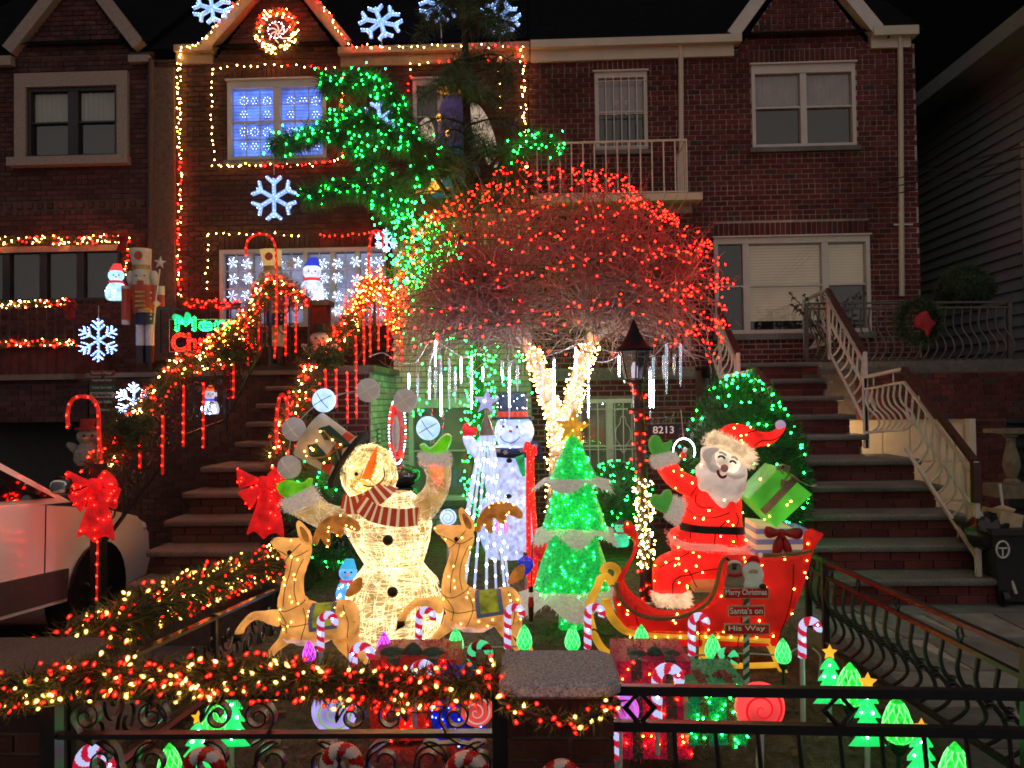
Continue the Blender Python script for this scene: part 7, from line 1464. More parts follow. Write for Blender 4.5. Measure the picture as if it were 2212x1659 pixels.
# ------------------------------------------------------------ glowing porch figures
def blow_snowman(label, cx, y0_, y1_, Y, col, hatc, scarfc, es=.8, name='snowman_light', nb=10):
    t = T(name, label, 'snowman light', cx, y1_, Y); h = y1_-y0_; m_ = mat('glow_'+str(cx), [min(.7, c*.7) for c in col], .5, emit=col, es=es, emap=14); w = h*.3
    body_of(t, 'body', [(cx, y1_-h*.48, w*.5), (cx, y1_-h*.4, w*.8), (cx, y1_-h*.2, w), (cx, y1_-h*.05, w*.95), (cx, y1_, w*.8)], m_, 1, .8, 14); hd_ = body_of(t, 'head', [(cx, y0_+h*.18, w*.4), (cx, y0_+h*.25, w*.72), (cx, y0_+h*.38, w*.72), (cx, y0_+h*.5, w*.42)], m_, 1, .8, 14)
    hm_ = mat('glowhat_'+str(cx), [c*.5 for c in hatc], .5, emit=hatc, es=.6); body_of(t, 'hat', [(cx+w*.1, y0_, w*.35), (cx+w*.05, y0_+h*.1, w*.5), (cx, y0_+h*.2, w*.66)], hm_, 1, .8, 12); sm = mat('glowscarf_'+str(cx), [c*.5 for c in scarfc], .5, emit=scarfc, es=.5)
    body_of(t, 'scarf', [(cx, y0_+h*.47, w*.6), (cx, y0_+h*.5, w*.7), (cx, y0_+h*.54, w*.6)], sm, 1, .85, 12)
    for s_ in (-1, 1): MB().ell(t.p(cx+s_*w*.25, y0_+h*.31, -w*.75*t.k*.8-.002), h*.012*t.k+.004, 8, 6).build('eye', black_m, hd_)
    MB().lathe([(.012, 0), (.002, .04)], t.p(cx, y0_+h*.36, -w*.72*t.k*.8), 8, ax=(0, -1, 0)).build('nose', mat('glow_nose', (.6, .2, .05), .5, emit=(1, .3, .05), es=.4), hd_)
    R = random.Random(cx); f = rev(t, [(cx, y1_-h*.45, w*.6), (cx, y1_-h*.2, w), (cx, y1_, w*.8)], .8)
    if nb: bulbs(t, [f(R.random(), R.uniform(.4, 2.7))-Vector((0, .006, 0)) for _ in range(nb)], 'white', .009, 0)
    return t
blow_snowman('glowing snowman light with red hat beside the porch nutcracker', 251, 570, 648, 9.1, (.4, .75, 1), (1, .08, .08), (1, .03, .05), 1.0)
blow_snowman('glowing snowman light in a blue hat on the brick post at the window', 674, 557, 650, 9.2, (.55, .7, 1), (.03, .06, .8), (1, .05, .05), 1.0)
blow_snowman('cluster of white bulbs shaped like a snowman behind the stair railing', 455, 832, 895, 7.6, (.6, .72, 1), (1, .15, .03), (.05, .08, .8), .5, nb=26)
blow_snowman('small blue lit snowman in a knit hat beside the big snowman', 752, 1208, 1300, 5.6, (.12, .45, 1), (.05, .55, 1), (.8, .04, .1), .8, nb=12)
blow_snowman('tiny green lit snowman stake under the topiary', 1341, 1120, 1180, 6.6, (.05, .8, .4), (.02, .03, .03), (.4, .05, .05), .6, nb=0)
def plush(label, cx, y0_, y1_, Y, bodyc, hatc):
    t = T('snowman_plush', label, 'snowman', cx, y1_, Y); h = y1_-y0_; w = h*.3; m_ = mat('plush_'+str(cx), bodyc, .95, noise=.25, ns=30, bump=.6); k = mat('plushhat_'+str(cx), hatc, .9, noise=.2)
    body_of(t, 'body', [(cx, y1_-h*.5, w*.5), (cx, y1_-h*.3, w*.95), (cx, y1_-h*.1, w), (cx, y1_, w*.7)], m_, 1, .8, 14); hd_ = body_of(t, 'head', [(cx, y0_+h*.22, w*.5), (cx, y0_+h*.32, w*.8), (cx, y0_+h*.45, w*.75), (cx, y0_+h*.55, w*.4)], m_, 1, .8, 14); body_of(t, 'hat', [(cx, y0_, w*.5), (cx, y0_+h*.2, w*.6)], k, 1, .8, 14); body_of(t, 'hat_brim', [(cx, y0_+h*.19, w*.9), (cx, y0_+h*.23, w*.9)], k, 1, .8, 14)
    for s_ in (-1, 1): MB().ell(t.p(cx+s_*w*.3, y0_+h*.36, -w*.66*t.k), .012, 8, 6).build('eye', black_m, hd_); fig(t, 'arm', [(cx+s_*w*.7, y1_-h*.42), (cx+s_*w*1.4, y1_-h*.5), (cx+s_*w*1.5, y1_-h*.4), (cx+s_*w*.9, y1_-h*.25)], .06, m_)
    MB().lathe([(.014, 0), (.002, .07)], t.p(cx, y0_+h*.42, -w*.7*t.k), 8, ax=(-.3, -1, 0)).build('nose', mat('plush_nose', (.5, .2, .04), .7), hd_); return t
plush('plush snowman in a dark top hat at the stair top', 690, 700, 785, 7.9, (.6, .42, .38), (.03, .012, .012)); plush('grey plush snowman with a red hat behind the car bonnet', 190, 905, 1005, 6.6, (.2, .2, .19), (.25, .02, .02))
# ------------------------------------------------------------ merry christmas light sign
ns_ = T('light_sign', 'merry christmas light sign in green and red bulbs on the porch', 'sign', 465, 760, 8.95); fr0 = MB().tube([ns_.p(*q) for q in ((366, 690), (566, 690), (566, 760), (366, 760))], .006, 5, closed=True).build('frame', wire_w, ns_)
def neon(txt, cx, cy_, w, h, c, tm):
    o = sign_text(ns_, txt, cx, cy_, w, -.02, tm, h=h, bold=0); me = o.data; P = []; b = MB(); cnt = {}
    import bmesh
    bm = bmesh.new(); bm.from_mesh(me); fr = [f for f in bm.faces if f.normal.y < -.5]
    ed = set()
    for f in fr:
        for e in f.edges:
            if sum(1 for g in e.link_faces if g.normal.y < -.5) == 1: ed.add(e)
    for e in ed:
        a, d = e.verts[0].co.copy(), e.verts[1].co.copy(); b.tube([a, d], .0075, 4, cap=False); P.append((a+d)/2)
        n = int((a-d).length/.016); P += [a.lerp(d, (i+1)/(n+1)) for i in range(n)]
    bm.free(); L = o.location.copy(); bpy.data.objects.remove(o); q = []
    for p in P:
        if all((p-z).length > .02 for z in q): q.append(p)
    b.v = [tuple(Vector(v)+L) for v in b.v]; b.build('light_tube', tm, ns_); bulbs(ns_, [p+L-Vector((0, .012, 0)) for p in q], c, .0085, 0)
neon('Merry', 462, 704, 168, 40, 'green', mat('neon_green', (.02, .4, .2), .4, emit=(.01, 1, .35), es=.55)); neon('Christmas', 468, 738, 196, 38, 'red', mat('neon_red', (.5, .03, .02), .4, emit=(1, .03, .015), es=.55))
for q in (((385, 700), (372, 686), (378, 678), (394, 684), (402, 698)), ((398, 688), (402, 674), (412, 680), (410, 696))): fig(ns_, 'holly_leaf', list(q), .03, mat('neon_green', (0, 0, 0)), dy=-.02)
# ------------------------------------------------------------ direction sign
dsn = T('direction_sign', 'dark wooden finger post with painted place names by the porch', 'sign', 222, 960, 8.4); MB().tube([dsn.p(222, 965), dsn.p(222, 795)], .016, 6).build('post', mat('dark_wood', (.05, .03, .025), .8, noise=.3), dsn)
for y0_, y1_, txt, bm_ in ((800, 812, "Santa's Village", 'red'), (816, 827, 'Gingerbread House', 'dark'), (831, 844, 'Candy Cane Lane', 'green'), (847, 859, 'The North Pole', 'pale'), (862, 873, 'Reindeer Stables', 'dark'), (880, 891, 'Bakery', 'dark')):
    col = dict(red=(.12, .03, .02), dark=(.05, .03, .02), green=(.02, .06, .035), pale=(.3, .26, .22))[bm_]
    q = [(194, y0_), (244, y0_), (250, (y0_+y1_)/2), (244, y1_), (194, y1_)]
    o = MB().prism([dsn.p(x, y, -.03) for x, y in q], .015).build('sign_board', mat('board_'+bm_, col, .8, noise=.3), dsn, smooth=False)
    sign_text(dsn, txt, 220 if txt != 'Bakery' else 227, (y0_+y1_)/2, 44 if txt != 'Bakery' else 20, -.034, mat('board_text_dark' if bm_ == 'pale' else 'board_text', (.02, .02, .02) if bm_ == 'pale' else (.4, .36, .28), .7), h=7, parent=o, bold=0)
# oval santa plaque with white bulbs on the flank wall
op = T('oval_plaque', 'oval plaque ringed with white and red bulbs by the flank wall', 'plaque', 858, 1010, 7.8); MB().puff([op.p(857+14*math.cos(a), 930+68*math.sin(a)) for a in np.linspace(0, 6.28, 25)[:-1]], .06).build('plaque', mat('plaque_red', (.3, .03, .03), .6, emit=(.5, .05, .05), es=.15), op); MB().puff([op.p(855+8*math.cos(a), 938+42*math.sin(a), -.03) for a in np.linspace(0, 6.28, 21)[:-1]], .03).build('plaque_face', mat('plaque_pale', (.4, .45, .4), .8), op)
bulbs(op, [op.p(858+18*math.cos(a), 930+72*math.sin(a), -.03) for a in np.linspace(0, 6.28, 60)], lambda i, R: 'white' if R.random() < .75 else 'red', .009, 0)
# ------------------------------------------------------------ side fence under the garland
sf_ = T('garden_fence', 'low black scroll fence under the climbing side garland', 'fence', 450, 1400, 4.2)
A, B = at(150, 1478, 2.75)-sf_.o, at(620, 1262, 5.5)-sf_.o; C, D = A-Vector((0, 0, .42)), B-Vector((0, 0, .4))
for p, q in ((A, B), (C, D)): MB().obox(p, q, .04, .015).build('bar', iron, sf_, smooth=False)
dx = (B-A); dx.z = 0; dx.normalize()
for i in range(11):
    for k, s_ in enumerate((-1, 1)):
        m_ = A.lerp(B, (i+.5)/11); MB().tube(spiral(m_-Vector((0, 0, .14+.12*k))+dx*s_*.05, .015, .085, 1.57*s_, 1.3*s_, 22, dx), .008, 5).build('scroll', iron, sf_)
for f in (0, .5, 1): MB().obox(C.lerp(D, f)-Vector((0, 0, .1)), A.lerp(B, f)+Vector((0, 0, .02)), .03, .03).build('post', iron, sf_, smooth=False)
# ------------------------------------------------------------ car
ca = T('parked_car', 'white car parked on the driveway beside the stoop', 'car', 120, 1340, 5.9)
cx1, cx0 = -3.62, -5.45; paint = mat('white_paint', (.88, .87, .87), .14, noise=.04, ns=3, spec=.6); tint = mat('car_glass', (.008, .008, .01), .05, spec=.9, noise=0); gy_ = lambda y: -.05-max(0, min(1, (y-3)/5.9))*.5
side = [(2.6, .35), (2.55, .7), (2.7, .98), (3.2, 1.04), (4.4, 1.06), (5.3, 1.04), (5.75, 1.0), (6.3, .95), (6.8, .86), (7.0, .7), (7.02, .45), (6.95, .32), (6.6, .28), (3.0, .28)]
cz = lambda y, z: z+gy_(y)+.08
def loft(name, prof, m_, x_in, x_out, infl=.05, parent=None):
    b = MB(); n = len(prof); rows = []
    for x, k in ((x_out, .94), (x_out-.0 + infl*.6, .985), (x_out+infl, 1.0)) if False else ((x_out, 1.0), (x_out-.06, 1.02), (x_in+.06, 1.02), (x_in, 1.0)):
        my = sum(p[0] for p in prof)/n; mz = sum(p[1] for p in prof)/n; rows.append([ca.l((x, my+(y-my)*k, cz(y, mz+(z-mz)*k))) for y, z in prof])
    vs = [v for r in rows for v in r]; fs = [tuple(range(n)), tuple(3*n+i for i in reversed(range(n)))]
    for k in range(3): fs += [(k*n+i, k*n+n+i, k*n+n+(i+1) % n, k*n+(i+1) % n) for i in range(n)]
    return b.add(vs, [tuple(reversed(f)) for f in fs]).build(name, m_, parent or ca)
cb = loft('body', side, paint, cx0, cx1)
cab = [(2.75, 1.03), (3.1, 1.45), (3.6, 1.56), (4.5, 1.56), (5.05, 1.42), (5.85, 1.03)]
b = MB(); n = len(cab); ins = .16
vs = [ca.l((cx1-.01-(ins if z > 1.2 else .0), y, cz(y, z))) for y, z in cab]+[ca.l((cx0+.01+(ins if z > 1.2 else 0), y, cz(y, z))) for y, z in cab]
b.add(vs, [tuple(reversed(range(n))), tuple(n+i for i in range(n))]+[(i, n+i, n+(i+1) % n, (i+1) % n) for i in range(n)]).build('cabin', paint, ca)
def panel(name, pts, m_, off, parent=None): MB().add([ca.l((cx1+off-(ins if z > 1.2 else 0), y, cz(y, z))) for y, z in pts], [tuple(reversed(range(len(pts))))]).build(name, m_, parent or ca, smooth=False)
panel('side_window', [(2.95, 1.07), (3.2, 1.40), (3.6, 1.5), (4.2, 1.5), (4.2, 1.07)], tint, .006); panel('side_window', [(4.27, 1.07), (4.27, 1.5), (4.5, 1.5), (5.0, 1.38), (5.62, 1.07)], tint, .006)
MB().add([ca.l((x, y, cz(y, z))) for x, y, z in ((cx1-.06, 5.78, 1.075), (cx0+.06, 5.78, 1.075), (cx0+.22, 5.1, 1.415), (cx1-.22, 5.1, 1.415))], [(0, 1, 2, 3)]).build('windscreen', tint, ca, smooth=False).location.z += .012
for yy in (4.23, 5.5): MB().obox(ca.l((cx1+.003, yy, cz(yy, .4))), ca.l((cx1+.003, yy+.02, cz(yy, 1.02))), .006, .006).build('door_seam', black_m, ca, smooth=False)
MB().obox(ca.l((cx1+.012, 3.1, cz(3.1, .42))), ca.l((cx1+.012, 5.75, cz(5.75, .42))), .03, .22).build('sill_cladding', mat('grey_cladding', (.05, .05, .055), .6), ca, smooth=False)
MB().obox(ca.l((cx1+.02, 4.4, cz(4.4, .93))), ca.l((cx1+.02, 4.62, cz(4.6, .93))), .03, .03).build('door_handle', paint, ca)
mr = at(132, 1050, 5.55)-ca.o; MB().puff([mr+Vector((x, 0, z)) for x, z in cr([(-.06, -.05), (.07, -.06), (.1, 0), (.08, .06), (-.05, .06)], 4)], .12).build('mirror', mat('black_gloss', (.01, .01, .012), .15, spec=.8), ca); MB().puff([mr+Vector((x, -.055, z)) for x, z in cr([(-.04, -.035), (.06, -.04), (.075, 0), (.06, .04), (-.035, .042)], 4)], .012).build('mirror_glass', mat('mirror_glass', (.7, .7, .7), .03, 1.0), ca)
for wy in (6.15, 3.3):
    c = ca.l((cx1-.1, wy, gy_(wy)+.36)); MB().lathe([(.2, -.11), (.33, -.11), (.36, -.06), (.36, .06), (.33, .11), (.2, .11)], c, 28, ax=(1, 0, 0)).build('tyre', mat('tyre', (.012, .012, .012), .9), ca); MB().lathe([(.0, .06), (.2, .1), (.21, .08)], c, 20, ax=(1, 0, 0)).build('rim', mat('rim', (.25, .25, .26), .35, .7), ca)
    MB().lathe([(.37, .1), (.395, .118), (.39, .09)], c+Vector((.02, 0, .02)), 28, ax=(1, 0, 0)).build('wheel_arch', black_m, ca)
    for k in range(5): MB().obox(c+Vector((.1, 0, 0)), c+Vector((.105, math.cos(k*1.257)*.2, math.sin(k*1.257)*.2)), .05, .02).build('spoke', MC['rim'], ca, smooth=False)
hdl = MB(); hdl.ell(ca.l((cx1-.18, 6.93, cz(6.9, .75))), (.2, .12, .08), 12, 8); hdl.build('headlight', mat('headlight', (.6, .65, .7), .1, spec=.9), ca)
# ------------------------------------------------------------ stakes in the lawn
cw = mat('cane_white', (.6, .6, .65), .4, emit=(.55, .6, 1), es=.72, noise=.05); crd = mat('cane_red', (.45, .012, .04), .4, emit=(1, .012, .06), es=.4, noise=.1)
cw0 = mat('cane_white_unlit', (.55, .5, .46), .3, noise=.1); cr0 = mat('cane_red_unlit', (.35, .012, .012), .25, noise=.1); cgr = mat('cane_green', (.1, .5, .3), .4, emit=(.08, 1, .35), es=.5)
stake_w = mat('white_stake', (.55, .53, .5), .5, noise=.1); stake_g = mat('green_stake', (.01, .05, .025), .5)
def cane(label, cx, yt, yb, Y, w=43, mats=(None, None), stem=None, ys=None, lit=True, flip=1, thick=None, group='candy canes staked in the front lawn'):
    t = T('candy_cane', label, 'candy cane', cx, ys or yb+40, Y, group); a_, b_ = mats[0] or cw, mats[1] or crd; r = w/2-6; rr_ = (thick or 8.2)*t.k*w/43; xs = cx-flip*r
    P = [(xs, yb)]+[(xs, yb+(yt+r+6-yb)*k/7) for k in range(1, 8)]+[(cx-flip*r*math.cos(a), yt+r+6-r*math.sin(a)) for a in np.linspace(.2, 3.5, 12)]
    P = resample([t.p(x, y) for x, y in P], .0045); n = 14; b = MB().tube(P, rr_, n)
    b.m = [int((i*.17+j*2/n) % 2 >= 1.05) for i in range(len(P)-1) for j in range(n)]+[0, 0]; b.build('cane', [a_, b_], t)
    MB().tube([t.p(xs, yb-2), t.p(xs+2, ys or yb+70)], 5.5*t.k, 7).build('stake', stake_w, t)
    if lit: bulbs(t, [P[-9]-Vector((0, rr_, 0)), P[len(P)//3]-Vector((0, rr_, 0))], 'white', .0075, 0)
cane('lit candy cane in front of the first reindeer flank', 708, 1322, 1405, 3.9); cane('lit candy cane in front of the snowman base', 920, 1312, 1400, 3.95); cane('lit candy cane under the second reindeer tail', 1112, 1305, 1400, 3.95); cane('lit candy cane by the front curl of the sleigh', 1285, 1305, 1400, 3.95)
cane('lit candy cane before the middle of the sleigh', 1510, 1325, 1415, 3.9); cane('lit candy cane on a long white stake by the sleigh heel', 1750, 1335, 1420, 3.7, 46, ys=1570)
cane('small arched candy cane left of the bow topped red gift', 782, 1390, 1440, 3.4, 50); cane('candy cane poking above the garland below the red gift', 913, 1428, 1500, 3.1, 50); cane('candy cane behind the fence in front of the tinsel gift with green bow', 1443, 1437, 1560, 3.0, 60); cane('green and red candy cane beside the granite capped pillar', 1037, 1386, 1450, 3.5, 50, (cgr, cr0), lit=False); cane('green and red candy cane behind the striped sign pole', 1570, 1402, 1455, 3.6, 48, (cgr, cr0), lit=False)
cane('lit candy cane standing close against the pillar side', 1310, 1478, 1640, 2.85, 48, flip=-1); cane('large lit candy cane behind the scroll fence near the corner pillar', 212, 1612, 1760, 2.62, 86)
for x, y, l in ((440, 1622, 'unlit candy cane below the green tree lights behind the fence'), (738, 1612, 'unlit candy cane in front of the violet lollipop'), (1008, 1630, 'unlit candy cane near the fence post by the pillar'), (1212, 1648, 'unlit candy cane in front of the brick pillar')): cane(l, x, y, y+140, 2.3 if x == 1212 else 2.42, 78, (cw0, cr0), lit=False)
def c9(label, cx, yt, yb, Y, col, es=.7, ys=None):
    t = T('bulb_stake', label, 'bulb light', cx, ys or yb+60, Y, 'giant bulb stakes in the lawn'); h = (yb-yt)*t.k; c = t.p(cx, yb); r = h*.32; key = 'c9_%s' % str(col); m_ = mat(key, [x*.4 for x in col], .25, emit=col, es=es, noise=.2, ns=60, emap=40)
    prof = [(r*.55, 0), (r*.9, h*.12), (r, h*.28), (r*.93, h*.45), (r*.7, h*.68), (r*.36, h*.88), (r*.08, h)]; b = MB().lathe(prof, c, 14)
    for i in range(len(b.v)): v = Vector(b.v[i]); k = 1+(.03 if i % 2 else -.02); b.v[i] = (c.x+(v.x-c.x)*k, c.y+(v.y-c.y)*k, v.z)
    b.build('bulb', m_, t, smooth=False); f = MB()
    for k in range(9):                # diamond facets pressed into the glass
        for s_ in (-1, 1): f.tube([c+Vector((math.cos(a0_)*R_*1.015, math.sin(a0_)*R_*1.015, z)) for a0_, R_, z in [(k*.698+s_*u*1.6+math.pi, np.interp(u*h*.9, [q[1] for q in prof], [q[0] for q in prof]), u*h*.9) for u in np.linspace(0.05, .95, 7)]], .0016*h/.12, 3, cap=False)
    f.build('facet_ribs', mat(key+'_rib', [x*.6 for x in col], .2, emit=[min(1, x+.25) for x in col], es=es*1.5), t, kind='stuff')
    MB().lathe([(r*.35, -h*.25), (r*.6, -h*.1), (r*.58, .002)], c, 12).build('socket', stake_g, t); MB().tube([c-Vector((0, 0, h*.2)), t.p(cx, ys or yb+60)], .008, 6).build('stake', stake_g, t); bulbs(t, [c+Vector((0, -r*.6, h*.3))], 'white', .006, 0) if False else None
GR = (.03, .95, .16); MG = (.75, .03, .95)
c9('violet bulb stake behind the first candy cane', 668, 1384, 1428, 3.6, MG); c9('magenta bulb stake at the foot of the big snowman', 830, 1366, 1416, 3.75, MG)
for x, y, l in ((985, 1357, 'green bulb stake under the second reindeer chest'), (1133, 1350, 'green bulb stake beneath the second reindeer hind leg'), (1237, 1352, 'green bulb stake below the tinsel tree foot'), (1386, 1350, 'green bulb stake behind the gift with the green bow'), (1540, 1371, 'green bulb stake between sleigh posts and the striped sign pole'), (1692, 1380, 'green bulb stake at the heel of the gold runner')): c9(l, x, y, y+52, 3.8, GR)
BG_ = (.02, .9, .06)
for x, y, h, Y, l in ((1838, 1434, 88, 3.6, 'large green bulb between the two light trees with stars'), (1940, 1507, 96, 3.15, 'large green bulb with faceted base between fence balusters'), (2066, 1607, 104, 2.85, 'large green bulb cut by the lower picture edge'), (462, 1512, 80, 3.0, 'large green bulb behind the scroll fence'), (366, 1606, 80, 2.85, 'large green bulb low behind the fence by the corner pillar')): c9(l, x, y, y+h, Y, BG_, .8, y+h+90)
ltm = mat('green_tree_light', (.05, .5, .15), .4, emit=(.01, .85, .16), es=.75, noise=.05); ltg = mat('star_light', (.6, .3, .03), .4, emit=(1, .42, .02), es=.95)
def ltree(label, cx, yt, yb, Y, w):
    t = T('tree_stake', label, 'tree light', cx, yb+70, Y, 'green tree lights with stars'); h = yb-yt; s0 = yt+h*.2; L = []
    for i in range(4): y = s0+(yb-s0)*(i+1)/4; wd = w/2*(.5+.5*(i+1)/4); L += [(cx+wd, y-h*.03), (cx+wd*.9, y)]+([(cx+wd*.55, y)] if i < 3 else [])
    out = [(cx-w*.1, s0), (cx+w*.1, s0)]+L+[(2*cx-x, y) for x, y in reversed(L)]; B = fig(t, 'tree', out, .05, ltm, n=2, D=.02); star(t, 'star', t.p(cx, yt+h*.09, -.005), h*.14*t.k, ltg, .02, .05, .5)
    bulbs(t, [t.p(cx+u*w, s0+v*h, -.028) for u, v in ((0, .12), (-.18, .32), (.15, .33), (-.22, .55), (.2, .54), (0, .68))], 'white', .0075, 0); MB().tube([t.p(cx, yb-2), t.p(cx, yb+70)], .011, 6).build('stake', stake_w, t)
ltree('green light tree nearest the candy cane on a long stake', 1792, 1398, 1520, 3.7, 66); ltree('green light tree behind the fence diamond', 1874, 1460, 1612, 3.25, 76); ltree('green light tree at the lower corner with its star cut by the fence rail', 1990, 1558, 1700, 2.9, 82); ltree('green light tree behind the garland bottom near the scroll fence', 500, 1480, 1612, 3.05, 78); ltree('green light tree with its star showing through a fence scroll', 428, 1540, 1660, 2.85, 72)
def lolly(label, cx, cy_, r, Y, col, col2, es=.7, ys=None):
    t = T('lollipop_light', label, 'lollipop light', cx, ys or cy_+r+80, Y, 'lollipop lights'); k = 'lol_%s_%s' % (col, cx); m_ = mat(k, [x*.5 for x in col], .4, emit=col, es=es, emap=6); m2 = mat(k+'b', [x*.4 for x in col2], .4, emit=col2, es=es); c = t.p(cx, cy_); R_ = r*t.k
    MB().lathe([(0, .03), (R_*.7, .028), (R_*.95, .015), (R_, 0), (R_*.95, -.015), (0, -.02)], c, 32, ax=(0, -1, 0)).build('disc', m_, t)
    P = [c+Vector((math.cos(a)*R_*.9*a/14.5, -.035+.017*(a/14.5)**3, math.sin(a)*R_*.9*a/14.5)) for a in np.linspace(.4, 14.5, 90)]; MB().tube(P, [R_*.05*(.3+.9*i/89) for i in range(90)], 6).build('swirl', m2, t)
    MB().tube([c-Vector((0, 0, R_)), t.p(cx, ys or cy_+r+80)], .012*R_/.09+.002, 8).build('stick', stake_w, t)
lolly('red swirl lollipop behind the fence in front of the sign pole', 1641, 1527, 53, 2.95, (1, .07, .07), (.8, .008, .015), .75, 1690); lolly('violet and green swirl lollipop behind the scroll fence', 722, 1535, 50, 3.1, (.5, .4, 1), (.25, .5, .08), .7); lolly('pink swirl lollipop half hidden by the pillar', 1338, 1535, 42, 3.1, (.9, .12, .8), (.5, .3, 1), .7)
lolly('small white and green swirl lollipop over the second reindeer nose', 968, 1117, 18, 6.0, (.6, .7, 1), (.05, .35, .3), .8, 1220); lolly('small pink lollipop behind the cone tree tubes', 1082, 1140, 16, 6.1, (1, .2, .7), (.6, .7, 1), .7, 1240); lolly('orange red lollipop at the fence post beside the blue gift', 1030, 1532, 36, 2.9, (1, .09, .06), (.7, .5, .5), .6)
# ------------------------------------------------------------ tinsel gifts on the lawn
def tinsel_gift(label, x0, x1, y0, y1, Y, col, rib, bowc, bcol, seed, dep=.3):
    t = T('gift_box', label, 'gift', (x0+x1)/2, y1, Y, 'tinsel gift boxes on the lawn'); m_ = mat('tinsel_%d' % seed, [c*.5 for c in col], .3, emit=col, es=.13, noise=.7, ns=90, bump=1, bs=150, emap=60); rm = mat('gift_ribbon_%d' % seed, rib, .6, noise=.4, ns=120, bump=.4); bm_ = mat('gift_bow_%d' % seed, bowc, .6, noise=.3, ns=80)
    a, c = t.p(x0, y1, 0), t.p(x1, y0, 0); MB().box((a.x, 0, a.z), (c.x, dep, c.z)).build('box', m_, t, smooth=False); h = MB(); R = random.Random(seed)
    for i in range(900):
        f = R.random(); p = Vector((R.uniform(a.x, c.x), -.002, R.uniform(a.z, c.z))) if f < .7 else Vector((R.uniform(a.x, c.x), R.uniform(0, dep), c.z)); d = rdir(R)*.03; q = d.cross(rdir(R)).normalized()*.0025; h.add([p-q, p+q, p+d], [(0, 1, 2)])
    h.build('tinsel', m_, t, smooth=False, kind='stuff')
    for f0_, f1_ in ((.2, .34), (.66, .8)): MB().box((a.x+(c.x-a.x)*f0_, -.006, a.z), (a.x+(c.x-a.x)*f1_, dep*.5, c.z+.006)).build('ribbon', rm, t, smooth=False)
    mx = (x0+x1)/2; s_ = (x1-x0)/150
    for l in (((-4, 0), (-30, -18), (-55, -12), (-58, 8), (-30, 10)), ((4, 0), (30, -18), (52, -12), (58, 6), (30, 10)), ((-16, -12), (0, -26), (16, -12), (14, 10), (-14, 10))): fig(t, 'bow_loop', [(mx+s_*x, y0-6+s_*y) for x, y in l], .07, bm_, dy=dep*.3)
    bulbs(t, [Vector((R.uniform(a.x, c.x), -.012, R.uniform(a.z, c.z))) for _ in range(34)], bcol, .007, 0, seed=seed)
tinsel_gift('red tinsel gift with green bow beside the pillar', 1335, 1492, 1428, 1640, 3.2, (.6, .02, .08), (.02, .07, .05), (.03, .08, .05), lambda i, R: R.choice(('red', 'orange')), 91); tinsel_gift('red tinsel gift with green bow behind the garland', 800, 985, 1425, 1600, 3.5, (.6, .03, .02), (.02, .1, .06), (.05, .09, .05), 'red', 92)
tinsel_gift('green tinsel gift with dark red bow beside the sign pole', 1488, 1612, 1478, 1610, 3.1, (.02, .4, .16), (.2, .01, .015), (.16, .01, .015), 'green', 93); tinsel_gift('blue tinsel gift behind the fence near the pillar', 935, 1042, 1490, 1610, 3.2, (.02, .04, .9), (.03, .03, .3), (.1, .02, .2), 'blue', 94)
# small ornaments under the red tree
for l, cx, yt, yb, Y, c_ in (('red glass ornament stake by the tall candy poles', 1170, 1170, 1215, 6.3, (.7, .02, .02)), ('dark blue ornament stake beside the candy poles', 1136, 1200, 1245, 6.3, (.02, .04, .6))):
    t = T('ornament_stake', l, 'ornament', cx, yb+40, Y); c = t.p(cx, (yt+yb)/2); r = (yb-yt)/2*t.k; MB().lathe([(0, -r), (r*.5, -r*.5), (r*.8, 0), (r*.7, r*.6), (r*.2, r)], c, 14).build('ornament', mat('orn_'+str(cx), [x*.6 for x in c_], .2, emit=c_, es=.4, emap=20), t); MB().lathe([(r*.25, r*.9), (r*.25, r*1.3)], c, 8).build('cap', rope, t); MB().tube([c-Vector((0, 0, r)), t.p(cx, yb+40)], .01, 6).build('stake', stake_w, t)
mn = T('nutcracker', 'tiny toy soldier at the foot of the candy poles', 'toy soldier', 1147, 1340, 5.0); body_of(mn, 'coat', [(1147, 1290, 5), (1147, 1310, 7)], mat('toy_red', (.3, .02, .02), .6), 1); body_of(mn, 'legs', [(1147, 1310, 6), (1147, 1342, 5)], black_m, 1); MB().ell(mn.p(1147, 1284), .016, 8, 6).build('head', fur, mn); body_of(mn, 'hat', [(1147, 1266, 5), (1147, 1279, 5)], black_m, 1)
# cords on the lawn
for i, L in enumerate(([(1390, 1425), (1450, 1418), (1600, 1412), (1690, 1414), (1730, 1395)], [(860, 1412), (940, 1400), (1060, 1398), (1140, 1395)], [(1240, 1395), (1280, 1360), (1300, 1372), (1330, 1372)], [(1755, 1400), (1772, 1420), (1768, 1470)])): t = T('power_cord', ['pale extension cord lying before the sleigh', 'pale extension cord lying under the reindeer', 'green extension cord at the tinsel tree foot', 'white cord dangling from the long staked candy cane'][i], 'cord', *L[0], 4.1); MB().tube([t.p(x, y) for x, y in cr(L, 5, False)], .005, 5).build('cord', wire_w if i != 2 else wire_m, t)
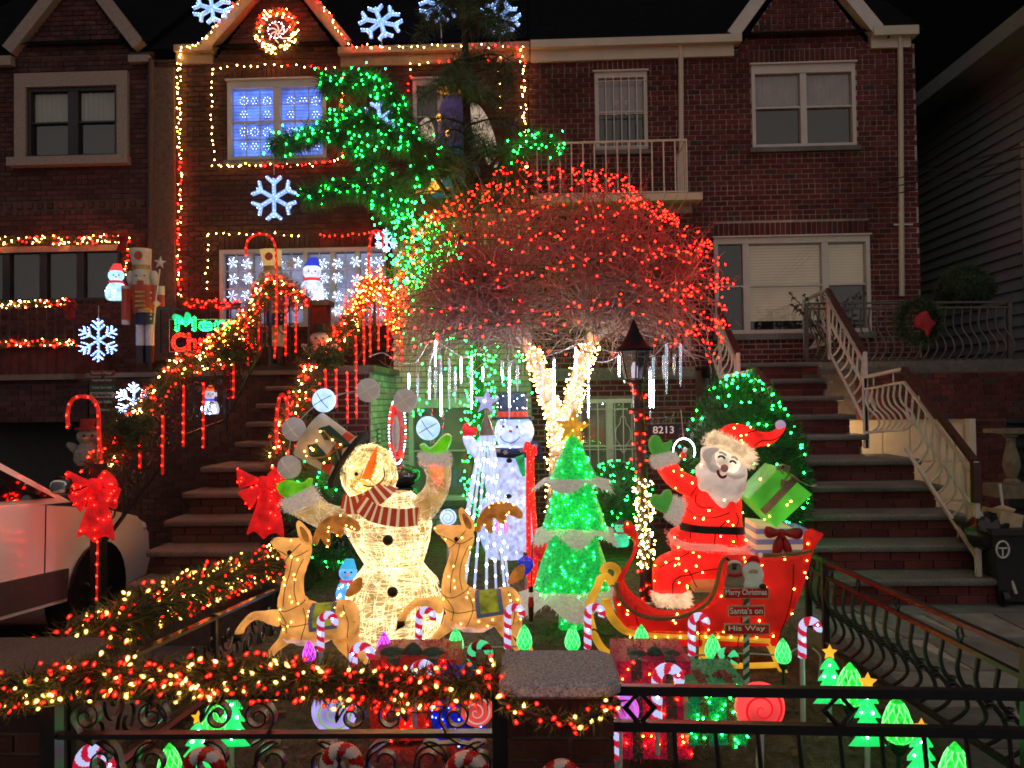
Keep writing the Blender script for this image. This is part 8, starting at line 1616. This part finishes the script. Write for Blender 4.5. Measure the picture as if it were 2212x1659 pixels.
# ------------------------------------------------------------ right edge
gw = T('wreath', 'dark unlit wreath with a red bow on the porch railing', 'wreath', 1985, 695, 8.9); R = random.Random(71); b = MB(); rr_ = 40*gw.k; ring = [Vector((math.cos(a)*rr_, 0, math.sin(a)*rr_)) for a in np.linspace(0, 6.283, 33)]; scatter_tris(b, ring, .06, 2600, .08, .005, R, mi=(0, 1)); b.build('greenery', hedge_m, gw, smooth=False, kind='stuff'); fig(gw, 'bow', [(1975, 690), (1985, 678), (2003, 672), (2012, 690), (2022, 698), (2012, 712), (2004, 728), (1994, 712), (1978, 706)], .08, dim_bow, dy=-.08)
shrub('topiary_bush', 'round dark bush on the unlit porch', 'bush', 2085, 665, 9.6, .62, .5, 5000, hedge_m, 72)
dp = T('dry_plant', 'dry potted plant stems on the porch before the blinds', 'plant', 1790, 790, 9.3); b = MB(); R = random.Random(73); sb_ = MB()
for i in range(16):
    a = dp.p(1790+R.uniform(-14, 14), 780); e = dp.p(R.uniform(1705, 1870), R.uniform(630, 690)); P = [Vector(q) for q in cr([tuple(a), tuple(a.lerp(e, .5)+Vector((0, 0, .1))), tuple(e)], 4, False)]; sb_.tube(P, .005, 4)
    for q in P[3:]:
        for _ in range(3): d = rdir(R)*.05; w = d.cross(rdir(R)).normalized()*.016; c = q+rdir(R)*.02; b.add([c-w, c, c+w, c+d+Vector((0, 0, -.03))], [(0, 1, 3), (1, 2, 3)])
sb_.build('stems', bark_dark, dp, kind='stuff'); b.build('leaves', mat('dry_leaf', (.06, .05, .045), .9), dp, smooth=False, kind='stuff'); MB().lathe([(.1, 0), (.14, .2), (.15, .22), (.12, .22)], dp.p(1790, 800), 14).build('pot', concrete, dp)
tb2 = T('trash_bin', 'black wheeled trash bin with a pale emblem', 'bin', 2180, 1290, 6.0); c = tb2.p(2185, 1285); MB().add([c+Vector(v) for v in ((-.2, -.2, 0), (.2, -.2, 0), (.2, .2, 0), (-.2, .2, 0), (-.27, -.25, .5), (.27, -.25, .5), (.27, .25, .5), (-.27, .25, .5))], [(0, 3, 2, 1), (4, 5, 6, 7), (0, 1, 5, 4), (1, 2, 6, 5), (2, 3, 7, 6), (3, 0, 4, 7)]).build('body', mat('bin_plastic', (.02, .02, .021), .5), tb2, smooth=False); MB().box(c+Vector((-.29, -.28, .5)), c+Vector((.29, .27, .54))).build('lid', MC['bin_plastic'], tb2, smooth=False)
em = MB(); ec = tb2.p(2166, 1187, -.3); em.tube([ec+Vector((math.cos(a)*.045, 0, math.sin(a)*.06)) for a in np.linspace(0, 6.28, 17)[:-1]], .007, 5, closed=True); em.tube([ec+Vector((-.03, 0, .01)), ec+Vector((.03, 0, .01))], .006, 5); em.tube([ec+Vector((0, 0, .01)), ec+Vector((0, 0, -.05))], .006, 5); em.build('emblem', white_trim, tb2)
for dx_ in (-.18, .18): MB().lathe([(.06, -.02), (.06, .02)], c+Vector((dx_, -.2, .03)), 12, ax=(1, 0, 0)).build('wheel', black_m, tb2)
bx = T('cardboard_box', 'tilted brown cardboard box resting on the trash bin', 'box', 2165, 1140, 5.95); qbox(bx, 'carton', [(2132, 1140), (2142, 1098), (2190, 1108), (2182, 1150)], .25, mat('cardboard', (.4, .3, .2), .9, noise=.2), bev=.003)
fig(bx, 'flap', [(2142, 1098), (2165, 1090), (2195, 1100), (2190, 1108)], .02, MC['cardboard'], n=1)
tbag = T('trash_bag', 'shiny dark trash bag heaped beside the bin', 'bag', 2135, 1180, 5.9); b = MB(); b.ell((0, 0, .1), (.16, .14, .14), 14, 9); R = random.Random(5); b.v = [tuple(Vector(v)*R.uniform(.88, 1.1)) for v in b.v]; b.build('bag', mat('bag_plastic', (.015, .015, .016), .2), tbag)
bl = T('stone_balustrade', 'stone baluster on a low wall at the far driveway edge', 'balustrade', 2195, 1065, 7.2); MB().lathe([(.07, 0), (.07, .035), (.04, .055), (.075, .17), (.065, .25), (.038, .36), (.038, .42), (.065, .44), (.065, .48)], bl.p(2186, 1046), 16).build('baluster', mat('weathered_stone', (.16, .13, .085), .9, noise=.25, bump=.4), bl); MB().box(bl.p(2150, 1075)-Vector((0, .1, 0)), bl.p(2260, 1046)+Vector((0, .2, 0))).build('low_wall', MC['weathered_stone'], bl, smooth=False); MB().box(bl.p(2150, 936)-Vector((0, .1, 0)), bl.p(2260, 926)+Vector((0, .2, 0))).build('top_rail', MC['weathered_stone'], bl, smooth=False)
mop = T('broom', 'broom handle leaning beside the bin', 'broom', 2165, 1130, 6.8); MB().tube([mop.p(2160, 1045), mop.p(2170, 1130)], .012, 6).build('handle', stake_w, mop); MB().box(mop.p(2160, 1150), mop.p(2182, 1128)+Vector((0, .05, 0))).build('brush', black_m, mop, smooth=False)
for i, (a, c) in enumerate((((1900, 395), (2320, 290)), ((1900, 410), (2320, 318)), ((1900, 425), (2320, 345)))):
    t = T('overhead_cable', ['upper', 'middle', 'lowest'][i]+' of the thin black overhead cables crossing the clapboard wall', 'cable', *a, 9.0, 'overhead cables'); MB().tube([at(*a, 9.8)-t.o, at(*c, 6.0)-t.o], .007, 5).build('cable', wire_b, t)
# lamp under the porch slab that lights the garage door
lm_ = T('ceiling_lamp', 'lit lamp under the porch over the garage door', 'lamp', 1846, 884, 8.62); lm_.e.location = lm_.o = Vector((3.3, 8.55, 1.2)); MB().ell((0, 0, 0), (.05, .05, .03), 10, 6).build('globe', mat('lamp_globe', (.8, .7, .5), .4, emit=(1, .72, .38), es=10), lm_)
pt = bpy.data.lights.new('lamp_light', 'POINT'); pt.energy = 9; pt.color = (1, .68, .36); pt.shadow_soft_size = .06; po_ = bpy.data.objects.new('lamp_light', pt); COL.objects.link(po_); po_.parent = lm_.e; po_.location = (.09, -.02, 0)

gb = T('garden_grill', 'black covered grill standing behind the juggling snowman arm', 'grill', 868, 1185, 7.2); gm_ = mat('grill_enamel', (.02, .022, .024), .22, noise=.1, spec=.6)
b = MB(); P = [gb.p(x, y) for x, y in cr([(818, 1048), (822, 1022), (840, 1008), (872, 1004), (900, 1010), (908, 1024), (900, 1042), (880, 1052), (840, 1056)], 4)]; b.puff(P, .42, D=.12); b.build('lid', gm_, gb)
MB().box(gb.p(826, 1085)-Vector((0, .16, 0)), gb.p(898, 1050)+Vector((0, .16, 0))).build('firebox', gm_, gb, smooth=False)
MB().tube([gb.p(835, 1030, -.2), gb.p(848, 1020, -.25), gb.p(866, 1018, -.24)], .012, 6).build('handle', mat('grill_handle', (.4, .42, .42), .3, .6), gb)
for x in (830, 894):
    for dy in (-.14, .14): MB().tube([gb.p(x, 1084, dy), gb.p(x, 1188, dy)], .014, 6).build('leg', gm_, gb)
